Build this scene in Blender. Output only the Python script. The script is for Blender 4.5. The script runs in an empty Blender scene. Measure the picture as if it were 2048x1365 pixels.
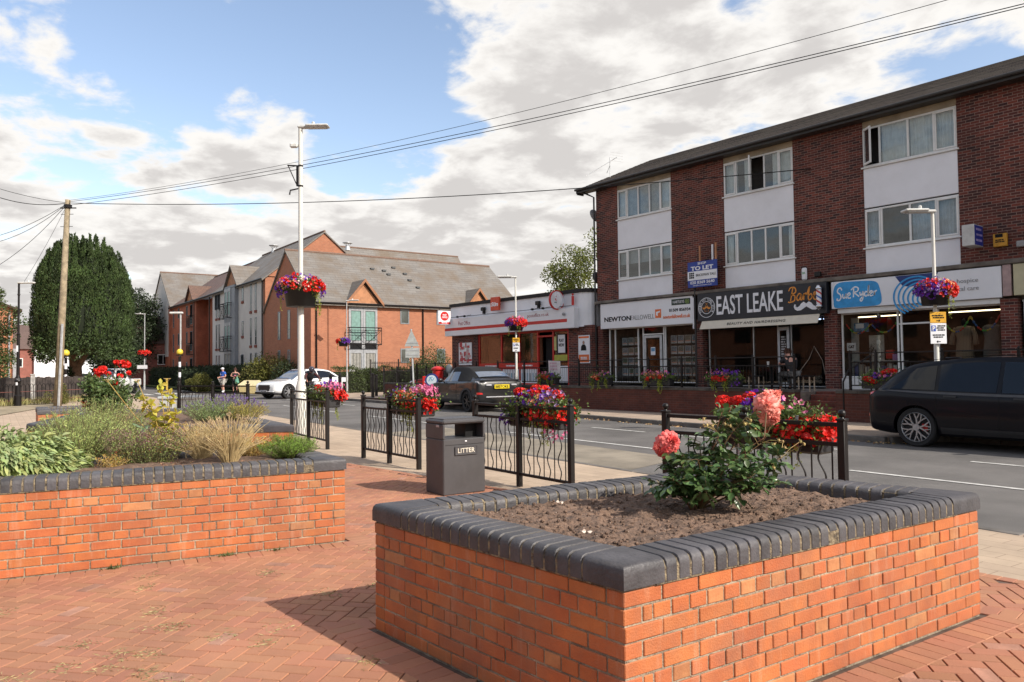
import bpy,bmesh,math,random
import numpy as np
from mathutils import Vector,Matrix
R=math.radians
rng=np.random.default_rng(7)
random.seed(7)
S=bpy.context.scene
COL=S.collection
# ------------------------------------------------------------ camera, sky, sun, exposure
FPX,W0=1520.0,2048.0
YAW=R(39.3)
PITCH=math.atan(52/1520.0)
ROLL=0.0115
fh=Vector((-math.cos(YAW),math.sin(YAW),0));r0=Vector((math.sin(YAW),math.cos(YAW),0))
fw=fh*math.cos(PITCH)+Vector((0,0,math.sin(PITCH)))
u0=r0.cross(fw)
rv=r0*math.cos(ROLL)-u0*math.sin(ROLL)
uv=u0*math.cos(ROLL)+r0*math.sin(ROLL)
cam=bpy.data.cameras.new('camera');camo=bpy.data.objects.new('camera',cam);COL.objects.link(camo)
camo.matrix_world=Matrix(((rv.x,uv.x,-fw.x,0),(rv.y,uv.y,-fw.y,0),(rv.z,uv.z,-fw.z,1.6),(0,0,0,1)))
cam.sensor_width=36;cam.lens=FPX/W0*36;cam.clip_end=3000;cam.clip_start=0.05
S.camera=camo
SUN_EL,SUN_DIR=R(36),Vector((0.955,0.297,0)).normalized()
world=bpy.data.worlds.new('World');S.world=world;world.use_nodes=True
nt=world.node_tree;N=nt.nodes;Lk=nt.links;N.clear()
def wn(t,**k):
 n=N.new(t)
 for a,b in k.items():setattr(n,a,b)
 return n
def wmath(op,a,b=None,c=None):
 n=wn('ShaderNodeMath',operation=op)
 for i,v in enumerate((a,b,c)):
  if v is None:continue
  if isinstance(v,(int,float)):n.inputs[i].default_value=v
  else:Lk.new(v,n.inputs[i])
 return n.outputs[0]
sky=wn('ShaderNodeTexSky',sky_type='NISHITA',sun_disc=False)
sky.sun_elevation=SUN_EL
sky.sun_rotation=math.atan2(SUN_DIR.x,SUN_DIR.y)
sky.air_density=1.0;sky.dust_density=1.2;sky.ozone_density=1.4
tc=wn('ShaderNodeTexCoord');sep=wn('ShaderNodeSeparateXYZ');Lk.new(tc.outputs['Generated'],sep.inputs[0])
zc=wmath('MAXIMUM',sep.outputs[2],0.0)
den=wmath('ADD',zc,0.16)
cu=wmath('DIVIDE',sep.outputs[0],den);cv=wmath('DIVIDE',sep.outputs[1],den)
cmb=wn('ShaderNodeCombineXYZ');Lk.new(cu,cmb.inputs[0]);Lk.new(cv,cmb.inputs[1])
def cloud_noise(scale,det,off,rough=0.55,src=None):
 m=wn('ShaderNodeMapping');m.inputs['Location'].default_value=off;Lk.new((src or cmb).outputs[0],m.inputs[0])
 n=wn('ShaderNodeTexNoise');n.inputs['Scale'].default_value=scale;n.inputs['Detail'].default_value=det
 n.inputs['Roughness'].default_value=rough;n.inputs['Distortion'].default_value=0.25
 Lk.new(m.outputs[0],n.inputs['Vector']);return n.outputs['Fac']
def wdir(px,py):
 d=fw+rv*((px-1024)/FPX)-uv*((py-682.5)/FPX);return d.normalized()
def lobe(px,py,deg,amt):
 d=wdir(px,py);dp=wn('ShaderNodeVectorMath',operation='DOT_PRODUCT')
 Lk.new(nrm.outputs[0],dp.inputs[0]);dp.inputs[1].default_value=d
 mr=wn('ShaderNodeMapRange',interpolation_type='SMOOTHSTEP');mr.inputs['From Min'].default_value=math.cos(R(deg));mr.inputs['From Max'].default_value=1
 mr.inputs['To Min'].default_value=0;mr.inputs['To Max'].default_value=amt
 Lk.new(dp.outputs['Value'],mr.inputs['Value']);return mr.outputs[0]
nrm=wn('ShaderNodeVectorMath',operation='NORMALIZE');Lk.new(tc.outputs['Generated'],nrm.inputs[0])
n1=cloud_noise(2.9,10,(3.1,1.7,0.0),0.56)
n2=cloud_noise(6.5,7,(7.4,2.2,0.3),0.6)
cov=wmath('ADD',wmath('MULTIPLY',n1,0.72),wmath('MULTIPLY',n2,0.28))
bias=0.052
for L in[(1200,90,12,0.16),(1650,60,14,0.06),(1080,380,12,0.10),(1000,480,12,.08),(150,450,13,0.12),(430,430,8,0.12),(500,270,5.5,0.22),(150,180,5,0.08),(30,60,5,.06),(80,90,9,-.03),(510,30,4,.13),(1500,260,12,0.04),(760,430,9,0.16),(300,290,4,.08),(330,110,12,-0.13),(680,150,11,-0.17),(760,300,7,-0.13),(1850,150,7,-0.07),(330,230,6,-0.07),(1250,250,6,-.05),(250,330,8,-.05)]:
 bias=wmath('ADD',lobe(*L),bias)
cov=wmath('ADD',wmath('MULTIPLY_ADD',cov,1.35,-0.175),bias)
hz=wn('ShaderNodeMapRange');hz.inputs['From Min'].default_value=0.0;hz.inputs['From Max'].default_value=0.25
hz.inputs['To Min'].default_value=0.07;hz.inputs['To Max'].default_value=0.0;Lk.new(zc,hz.inputs['Value'])
cov=wmath('ADD',cov,hz.outputs[0])
cm=wn('ShaderNodeMapRange',interpolation_type='SMOOTHSTEP');cm.inputs['From Min'].default_value=0.50;cm.inputs['From Max'].default_value=0.64;Lk.new(cov,cm.inputs['Value'])
# the thicker the cloud, the greyer its underside
sh=wn('ShaderNodeMapRange',interpolation_type='SMOOTHSTEP');sh.inputs['From Min'].default_value=0.62;sh.inputs['From Max'].default_value=0.82;Lk.new(wmath('ADD',cov,wmath('MULTIPLY',wmath('SUBTRACT',cloud_noise(2.2,7,(1.5,9.2,.1)),0.5),0.30)),sh.inputs['Value'])
ccol=wn('ShaderNodeMix',data_type='RGBA');Lk.new(sh.outputs[0],ccol.inputs['Factor'])
ccol.inputs['A'].default_value=(10.6,10.3,9.9,1);ccol.inputs['B'].default_value=(7.3,7.0,6.8,1)
skt=wn('ShaderNodeMix',data_type='RGBA',blend_type='MULTIPLY');skt.inputs['Factor'].default_value=1;Lk.new(sky.outputs[0],skt.inputs['A']);skt.inputs['B'].default_value=(2.85,2.55,2.36,1)
mx=wn('ShaderNodeMix',data_type='RGBA');Lk.new(cm.outputs[0],mx.inputs['Factor']);Lk.new(skt.outputs['Result'],mx.inputs['A']);Lk.new(ccol.outputs['Result'],mx.inputs['B'])
# sky behind the viewer dimmed to weaken fill on shaded faces and reflections
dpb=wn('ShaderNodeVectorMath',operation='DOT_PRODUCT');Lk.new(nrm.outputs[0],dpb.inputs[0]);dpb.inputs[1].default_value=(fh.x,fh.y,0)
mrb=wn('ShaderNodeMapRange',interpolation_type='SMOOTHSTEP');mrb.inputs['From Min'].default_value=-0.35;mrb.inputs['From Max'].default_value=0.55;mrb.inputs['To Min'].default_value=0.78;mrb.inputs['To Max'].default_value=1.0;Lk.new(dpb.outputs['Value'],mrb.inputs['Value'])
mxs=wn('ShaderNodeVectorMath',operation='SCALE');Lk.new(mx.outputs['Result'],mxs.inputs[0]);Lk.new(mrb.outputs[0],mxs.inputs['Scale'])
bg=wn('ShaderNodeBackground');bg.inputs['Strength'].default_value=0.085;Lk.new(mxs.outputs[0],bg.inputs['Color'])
wo=wn('ShaderNodeOutputWorld');Lk.new(bg.outputs[0],wo.inputs[0])
sl=bpy.data.lights.new('sun','SUN');sl.energy=4.9;sl.angle=R(0.53);sl.color=(1.0,0.93,0.82)
so=bpy.data.objects.new('sun',sl);COL.objects.link(so)
sv=SUN_DIR*math.cos(SUN_EL)+Vector((0,0,math.sin(SUN_EL)))
so.rotation_euler=(-sv).to_track_quat('-Z','Y').to_euler();so.location=(20,5,30)
S.view_settings.view_transform='Standard';S.view_settings.look='None';S.view_settings.exposure=0.16;S.view_settings.gamma=1
S.cycles.max_bounces=6;S.cycles.diffuse_bounces=3;S.cycles.glossy_bounces=3;S.cycles.transmission_bounces=4;S.cycles.transparent_max_bounces=12
S.cycles.caustics_reflective=False;S.cycles.caustics_refractive=False
# ------------------------------------------------------------ helpers: materials
def mat_new(name):
 m=bpy.data.materials.new(name);m.use_nodes=True;t=m.node_tree;t.nodes.clear()
 o=t.nodes.new('ShaderNodeOutputMaterial');p=t.nodes.new('ShaderNodeBsdfPrincipled');t.links.new(p.outputs[0],o.inputs[0])
 return m,t,p,o
def node(t,ty,ins=None,**k):
 n=t.nodes.new(ty)
 for a,b in k.items():setattr(n,a,b)
 for a,b in(ins or{}).items():
  if isinstance(b,(int,float,tuple,list)):n.inputs[a].default_value=b
  else:t.links.new(b,n.inputs[a])
 return n
def c4(c):return(c[0],c[1],c[2],1)
def PM(name,col,rough=0.6,metal=0.0,var=0.12,scale=6.0,bump=0.0,bscale=60.0,col2=None,coat=0.0,spec=0.5,rnd=0.0,dirt=0.0,transl=0.0,hue=0.0,streak=0.0):
 """plain surface: base colour with noise variation, optional per-face variation ('rnd'), bump, coat"""
 m,t,p,o=mat_new(name)
 tcn=node(t,'ShaderNodeTexCoord')
 nz=node(t,'ShaderNodeTexNoise',{'Vector':tcn.outputs['Object'],'Scale':scale,'Detail':5.0,'Roughness':0.6})
 c2=col2 or tuple(max(0,x*(1-1.6*var))for x in col)
 c1=col if col2 else tuple(min(1,x*(1+var))for x in col)
 mr=node(t,'ShaderNodeMapRange',{'Value':nz.outputs['Fac'],'From Min':0.33,'From Max':0.67})
 mxn=node(t,'ShaderNodeMix',{'Factor':mr.outputs[0],'A':c4(c1),'B':c4(c2)},data_type='RGBA')
 out=mxn.outputs['Result']
 if rnd or hue:
  at=node(t,'ShaderNodeAttribute',attribute_name='rnd')
  v=node(t,'ShaderNodeMapRange',{'Value':at.outputs['Fac'],'To Min':1-rnd,'To Max':1+rnd})
  hs=node(t,'ShaderNodeHueSaturation',{'Color':out,'Value':v.outputs[0]})
  if hue:
   fr=node(t,'ShaderNodeMath',{0:at.outputs['Fac'],1:7.13},operation='MULTIPLY');fr2=node(t,'ShaderNodeMath',{0:fr.outputs[0]},operation='FRACT')
   hm=node(t,'ShaderNodeMapRange',{'Value':fr2.outputs[0],'To Min':0.5-hue,'To Max':0.5+hue});t.links.new(hm.outputs[0],hs.inputs['Hue'])
  out=hs.outputs[0]
 if dirt:
  nd=node(t,'ShaderNodeTexNoise',{'Vector':tcn.outputs['Object'],'Scale':1.3,'Detail':6.0,'Roughness':0.7})
  md=node(t,'ShaderNodeMapRange',{'Value':nd.outputs['Fac'],'From Min':0.45,'From Max':0.75,'To Min':0.0,'To Max':dirt})
  dm=node(t,'ShaderNodeMix',{'Factor':md.outputs[0],'A':out,'B':(0.16,0.14,0.11,1)},data_type='RGBA');out=dm.outputs['Result']
 if streak:
  mp=node(t,'ShaderNodeMapping',{'Vector':tcn.outputs['Object']});mp.inputs['Scale'].default_value=(7,7,.9);ns=node(t,'ShaderNodeTexNoise',{'Vector':mp.outputs[0],'Scale':1.6,'Detail':5.0,'Roughness':.7});ms_=node(t,'ShaderNodeMapRange',{'Value':ns.outputs['Fac'],'From Min':0.56,'From Max':0.72,'To Min':0.0,'To Max':streak})
  sm_=node(t,'ShaderNodeMix',{'Factor':ms_.outputs[0],'A':out,'B':(0.58,0.40,0.28,1)},data_type='RGBA');out=sm_.outputs['Result']
 t.links.new(out,p.inputs['Base Color'])
 p.inputs['Roughness'].default_value=rough;p.inputs['Metallic'].default_value=metal
 p.inputs['Specular IOR Level'].default_value=spec
 if coat:p.inputs['Coat Weight'].default_value=coat;p.inputs['Coat Roughness'].default_value=0.05
 if bump:
  nb=node(t,'ShaderNodeTexNoise',{'Vector':tcn.outputs['Object'],'Scale':bscale,'Detail':4.0})
  b=node(t,'ShaderNodeBump',{'Height':nb.outputs['Fac'],'Strength':bump,'Distance':0.02});t.links.new(b.outputs[0],p.inputs['Normal'])
 if transl:
  tr=node(t,'ShaderNodeBsdfTranslucent');t.links.new(out,tr.inputs['Color'])
  ms=node(t,'ShaderNodeMixShader',{0:transl});t.links.new(p.outputs[0],ms.inputs[1]);t.links.new(tr.outputs[0],ms.inputs[2]);t.links.new(ms.outputs[0],o.inputs[0])
 return m
def emis(name,col,st):
 m,t,p,o=mat_new(name);p.inputs['Base Color'].default_value=c4(col);p.inputs['Emission Color'].default_value=c4(col);p.inputs['Emission Strength'].default_value=st
 return m
def glassmat(name,tint=(0.75,0.8,0.8),refl=1.0,rough=0.02):
 """thin pane: transparent with a fresnel reflection"""
 m,t,p,o=mat_new(name);t.nodes.remove(p)
 gm=node(t,'ShaderNodeNewGeometry');dt=node(t,'ShaderNodeVectorMath',{0:gm.outputs['Normal'],1:gm.outputs['Incoming']},operation='DOT_PRODUCT');ab=node(t,'ShaderNodeMath',{0:dt.outputs['Value']},operation='ABSOLUTE')
 iv=node(t,'ShaderNodeMath',{0:1.0,1:ab.outputs[0]},operation='SUBTRACT');pw=node(t,'ShaderNodeMath',{0:iv.outputs[0],1:4.0},operation='POWER');fr=node(t,'ShaderNodeMath',{0:pw.outputs[0],1:0.9,2:0.035},operation='MULTIPLY_ADD')
 mu=node(t,'ShaderNodeMath',{0:fr.outputs[0],1:refl},operation='MULTIPLY',use_clamp=True)
 tr=node(t,'ShaderNodeBsdfTransparent',{'Color':c4(tint)});gl=node(t,'ShaderNodeBsdfGlossy',{'Color':(1,1,1,1),'Roughness':rough})
 ms=node(t,'ShaderNodeMixShader',{0:mu.outputs[0]});t.links.new(tr.outputs[0],ms.inputs[1]);t.links.new(gl.outputs[0],ms.inputs[2]);t.links.new(ms.outputs[0],o.inputs[0])
 return m
def wallcoords(t):
 """brick coordinates on upright walls of any heading: (along the wall, height)"""
 tcn=node(t,'ShaderNodeTexCoord');sp=node(t,'ShaderNodeSeparateXYZ',{0:tcn.outputs['Object']});sn=node(t,'ShaderNodeSeparateXYZ',{0:tcn.outputs['Normal']})
 ab=node(t,'ShaderNodeMath',{0:sn.outputs[0]},operation='ABSOLUTE');gt=node(t,'ShaderNodeMath',{0:ab.outputs[0],1:0.7},operation='GREATER_THAN')
 u=node(t,'ShaderNodeMix',{'Factor':gt.outputs[0],'A':sp.outputs[0],'B':sp.outputs[1]})
 cb=node(t,'ShaderNodeCombineXYZ',{0:u.outputs[0],1:sp.outputs[2]});return tcn,cb
def BRICK(name,c1,c2,mortar,bw=0.225,bh=0.075,mw=0.010,spread=0.0,bump=0.4,rough=0.85,c3=None,dirt=0.25):
 m,t,p,o=mat_new(name);tcn,cb=wallcoords(t)
 br=node(t,'ShaderNodeTexBrick',{'Vector':cb.outputs[0],'Color1':c4(c1),'Color2':c4(c2),'Mortar':c4(mortar),'Scale':1.0,'Mortar Size':mw*0.5,'Mortar Smooth':0.1,'Bias':spread,'Brick Width':bw,'Row Height':bh})
 nz=node(t,'ShaderNodeTexNoise',{'Vector':tcn.outputs['Object'],'Scale':0.8,'Detail':6.0,'Roughness':0.65})
 mr=node(t,'ShaderNodeMapRange',{'Value':nz.outputs['Fac'],'From Min':0.3,'From Max':0.7,'To Min':1-dirt,'To Max':1+dirt})
 hs=node(t,'ShaderNodeHueSaturation',{'Color':br.outputs['Color'],'Value':mr.outputs[0]})
 out=hs.outputs[0]
 if c3:
  n3=node(t,'ShaderNodeTexNoise',{'Vector':cb.outputs[0],'Scale':5.0,'Detail':1.0})
  r3=node(t,'ShaderNodeMapRange',{'Value':n3.outputs['Fac'],'From Min':0.52,'From Max':0.60});mf=node(t,'ShaderNodeMath',{0:br.outputs['Fac'],1:1.0},operation='SUBTRACT');
  inv=node(t,'ShaderNodeMath',{0:1.0,1:br.outputs['Fac']},operation='SUBTRACT');f=node(t,'ShaderNodeMath',{0:r3.outputs[0],1:inv.outputs[0]},operation='MULTIPLY')
  mm=node(t,'ShaderNodeMix',{'Factor':f.outputs[0],'A':out,'B':c4(c3)},data_type='RGBA');out=mm.outputs['Result']
 t.links.new(out,p.inputs['Base Color']);p.inputs['Roughness'].default_value=rough
 hi=node(t,'ShaderNodeMath',{0:1.0,1:br.outputs['Fac']},operation='SUBTRACT')
 b=node(t,'ShaderNodeBump',{'Height':hi.outputs[0],'Strength':bump,'Distance':0.008});t.links.new(b.outputs[0],p.inputs['Normal'])
 return m
def SLATE(name,c1,c2,joint,bw=0.3,rowh=0.2,dirt=0.3,dcol=None):
 """roof courses, rows across the slope: uses (along the ridge, distance) from UVs"""
 m,t,p,o=mat_new(name);tcn=node(t,'ShaderNodeTexCoord')
 br=node(t,'ShaderNodeTexBrick',{'Vector':tcn.outputs['UV'],'Color1':c4(c1),'Color2':c4(c2),'Mortar':c4(joint),'Scale':1.0,'Mortar Size':0.012,'Mortar Smooth':0.3,'Brick Width':bw,'Row Height':rowh})
 nz=node(t,'ShaderNodeTexNoise',{'Vector':tcn.outputs['UV'],'Scale':0.55,'Detail':6.0,'Roughness':0.62},)
 mr=node(t,'ShaderNodeMapRange',{'Value':nz.outputs['Fac'],'From Min':0.42,'From Max':0.66,'To Min':0,'To Max':dirt})
 mm=node(t,'ShaderNodeMix',{'Factor':mr.outputs[0],'A':br.outputs['Color'],'B':c4(dcol or(0.14,0.11,0.08))},data_type='RGBA')
 t.links.new(mm.outputs['Result'],p.inputs['Base Color']);p.inputs['Roughness'].default_value=0.75
 sp=node(t,'ShaderNodeSeparateXYZ',{0:tcn.outputs['UV']});fr=node(t,'ShaderNodeMath',{0:sp.outputs[1],1:rowh},operation='DIVIDE');f2=node(t,'ShaderNodeMath',{0:fr.outputs[0]},operation='FRACT')
 b=node(t,'ShaderNodeBump',{'Height':f2.outputs[0],'Strength':0.9,'Distance':-0.03});t.links.new(b.outputs[0],p.inputs['Normal'])
 return m
 # ------------------------------------------------------------ helpers: meshes
class MB:
 def __init__(s):s.v=[];s.f=[];s.m=[];s.r=[];s.uv=None;s.n=0
 def add(s,vs,fs,mi=0,rnd=None):
  b=s.n;s.v.extend(vs);s.n+=len(vs)
  for f in fs:s.f.append(tuple(i+b for i in f));s.m.append(mi);s.r.append(random.random()if rnd is None else rnd)
 def add_np(s,V,F,mi=0,rn=None):
  b=s.n;s.v.extend(map(tuple,V));s.n+=len(V);s.f.extend(map(tuple,(F+b).tolist()));s.m.extend([mi]*len(F));s.r.extend((rn if rn is not None else rng.random(len(F))).tolist())
 def box(s,x0,x1,y0,y1,z0,z1,mi=0,M=None,rnd=None):
  vs=[(x,y,z)for x in(x0,x1)for y in(y0,y1)for z in(z0,z1)]
  if M is not None:vs=[tuple(M@Vector(v))for v in vs]
  s.add(vs,[(0,1,3,2),(4,6,7,5),(0,4,5,1),(2,3,7,6),(0,2,6,4),(1,5,7,3)],mi,random.random()if rnd is None else rnd)
 def bbox(s,x0,x1,y0,y1,z0,z1,bev=0.01,mi=0,M=None,rnd=None):
  """box with chamfered edges"""
  b=min(bev,(x1-x0)*.45,(y1-y0)*.45,(z1-z0)*.45);X=(x0,x0+b,x1-b,x1);Y=(y0,y0+b,y1-b,y1);Z=(z0,z0+b,z1-b,z1)
  bm=bmesh.new();vs=[]
  for sx in(0,1):
   for sy in(0,1):
    for sz in(0,1):
     ox,ix=(X[0],X[1])if sx==0 else(X[3],X[2]);oy,iy=(Y[0],Y[1])if sy==0 else(Y[3],Y[2]);oz,iz=(Z[0],Z[1])if sz==0 else(Z[3],Z[2])
     vs+=[bm.verts.new((ox,iy,iz)),bm.verts.new((ix,oy,iz)),bm.verts.new((ix,iy,oz))]
  r=bmesh.ops.convex_hull(bm,input=vs);bmesh.ops.dissolve_limit(bm,angle_limit=0.01,verts=bm.verts,edges=bm.edges)
  bm.normal_update();bm.verts.index_update()
  pv=[tuple((M@v.co)if M is not None else v.co)for v in bm.verts];pf=[tuple(v.index for v in f.verts)for f in bm.faces];bm.free()
  s.add(pv,pf,mi,random.random()if rnd is None else rnd)
 def prism(s,poly,z0,z1,mi=0,M=None,rnd=None):
  n=len(poly);vs=[(p[0],p[1],z0)for p in poly]+[(p[0],p[1],z1)for p in poly]
  if M is not None:vs=[tuple(M@Vector(v))for v in vs]
  s.add(vs,[tuple(range(n))[::-1],tuple(range(n,2*n))]+[(i,(i+1)%n,n+(i+1)%n,n+i)for i in range(n)],mi,rnd)
 def tube(s,path,r,n=8,mi=0,cap=True,rnd=None):
  P=[Vector(p)for p in path];rs=r if isinstance(r,(list,tuple))else[r]*len(P);vs=[];fs=[];prev=None
  for i,p in enumerate(P):
   d=(P[min(i+1,len(P)-1)]-P[max(i-1,0)]).normalized()
   if prev is None:a=d.orthogonal().normalized()
   else:a=(prev-d*prev.dot(d));a=a.normalized()if a.length>1e-6 else d.orthogonal().normalized()
   prev=a;b=d.cross(a)
   for k in range(n):t=2*math.pi*(k+.5)/n;vs.append(tuple(p+(a*math.cos(t)+b*math.sin(t))*rs[i]))
  for i in range(len(P)-1):
   for k in range(n):fs.append((i*n+k,i*n+(k+1)%n,(i+1)*n+(k+1)%n,(i+1)*n+k))
  if cap:fs.append(tuple(range(n))[::-1]);fs.append(tuple(range((len(P)-1)*n,len(P)*n)))
  s.add(vs,fs,mi,rnd)
 def lathe(s,prof,n=16,o=(0,0,0),mi=0,M=None,rnd=None,closed=False):
  vs=[];fs=[]
  for r,z in prof:
   for k in range(n):t=2*math.pi*k/n;vs.append((o[0]+r*math.cos(t),o[1]+r*math.sin(t),o[2]+z))
  if M is not None:vs=[tuple(M@Vector(v))for v in vs]
  m=len(prof)
  for i in range(m if closed else m-1):
   for k in range(n):j=(i+1)%m;fs.append((i*n+k,i*n+(k+1)%n,j*n+(k+1)%n,j*n+k))
  if not closed:fs.append(tuple(range(n))[::-1]);fs.append(tuple(range((m-1)*n,m*n)))
  s.add(vs,fs,mi,rnd)
 def ball(s,c,r,n=12,mi=0,sq=(1,1,1),rnd=None):
  m=max(4,n//2);prof=[]
  vs=[];fs=[]
  for i in range(1,m):
   a=math.pi*i/m
   for k in range(n):t=2*math.pi*k/n;vs.append((c[0]+r*sq[0]*math.sin(a)*math.cos(t),c[1]+r*sq[1]*math.sin(a)*math.sin(t),c[2]+r*sq[2]*math.cos(a)))
  vs+=[(c[0],c[1],c[2]+r*sq[2]),(c[0],c[1],c[2]-r*sq[2])];T=len(vs)-2
  for i in range(m-2):
   for k in range(n):fs.append((i*n+k,(i+1)*n+k,(i+1)*n+(k+1)%n,i*n+(k+1)%n))
  for k in range(n):fs.append((T,k,(k+1)%n));fs.append((T+1,(m-2)*n+(k+1)%n,(m-2)*n+k))
  s.add(vs,fs,mi,rnd)
 def quad(s,a,b,c,d,mi=0,rnd=None):s.add([tuple(a),tuple(b),tuple(c),tuple(d)],[(0,1,2,3)],mi,rnd)
 def build(s,name,mats,parent=None,smooth=False,loc=None,fix=False):
  me=bpy.data.meshes.new(name);me.from_pydata(s.v,[],s.f);me.update()
  if not isinstance(mats,(list,tuple)):mats=[mats]
  for m in mats:me.materials.append(m)
  if len(mats)>1:me.polygons.foreach_set('material_index',s.m)
  a=me.attributes.new('rnd','FLOAT','FACE');a.data.foreach_set('value',s.r)
  if smooth:me.polygons.foreach_set('use_smooth',[True]*len(me.polygons))
  if fix:
   bm=bmesh.new();bm.from_mesh(me);bmesh.ops.recalc_face_normals(bm,faces=bm.faces);bm.to_mesh(me);bm.free()
  if s.uv is not None:
   l=me.uv_layers.new(name='UVMap');l.data.foreach_set('uv',[c for f in s.uv for u in f for c in u])
  o=bpy.data.objects.new(name,me);COL.objects.link(o)
  if parent is not None:o.parent=parent
  if loc is not None:o.location=loc
  return o
def smooth_by_angle(o,deg=35):
 me=o.data;me.polygons.foreach_set('use_smooth',[True]*len(me.polygons));bm=bmesh.new();bm.from_mesh(me)
 for e in bm.edges:
  e.smooth=(len(e.link_faces)==2 and e.calc_face_angle(0)<R(deg))
 bm.to_mesh(me);bm.free();return o
def tag(o,label=None,cat=None,group=None,kind=None):
 for k,v in(('label',label),('category',cat),('group',group),('kind',kind)):
  if v:o[k]=v
 return o
def thing(name,label,cat,loc=(0,0,0),rz=0.0,group=None):
 o=bpy.data.objects.new(name,None);COL.objects.link(o);o.location=loc;o.rotation_euler=(0,0,rz);o.empty_display_size=0.2
 return tag(o,label,cat,group)
def struct(o):o['kind']='structure';return o
def dup(root,loc=None,rz=None,label=None):
 def cp(o,par):
  c=o.copy();COL.objects.link(c)
  if par is not None:c.parent=par
  for ch in list(kids.get(o.name,[])):cp(ch,c)
  return c
 kids={}
 for o in bpy.data.objects:
  if o.parent:kids.setdefault(o.parent.name,[]).append(o)
 r=cp(root,None)
 if loc is not None:r.location=loc
 if rz is not None:r.rotation_euler=(0,0,rz)
 if label:r['label']=label
 return r
def frameM(o,x,y,z=None):
 """matrix whose columns are local axes x, y (and z) at origin o"""
 x=Vector(x).normalized();y=Vector(y).normalized();z=Vector(z).normalized()if z is not None else x.cross(y)
 return Matrix(((x.x,y.x,z.x,o[0]),(x.y,y.y,z.y,o[1]),(x.z,y.z,z.z,o[2]),(0,0,0,1)))
def lettering(body,c,w,h,mat,parent,right=(1,0,0),up=(0,0,1),shear=0.0,off=0.0,ext=0.003,name='lettering',spacing=1.0):
 """real text as a thin raised mesh fitted into a w x h box centred on c"""
 cu=bpy.data.curves.new(name,'FONT');cu.body=body;cu.size=1;cu.shear=shear;cu.offset=off;cu.extrude=0.01;cu.resolution_u=3;cu.space_character=spacing
 cu.align_x='CENTER'
 ob=bpy.data.objects.new(name,cu);COL.objects.link(ob);bpy.context.view_layer.update()
 me=bpy.data.meshes.new_from_object(ob.evaluated_get(bpy.context.evaluated_depsgraph_get()));bpy.data.objects.remove(ob);bpy.data.curves.remove(cu)
 n=len(me.vertices);co=np.empty(n*3,'f');me.vertices.foreach_get('co',co);co=co.reshape(-1,3)
 lo,hi=co.min(0),co.max(0);q=(co-(lo+hi)/2)/np.maximum(hi-lo,1e-6)
 X,U=np.array(Vector(right).normalized()),np.array(Vector(up).normalized());Z=np.cross(X,U)
 P=np.array(c)+q[:,:1]*w*X+q[:,1:2]*h*U+q[:,2:3]*2*ext*Z
 me.vertices.foreach_set('co',P.astype('f').ravel());me.update();me.materials.clear();me.materials.append(mat);me.name=name
 o=bpy.data.objects.new(name,me);COL.objects.link(o);o.parent=parent;return o
def strokes(paths,c,w,h,mat,parent,width=0.03,right=(1,0,0),up=(0,0,1),ext=0.003,name='lettering',box=None):
 """hand-drawn lettering: each path a list of (x, y), smoothed and given a width"""
 allp=[p for q in paths for p in q]
 if box:x0,y0,x1,y1=box
 else:x0=min(p[0]for p in allp);x1=max(p[0]for p in allp);y0=min(p[1]for p in allp);y1=max(p[1]for p in allp)
 X,U=Vector(right).normalized(),Vector(up).normalized();Z=X.cross(U);C=Vector(c);mb=MB()
 for q in paths:
  pts=catmull([Vector(((p[0]-(x0+x1)/2)/(x1-x0)*w,(p[1]-(y0+y1)/2)/(y1-y0)*h,0))for p in q],5)if len(q)>2 else[Vector(((p[0]-(x0+x1)/2)/(x1-x0)*w,(p[1]-(y0+y1)/2)/(y1-y0)*h,0))for p in q]
  mb.tube([C+X*p.x+U*p.y for p in pts],width/2,8)
 o=mb.build(name,mat,parent)
 # flatten the strokes against the board
 me=o.data
 for v in me.vertices:
  d=(v.co-C).dot(Z);v.co=v.co-Z*d+Z*max(-ext,min(ext,d))
 return o
def printlines(c,w,hs,mat,parent,right=(1,0,0),up=(0,0,1),gap=.6):
 """print too small to read in the photograph: rows of broken word-length strokes"""
 X,U=Vector(right).normalized(),Vector(up).normalized();C=Vector(c);mb=MB();tot=sum(h*(1+gap)for h in hs);z=tot/2;rr_=random.Random(int(abs(c[0]*97+c[2]*31)))
 for h in hs:
  x=-w/2+rr_.uniform(0,.12)*w;end=w/2-rr_.uniform(0,.2)*w
  while x<end:
   l=min(end-x,rr_.uniform(.8,3.2)*h)
   if l>.2*h:a,b=C+X*x+U*(z-h),C+X*(x+l)+U*z;mb.add([tuple(C+X*x+U*(z-h)),tuple(C+X*(x+l)+U*(z-h)),tuple(C+X*(x+l)+U*z),tuple(C+X*x+U*z)],[(0,1,2,3)])
   x+=l+.35*h
  z-=h*(1+gap)
 return mb.build('small_print',mat,parent)
def catmull(P,k=6):
 out=[]
 for i in range(len(P)-1):
  a,b,c,d=P[max(i-1,0)],P[i],P[i+1],P[min(i+2,len(P)-1)]
  for j in range(k):
   t=j/k;out.append(0.5*((2*b)+(c-a)*t+(2*a-5*b+4*c-d)*t*t+(3*b-a-3*c+d)*t**3))
 out.append(P[-1]);return out
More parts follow.
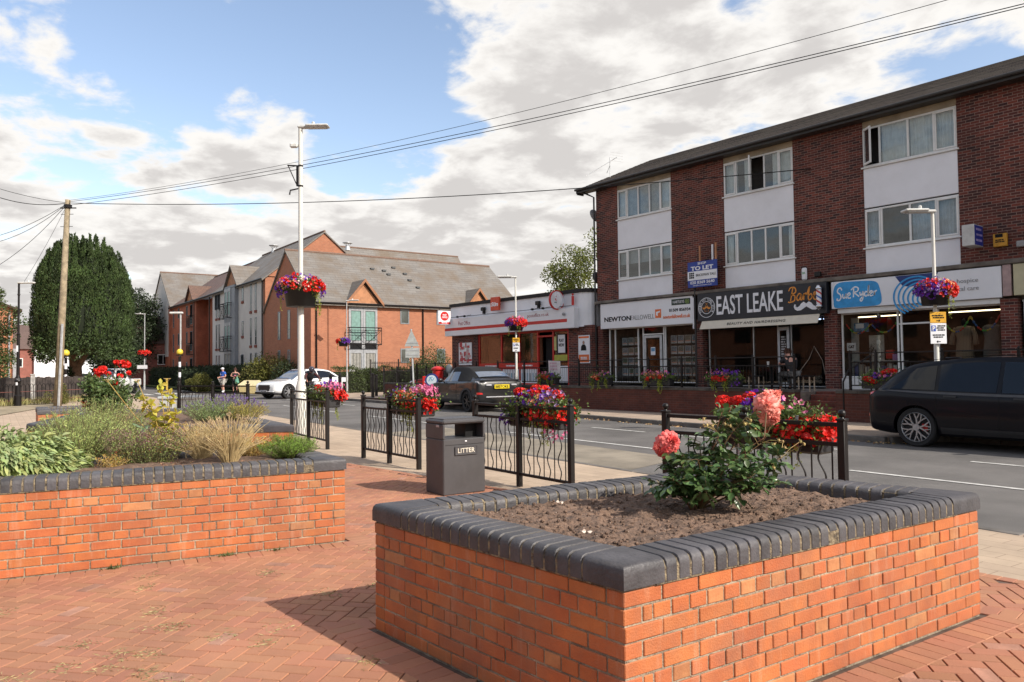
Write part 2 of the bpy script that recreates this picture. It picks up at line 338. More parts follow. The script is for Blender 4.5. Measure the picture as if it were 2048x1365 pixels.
 # ------------------------------------------------------------ helpers: foliage
def unit(A):return A/np.maximum(np.linalg.norm(A,axis=1,keepdims=True),1e-9)
def rdir(n):return unit(rng.normal(size=(n,3)))
def leaves(mb,P,D,L,Wd,mi=0,fold=0.25,fine=False,droop=0.0,N0=None):
 """leaf blades at P pointing along D; L, Wd arrays or numbers"""
 n=len(P);P=np.asarray(P,float);D=unit(np.asarray(D,float));L=np.broadcast_to(L,(n,))[:,None]*np.ones((n,1));Wd=np.broadcast_to(Wd,(n,))[:,None]*np.ones((n,1))
 Q=rdir(n)if N0 is None else unit(N0+0.35*rng.normal(size=(n,3)))
 Sd=unit(np.cross(D,Q));Nn=np.cross(Sd,D)
 dz=np.zeros((n,3));dz[:,2]=1
 if not fine:
  V=np.stack([P,P+D*L*.45+Sd*Wd*.5+Nn*Wd*fold,P+D*L-dz*L*droop,P+D*L*.45-Sd*Wd*.5+Nn*Wd*fold],1).reshape(-1,3)
  b=np.arange(n)[:,None]*4;F=np.concatenate([b+[0,1,2],b+[0,2,3]],0);r=rng.random(n);mb.add_np(V,F,mi,np.concatenate([r,r]))
 else:
  g=lambda t,s,k:P+D*L*t+Sd*Wd*s+Nn*Wd*fold*k-dz*L*droop*t*t
  V=np.stack([g(0,0,0),g(.25,.36,1),g(.25,0,0),g(.25,-.36,1),g(.55,.5,1.1),g(.55,0,.1),g(.55,-.5,1.1),g(.82,.28,.8),g(.82,0,.1),g(.82,-.28,.8),g(1,0,0)],1).reshape(-1,3)
  b=np.arange(n)[:,None]*11;T=[(0,1,2),(0,2,3),(7,10,8),(8,10,9)];Qd=[(1,4,5,2),(2,5,6,3),(4,7,8,5),(5,8,9,6)];r=rng.random(n)
  for f in T:mb.add_np(V if f==T[0]else V[:0],(b+list(f))-(0 if f==T[0]else len(V)),mi,r)
  for f in Qd:mb.add_np(V[:0],(b+list(f))-len(V),mi,r)
def blob_points(n,c,rad,surf=0.5):
 """points in an ellipsoid, denser towards its surface"""
 d=rdir(n);r=rng.random(n)**(1/3)*(1-surf)+surf*rng.random(n)**0.2
 return np.array(c)+d*np.array(rad)*r[:,None],d
def flowers(mb,P,D,r,petals=5,mi=0,cup=0.3,wav=0.0):
 """open five-petalled blooms at P facing D"""
 n=len(P);D=unit(np.asarray(D,float));A=unit(np.cross(D,rdir(n)));B=np.cross(D,A);r=np.broadcast_to(r,(n,))[:,None]*np.ones((n,1));k=petals*2
 V=[P-D*r*.25]
 for i in range(k):
  t=2*math.pi*i/k;rr=r*(1.0 if i%2==0 else .72)*(1+wav*rng.normal(size=(n,1)));V.append(P+(A*math.cos(t)+B*math.sin(t))*rr+D*r*cup*(1 if i%2==0 else .5))
 V=np.stack(V,1).reshape(-1,3);b=np.arange(n)[:,None]*(k+1);rn=rng.random(n);first=True
 for i in range(k):
  F=b+[0,1+i,1+(i+1)%k]
  if first:mb.add_np(V,F,mi,rn);first=False
  else:mb.add_np(V[:0],F-len(V),mi,rn)
  # ------------------------------------------------------------ materials
M={}
M['paver']=PM('clay paver',(0.41,0.185,0.108),.88,var=.12,scale=.9,bump=.2,bscale=90,rnd=.09,hue=.006,dirt=.22)
M['paver_grey']=PM('dusty paver',(0.38,0.20,0.14),.9,var=.15,scale=6,bump=.25,rnd=.15)
M['joint']=PM('sandy joint',(0.12,0.08,0.06),.95,var=.3,scale=7)
M['slab']=PM('buff block paving',(0.50,0.385,0.28),.88,var=.10,scale=1.6,bump=.15,rnd=.05,dirt=.12)
M['asphalt']=PM('asphalt',(0.160,0.150,0.142),.9,var=.22,scale=.42,bump=.6,bscale=160,dirt=.0)
M['asphalt_worn']=PM('worn asphalt',(0.29,0.25,0.195),.9,var=.25,scale=.8,bump=.5,bscale=150)
M['kerb']=PM('concrete kerb',(0.155,0.14,0.125),.85,var=.25,scale=3,bump=.2)
M['pave_far']=PM('pale paving',(0.40,0.31,0.24),.88,var=.15,scale=1.3,dirt=.2)
M['paint']=PM('road paint',(0.62,0.61,0.58),.7,var=.2,scale=9)
M['earth']=PM('earth',(0.20,0.155,0.10),.95,var=.3,scale=.7,col2=(0.13,0.15,0.06))
M['soil']=PM('dry soil',(0.235,0.148,0.103),.97,var=.3,scale=14,bump=.9,bscale=55,col2=(0.10,0.066,0.048))
M['grass']=PM('grass',(0.13,0.16,0.05),.9,var=.3,scale=2,rnd=.3,transl=.2)
M['drygrass']=PM('dry grass',(0.38,0.32,0.16),.9,var=.25,scale=2,rnd=.3,transl=.2)
M['obrick']=PM('orange engineering brick',(0.53,0.160,0.048),.7,var=.14,scale=5,bump=.25,bscale=110,rnd=.09,hue=.004,col2=(0.40,0.112,0.038),dirt=.45,streak=.30)
M['obrick2']=PM('buff orange brick',(0.50,0.215,0.085),.7,var=.2,scale=12,bump=.15,rnd=.15,col2=(0.40,0.155,0.062),dirt=.3,streak=.2)
M['mortar']=PM('weathered mortar',(0.44,0.36,0.26),.95,var=.5,scale=7,bump=1.0,bscale=45,col2=(0.17,0.135,0.10))
M['bluebrick']=PM('blue engineering brick',(0.078,0.074,0.080),.50,var=.2,scale=7,bump=.22,bscale=55,rnd=.24,dirt=.16,spec=.4)
M['cmortar']=PM('coping mortar',(0.34,0.27,0.17),.95,var=.6,scale=24,bump=1.0,bscale=60,col2=(0.05,0.042,0.036))
M['black']=PM('black railing paint',(0.009,0.007,0.007),.42,var=.1,spec=.35)
M['blackm']=PM('black matt plastic',(0.016,0.016,0.018),.55)
M['white']=PM('white paint',(0.80,0.81,0.85),.5,var=.03,scale=1.2,dirt=.06)
M['upvc']=PM('white window frame',(0.76,0.76,0.75),.4,var=.04)
M['render']=PM('painted white panel',(0.80,0.81,0.86),.7,var=.03,scale=.8,dirt=.10)
M['shopbrick']=BRICK('dark multi brick',(0.155,0.036,0.024),(0.030,0.012,0.012),(0.25,0.165,0.135),spread=-.05,bump=.5,mw=.012,dirt=.35)
M['terrbrick']=BRICK('brown terrace brick',(0.125,0.034,0.021),(0.085,0.026,0.018),(0.115,0.062,0.05),bump=.3,dirt=.4)
M['aptbrick']=BRICK('orange flat brick',(0.40,0.155,0.082),(0.33,0.122,0.066),(0.36,0.22,0.15),bump=.2,dirt=.10)
M['apt_white']=PM('pale render',(0.62,0.60,0.575),.85,var=.05,scale=.5)
M['tile_dark']=SLATE('dark roof tiles',(0.085,0.065,0.052),(0.13,0.105,0.085),(0.02,0.017,0.015),.26,.17,.6,(0.15,0.125,0.095))
M['slate']=SLATE('grey slates',(0.175,0.162,0.150),(0.215,0.20,0.185),(0.09,0.08,0.072),.9,.30,.9,(0.155,0.118,0.085))
M['tile_red']=SLATE('brown tiles',(0.17,0.095,0.07),(0.13,0.075,0.06),(0.05,0.03,0.025),.3,.2,.3)
M['glass']=glassmat('window glass',(0.85,0.88,0.88),1.6)
M['glassdark']=glassmat('shop glass',(0.82,0.83,0.81),1.0)
M['carglass']=glassmat('tinted car glass',(0.10,0.12,0.14),1.0)
M['carglass2']=glassmat('car glass',(0.35,0.42,0.48),1.6)
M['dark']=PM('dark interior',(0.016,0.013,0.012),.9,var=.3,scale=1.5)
M['rust']=PM('weathered grey',(0.30,0.30,0.30),.6)
M['greyframe']=PM('grey aluminium',(0.33,0.34,0.36),.45)
M['curtain']=PM('pale curtain',(0.82,0.84,0.84),.9,var=.1,scale=5)
M['galv']=PM('galvanised steel',(0.50,0.52,0.54),.45,metal=.3)
M['leadgrey']=PM('grey steel',(0.42,0.43,0.44),.5)
M['red']=PM('post red paint',(0.55,0.018,0.014),.35,var=.08)
M['orange']=PM('orange print',(0.75,0.16,0.035),.5)
M['wood']=PM('weathered pole wood',(0.31,0.25,0.165),.85,var=.25,scale=4,bump=.4,bscale=30)
M['timber']=PM('timber cladding',(0.42,0.19,0.09),.7,var=.15,scale=3)
M['cream']=PM('cream awning',(0.66,0.60,0.49),.7,var=.04)
M['ink']=PM('black print',(0.008,0.008,0.009),.6,spec=.2)
M['greyink']=PM('grey print',(0.30,0.30,0.31),.5)
M['charcoal']=PM('dark sign board',(0.012,0.014,0.020),.45)
M['beige']=PM('beige concrete',(0.44,0.36,0.27),.85,var=.12,scale=2,dirt=.2)
def BLOCKS(name,c1,c2,joint,bw,bh,ang=0):
 m,t,p,o=mat_new(name);tcn=node(t,'ShaderNodeTexCoord');mp=node(t,'ShaderNodeMapping',{'Vector':tcn.outputs['Object']});mp.inputs['Rotation'].default_value=(0,0,ang)
 br=node(t,'ShaderNodeTexBrick',{'Vector':mp.outputs[0],'Color1':c4(c1),'Color2':c4(c2),'Mortar':c4(joint),'Scale':1.0,'Mortar Size':.004,'Mortar Smooth':.3,'Brick Width':bw,'Row Height':bh})
 nz=node(t,'ShaderNodeTexNoise',{'Vector':tcn.outputs['Object'],'Scale':1.1,'Detail':8.0,'Roughness':.7});mr=node(t,'ShaderNodeMapRange',{'Value':nz.outputs['Fac'],'From Min':.3,'From Max':.7,'To Min':.80,'To Max':1.15});hs=node(t,'ShaderNodeHueSaturation',{'Color':br.outputs['Color'],'Value':mr.outputs[0]});t.links.new(hs.outputs[0],p.inputs['Base Color']);p.inputs['Roughness'].default_value=.9
 n2_=node(t,'ShaderNodeTexNoise',{'Vector':tcn.outputs['Object'],'Scale':120.0});ad=node(t,'ShaderNodeMath',{0:n2_.outputs['Fac'],1:br.outputs['Fac']},operation='SUBTRACT');b=node(t,'ShaderNodeBump',{'Height':ad.outputs[0],'Strength':.35,'Distance':.006});t.links.new(b.outputs[0],p.inputs['Normal']);return m
M['slab']=BLOCKS('buff block paving',(0.50,0.385,0.28),(0.44,0.335,0.245),(0.27,0.20,0.14),.40,.20,.09)
M['pave_far']=BLOCKS('pale paving',(0.42,0.33,0.25),(0.37,0.28,0.215),(0.22,0.17,0.13),.45,.45,.06)
def poly_sheet(name,pts,z,mat,thick=None):
 mb=MB()
 if thick:mb.prism(pts,z-thick,z)
 else:mb.add([(p[0],p[1],z)for p in pts],[tuple(range(len(pts)))])
 return struct(mb.build(name,mat,fix=True))
 # ------------------------------------------------------------ ground
RZ=-0.06
poly_sheet('ground',[(-900,-700),(500,-700),(500,900),(-900,900)],-0.16,M['earth'])
near_kerb=[(30,5.6),(-2.5,8.22),(-7.8,8.85),(-12,9.25),(-17,9.55),(-30,10.8),(-60,13.6),(-150,23)]
far_kerb=[(30,14.0),(0.5,17.1),(-6.6,17.2),(-7.3,16.0),(-13.9,16.75),(-18.3,17.3),(-24,17.75),(-39.9,18.9),(-60,20.9),(-80,23.2),(-150,31)]
poly_sheet('road',near_kerb+far_kerb[::-1],RZ,M['asphalt'])
# lighter worn patches let into the carriageway
for pts in([(-8.2,9.05),(-8.6,10.9),(-12.7,11.45),(-17.5,11.9),(-17.3,9.75),(-12,9.4)],):
 poly_sheet('road_patch',pts,RZ+.004,M['asphalt_worn'])
poly_sheet('pavement',[(-16.9,-40),(-16.9,6.0),(-11.9,6.0),(-8.2,6.22),(-5.2,6.42),(-2.1,6.38),(6,6.0),(30,4.4)]+near_kerb[:1]+near_kerb+[(-150,-40)],-0.012,M['slab'])
poly_sheet('pavement',far_kerb+[(-150,60),(-46,60),(-30,60),(60,60),(60,14)],0.06,M['pave_far'],.15)
def kerb(name,line,w,z0,z1,side,mat):
 mb=MB();P=[Vector((p[0],p[1],0))for p in line];L=0
 for a,b in zip(P[:-1],P[1:]):
  d=(b-a).normalized();n=Vector((-d.y,d.x,0))*side;k=max(1,int((b-a).length/.915))
  if(b-a).length>80:k=10
  for i in range(k):
   p,q=a.lerp(b,i/k)+d*.004,a.lerp(b,(i+1)/k)-d*.004
   Mx=frameM(p+n*(w/2)*1,d,n);mb.bbox(0,(q-p).length,-w/2,w/2,z0,z1,.014,M=Mx)
 return struct(mb.build(name,mat))
kerb('kerb',near_kerb,.13,-.14,-.004,1,M['kerb'])
kerb('kerb',far_kerb,.13,-.14,.064,1,M['kerb'])
# lane markings
def dash(a,b,w=.10):
 mb=MB();a=Vector((*a,0));b=Vector((*b,0));d=(b-a).normalized();n=Vector((-d.y,d.x,0))*w/2;z=Vector((0,0,RZ+.008))
 mb.quad(a-n+z,b-n+z,b+n+z,a+n+z);return struct(mb.build('road_marking',M['paint']))
for a,b in[((1.5,11.0),(-5.85,11.5)),((-9.6,11.75),(-15.2,12.2)),((-18.4,12.5),(-23.8,13.0)),((-27,13.3),(-34,14.1)),((-37,14.5),(-43,15.1)),((-46.5,15.5),(-51,16.0)),((-10.3,14.35),(-11.6,14.45)),((-12.6,14.55),(-14.6,14.7)),((-16.2,14.85),(-18,15.0)),((-7.2,14.1),(-9.2,14.27)),((-1.8,13.65),(-5,13.9)),((-25.5,15.6),(-28.5,15.9)),((-31,16.2),(-34,16.4)),((-37,16.8),(-41,17.2))]:dash(a,b)
for i in range(7):dash((-56.5-.0*i,14.2+i*.95-.2),(-60.5,14.6+i*.95-.2),.5)
# herringbone clay pavers, each a chamfered block
poly_sheet('paving_joint',[(-16.9,-40),(-16.9,6.0),(-11.9,6.05),(-8.2,6.27),(-5.2,6.47),(-2.1,6.43),(6,6.05),(14,5.5),(14,-40)],-0.008,M['joint'])
mb=MB()
def inside_poly(x,y,poly):
 c=False;j=len(poly)-1
 for i in range(len(poly)):
  if(poly[i][1]>y)!=(poly[j][1]>y)and x<(poly[j][0]-poly[i][0])*(y-poly[i][1])/(poly[j][1]-poly[i][1])+poly[i][0]:c=not c
  j=i
 return c
NP=[(-2.19,2.38),(-1.90,5.36),(-3.75,5.15),(-4.20,2.33)]
LP=[(-6.52,3.30),(-8.10,3.46),(-9.30,-1.9),(-7.72,-1.9)]
def grow(poly,g):
 c=(sum(p[0]for p in poly)/len(poly),sum(p[1]for p in poly)/len(poly));o=[]
 n=len(poly);P=[Vector(p)for p in poly]
 for i in range(n):
  a,b,d=P[i-1],P[i],P[(i+1)%n];e1=(b-a).normalized();e2=(d-b).normalized();n1=Vector((e1.y,-e1.x));n2=Vector((e2.y,-e2.x))
  if n1.dot(b-Vector(c))<0:n1=-n1
  if n2.dot(b-Vector(c))<0:n2=-n2
  k=(n1+n2).normalized();o.append(tuple(b+k*g/max(.3,k.dot(n1))))
 return o
NPg,LPg,NPi,LPi=grow(NP,.235),grow(LP,.235),grow(NP,.10),grow(LP,.10)
edge_y=lambda x:float(np.interp(x,[-16.9,-11.9,-8.2,-5.2,-2.1,6,30],[6.0,6.05,6.27,6.47,6.43,6.05,4.4]))
ang=R(45-6);ca,sa=math.cos(ang),math.sin(ang)
camxy=Vector((0,0))
for i in range(-90,90):
 for j in range(-90,90):
  for kind in(0,1):
  # herringbone cell: unit 0.1; L-pairs repeat along (1,1) and (2,-2) lattice of halves
   if kind==0:x0,y0,w,h=i*.1+(j*.2),i*.1-(j*.2),.2,.1
   else:x0,y0,w,h=i*.1+(j*.2)+.2,i*.1-(j*.2)-.1,.1,.2
   # place in world, rotated
   cx,cy=x0+w/2,y0+h/2;wx,wy=cx*ca-cy*sa-6.5,cx*sa+cy*ca+2.0
   if wy>edge_y(wx)-.13 or wx>1.0 or wy<-3 or wx<-16.8:continue
   v=Vector((wx,wy));dpt=v.dot(Vector((fh.x,fh.y)));lat=v.dot(Vector((r0.x,r0.y)))
   if dpt<1.2 or abs(lat)>dpt*.72+.3 or dpt>16:continue
   if inside_poly(wx,wy,NPi)or inside_poly(wx,wy,LPi):continue
   Mx=Matrix(((ca,-sa,0,wx),(sa,ca,0,wy),(0,0,1,random.gauss(0,.0007)),(0,0,0,1)))
   mi=1 if random.random()<.035 else 0;g=.0042;c=.0025;a,b=w/2-g,h/2-g
   vs=[Mx@Vector(q)for q in[(-a,-b,-.02),(a,-b,-.02),(a,b,-.02),(-a,b,-.02),(-a,-b,-.004),(a,-b,-.004),(a,b,-.004),(-a,b,-.004),(-a+c,-b+c,0),(a-c,-b+c,0),(a-c,b-c,0),(-a+c,b-c,0)]]
   mb.add([tuple(q)for q in vs],[(4,5,9,8),(5,6,10,9),(6,7,11,10),(7,4,8,11),(8,9,10,11),(0,1,5,4),(1,2,6,5),(2,3,7,6),(3,0,4,7)],mi,random.random())
   # soldier edging round the planters and along the slabs
def soldier(a,b,z=0.0,w=.2):
 a,b=Vector((*a,0)),Vector((*b,0));d=(b-a).normalized();n=Vector((d.y,-d.x,0));k=int(((b-a).length-.203)/.103);s_=((b-a).length-.203)/k
 for i in range(k):
  Mx=frameM(a+d*(i*s_),d,-n,(0,0,1));mb.bbox(.002,s_-.003,0.005,w,-.02,.002+random.gauss(0,.0004),.003,0,Mx)
for pl,gp in((NP,NPg),(LP,LPg)):
 for i in range(4):
  a,b=gp[i],gp[(i+1)%4]
  c=Vector((sum(p[0]for p in pl)/4,sum(p[1]for p in pl)/4));av,bv=Vector(a),Vector(b);n=Vector((-(bv-av).y,(bv-av).x)).normalized()
  if n.dot(c-av)<0:a,b=b,a
  soldier(a,b)
xs=np.arange(-11.8,1.0,.103)
for x in xs:Mx=frameM((x,edge_y(x)-.12,0),(1,0,0),(0,1,0));mb.bbox(.002,.1,0,.11,-.02,.002,.003,0,Mx)
struct(mb.build('brick_paving',[M['paver'],M['paver_grey']]))
# tufts of straw and weeds caught in the joints
mb=MB();n=2200
P=np.stack([rng.uniform(-7.2,-2.5,n),rng.uniform(-1,4.8,n),np.zeros(n)+.002],1);cl=rng.normal(size=(40,2))*[1.1,1.2]+[-5.0,1.7];k=rng.integers(0,40,n);P[:,:2]=cl[k]+rng.normal(size=(n,2))*.05
keep=np.array([not(inside_poly(p[0],p[1],NPg)or inside_poly(p[0],p[1],LPg))for p in P]);P=P[keep]
D=rdir(len(P))*[1,1,.12];leaves(mb,P,D,rng.uniform(.02,.055,len(P)),.005,0,.1)
tag(mb.build('straw_litter',M['drygrass']),'dry straw and grass clippings scattered on the brick paving','straw',kind='stuff')
mb=MB();n=260;t=rng.random(n);base=np.array([[-6.50,3.24]])*(1-t[:,None])+np.array([[-7.6,-1.4]])*t[:,None]
cl=rng.choice([.12,.2,.37,.55,.72,.8,.93],n);base=np.array([-6.47,3.26])*(1-cl[:,None])+np.array([-7.66,-1.7])*cl[:,None]
P=np.concatenate([base+rng.normal(size=(n,2))*[.012,.03]+[.03,0],np.zeros((n,1))],1);D=rdir(n);D[:,2]=abs(D[:,2])+.4
leaves(mb,P,D,rng.uniform(.015,.05,n),.009,0);tag(mb.build('joint_weeds',M['grass']),'small weeds growing along the foot of the left brick planter','weeds',kind='stuff')
# ------------------------------------------------------------ brick planters with bullnose copings
def off_list(P,g):
 n=len(P);o=[]
 for i in range(n):
  a,b,c=P[i-1],P[i],P[(i+1)%n];e1=(b-a).normalized();e2=(c-b).normalized();n1=Vector((-e1.y,e1.x,0));n2=Vector((-e2.y,e2.x,0));k=(n1+n2).normalized();o.append(b+k*g/k.dot(n1))
 return o
def planter(name,label,poly,top,soil_z,header_rows=(1,5),base=0.0,cw=.25,pebbles=True):
 root=thing(name,label,'planter',(0,0,0));n=len(poly);P=[Vector((p[0],p[1],0))for p in poly];cen=sum(P,Vector())/n
 area=sum(P[i].x*P[(i+1)%n].y-P[(i+1)%n].x*P[i].y for i in range(n))
 if area<0:P=P[::-1]
 # counter-clockwise: outward normal is (d.y, -d.x)
 wall=MB();mo=MB();cop=MB();cm=MB();ch=.112;z1=top-ch
 courses=int(round((z1-base)/.0735));hh=(z1-base)/courses
 inner=[];mid=[]
 def off(i,g):
  a,b,c=P[i-1],P[i],P[(i+1)%n];e1=(b-a).normalized();e2=(c-b).normalized();n1=Vector((-e1.y,e1.x,0));n2=Vector((-e2.y,e2.x,0));k=(n1+n2).normalized();return b+k*g/k.dot(n1)
 rec=[off(i,.0045)for i in range(n)];inn=[off(i,cw)for i in range(n)];wi=[off(i,.225)for i in range(n)]
 for i in range(n):
  a,b=P[i],P[(i+1)%n];d=(b-a).normalized();nn=Vector((d.y,-d.x,0));L=(b-a).length
  # mortar core
  q=[rec[i],rec[(i+1)%n],wi[(i+1)%n],wi[i]];mo.prism([(v.x,v.y)for v in q],base-.05,z1+.004)
  for r in range(courses):
   z=base+r*hh+.004;zt=base+(r+1)*hh-.006;rt=courses-1-r
   hd=rt in header_rows;bl=.1125 if hd else .225;x=-(bl/2 if r%2 else 0)-(i%2)*.112;lo_,hi_=(0,L-.1075)if r%2==0 else(.1075,L)
   cuts=[lo_];q=x
   while q<hi_-.045:
    if q>lo_+.045:cuts.append(q)
    q+=bl
   cuts.append(hi_)
   for x0,x1 in zip(cuts[:-1],cuts[1:]):
    if x1!=hi_:x1-=.0095
    mi=1 if random.random()<(.17 if hd else .03)else 0;Mx=Matrix(((d.x,nn.x,0,(a+d*x0).x),(d.y,nn.y,0,(a+d*x0).y),(0,0,1,0),(0,0,0,1)))
    yv=None
    if x0==0:yv=P[i-1]-P[i]
    elif x1==L:yv=P[(i+2)%n]-P[(i+1)%n]
    if yv is not None:yv=yv.normalized();yv=yv/yv.dot(nn);Mx=Matrix(((d.x,yv.x,0,(a+d*x0).x),(d.y,yv.y,0,(a+d*x0).y),(0,0,1,0),(0,0,0,1)))
    wall.bbox(0,x1-x0,-.098,.002+random.gauss(0,.0014),z+random.gauss(0,.0007),zt+random.gauss(0,.0007),.0035,mi,Mx)
    # coping units: headers on edge with rounded arrises
  prof=[(.012,z1+.006),(.012,top-.045),(.008,top-.022),(-.004,top-.007),(-.024,top),(-cw+.03,top),(-cw+.010,top-.007),(-cw-.004,top-.024),(-cw-.006,top-.05),(-cw-.006,z1+.0)]
  iL=(inn[(i+1)%n]-inn[i]).length;s0=(inn[i]-a).dot(d);s1=L-(inn[(i+1)%n]-a).dot(d);cs,ce=max(.228,s0+.01),max(.228,s1+.01)
  x=cs;m=int((L-cs-ce)/.0775);step=(L-cs-ce)/max(1,m)
  for k in range(m):
   x0,x1=cs+k*step+.0065,cs+(k+1)*step-.0065;jz=random.gauss(0,.0012);jj=random.gauss(0,.0015);vs=[];np_=len(prof);e=.0035
   for xx,inset in((x0,e),(x0+e,0),(x1-e,0),(x1,e)):
    for(o,z)in prof:
     o2=o+jj-(inset if o>-cw/2 else-inset);z2=z+jz-(inset if z>z1+.01 else 0);p=a+d*xx+nn*o2;vs.append((p.x,p.y,z2))
   fs=[tuple(range(np_))[::-1],tuple(range(3*np_,4*np_))]
   for s_ in range(3):
    for t in range(np_):fs.append((s_*np_+t,s_*np_+(t+1)%np_,(s_+1)*np_+(t+1)%np_,(s_+1)*np_+t))
   cop.add(vs,fs,0,random.random())
  pr2=[(.009,z1-.002),(.009,top-.045),(-.004,top-.018),(-.03,top-.006),(-cw+.03,top-.006),(-cw,top-.02),(-cw-.001,z1-.002)];vs=[]
  for xx in(cs-.05,L-ce+.05):
   for(o,z)in pr2:p=a+d*xx+nn*o;vs.append((p.x,p.y,z))
  k7=len(pr2);cm.add(vs,[tuple(range(k7)),tuple(range(k7,2*k7))[::-1]]+[(t,(t+1)%k7,k7+(t+1)%k7,k7+t)for t in range(k7)])
  # corner unit at vertex i
  dp=(P[i-1]-P[i]).normalized();nprev=Vector((-dp.y,dp.x,0))
  sp=max(.222,(inn[i]-P[i]).dot(dp)+.004);sn=max(.222,s0+.004)
  ca_,cb_=P[i]+dp*sp,P[i]+d*sn;o=.012
  def ring(g,z):
   vtx=off(i,-o+g);A=ca_+nprev*(o-g);B=cb_+nn*(o-g);Ai=ca_-nprev*cw;Bi=cb_-nn*cw
   return[(v.x,v.y,z)for v in(vtx,B,Bi,inn[i],Ai,A)]
  rs=[ring(0,z1+.006),ring(0,top-.045),ring(.004,top-.022),ring(.014,top-.007),ring(.032,top)]
  vs=[v for r_ in rs for v in r_];fs=[tuple(range(6))[::-1],tuple(range(24,30))]
  for s_ in range(4):
   for t in range(6):fs.append((s_*6+t,s_*6+(t+1)%6,(s_+1)*6+(t+1)%6,(s_+1)*6+t))
  cop.add(vs,fs,0,random.random()*.4+.3)
 wall.build('brick_wall',[M['obrick'],M['obrick2']],root,fix=True);mo.build('mortar',M['mortar'],root,fix=True)
 c_=cop.build('coping',M['bluebrick'],root,fix=True);smooth_by_angle(c_,40);cm.build('coping_mortar',M['cmortar'],root,fix=True)
 # soil, lumpy
 xs=[p.x for p in inn];ys=[p.y for p in inn];g=.022 if pebbles else .07;nx,ny=int((max(xs)-min(xs)+.1)/g),int((max(ys)-min(ys)+.1)/g)
 X,Y=np.meshgrid(np.linspace(min(xs)-.05,max(xs)+.05,nx),np.linspace(min(ys)-.05,max(ys)+.05,ny),indexing='ij');amp=.010
 def blur(A,k):
  for _ in range(k):A=(A+np.roll(A,1,0)+np.roll(A,-1,0)+np.roll(A,1,1)+np.roll(A,-1,1))/5
  return A/max(1e-6,A.std())
 Z=soil_z+amp*.8*blur(rng.normal(size=X.shape),14)+.0055*blur(rng.normal(size=X.shape),2)+.005*rng.normal(size=X.shape)*(rng.random(X.shape)<.3)
 sm=MB();V=np.stack([X.ravel(),Y.ravel(),Z.ravel()],1);I=np.arange(nx*ny).reshape(nx,ny);F=np.stack([I[:-1,:-1],I[1:,:-1],I[1:,1:],I[:-1,1:]],-1).reshape(-1,4)
 wp=[(v.x,v.y)for v in off_list(P,.20)];cx=V[F].mean(1);keep=np.array([inside_poly(c[0],c[1],wp)for c in cx]);sm.add_np(V,F[keep],0)
 if pebbles:
  for q in range(2400):
   x,y=random.uniform(min(xs),max(xs)),random.uniform(min(ys),max(ys))
   if not inside_poly(x,y,[(v.x,v.y)for v in inn]):continue
   r=random.choice([.003,.004,.005,.007,.010,.014])*random.uniform(.7,1.2);ix=int((x-X[0,0])/(X[-1,0]-X[0,0])*(nx-1));iy=int((y-Y[0,0])/(Y[0,-1]-Y[0,0])*(ny-1))
   sm.ball((x,y,Z[ix,iy]+r*.35),r,5,1 if r<.006 and random.random()<.28 else 0,(1,random.uniform(.6,1),random.uniform(.5,.9)))
 sm.build('soil',[M['soil'],PM('pale grit',(0.42,0.33,0.27),.9,rnd=.4)]if pebbles else M['soil'],root)
 return root
TOP=.77
planter('brick_planter','foreground orange brick planter with dark coping, bare soil and one pink rose bush',NP,TOP,TOP-.075)
planter('brick_planter','long orange brick planter at the left edge filled with sage, herbs and dry seed heads',LP,TOP,TOP-.06,pebbles=False)
RP=[(-11.0,4.72),(-17.6,5.6),(-18.6,3.3),(-14.7,1.75),(-12.75,2.5)]
planter('brick_planter','far orange brick planter with lavender and red roses behind the herb planter',RP,TOP,TOP-.06,pebbles=False,header_rows=())
planter('brick_planter','small square brick planter with dark coping at the far left, near side in shade',[(-19.75,2.55),(-19.5,4.3),(-21.4,4.5),(-21.6,2.75)],TOP,TOP-.06,pebbles=False,header_rows=())
# ------------------------------------------------------------ terrace, wall and shop parade
FY=22.6;TZ=.80;WY=19.45
tw=thing('terrace_wall','long brown brick retaining wall with dark coping below the shop railings','wall',(0,0,0))
mb=MB();mb.box(-34,-11.4,WY,WY+.3,-.1,.80);mb.box(-10.22,8,WY,WY+.3,-.1,.80)
mb.build('brick_wall',M['terrbrick'],tw)
mb=MB()
for a,b in((-34,-11.4),(-10.22,8)):
 x=a
 while x<b:mb.bbox(x,min(b,x+.6)-.004,WY-.02,WY+.34,.80,.885,.01);x+=.6
mb.build('coping',PM('dark concrete coping',(0.085,0.075,0.065),.8,var=.3,scale=4),tw)
mb=MB()
for k in range(4):
 mb.bbox(-11.38,-10.24,WY-.10+k*.30,WY+.22+k*.30,.06,.06+(k+1)*.165,.01);
mb.bbox(-11.38,-10.24,WY+1.10,WY+1.5,.06,.8,.01)
mb.build('step',BRICK('step brick',(0.20,0.05,0.032),(0.14,0.04,0.028),(0.12,0.08,0.06),bw=.11,bh=.165),tw)
mb=MB();mb.box(-34,-11.42,WY+.32,FY+.3,.0,TZ);mb.box(-10.20,8,WY+.32,FY+.3,.0,TZ);mb.box(-11.42,-10.2,WY+1.45,FY+.3,.0,TZ-.002)
struct(mb.build('terrace_paving',PM('terrace slabs',(0.20,0.17,0.15),.85,var=.2,scale=1.5)))
sp=thing('shop_parade','three storey dark brick shop parade with white panels and sliding windows above the shops','building',(0,0,0))
BAYS=[(-20.83,-18.10),(-15.78,-13.12),(-10.83,-8.22),(-5.80,-3.20),(-.8,1.8)]
XL,XR=-22.0,4.0;BY=31.5
mb=MB()
piers=[XL]+[v for b in BAYS for v in b]+[XR]
for i in range(0,len(piers),2):mb.box(piers[i],piers[i+1],FY,FY+.3,4.25,9.0)
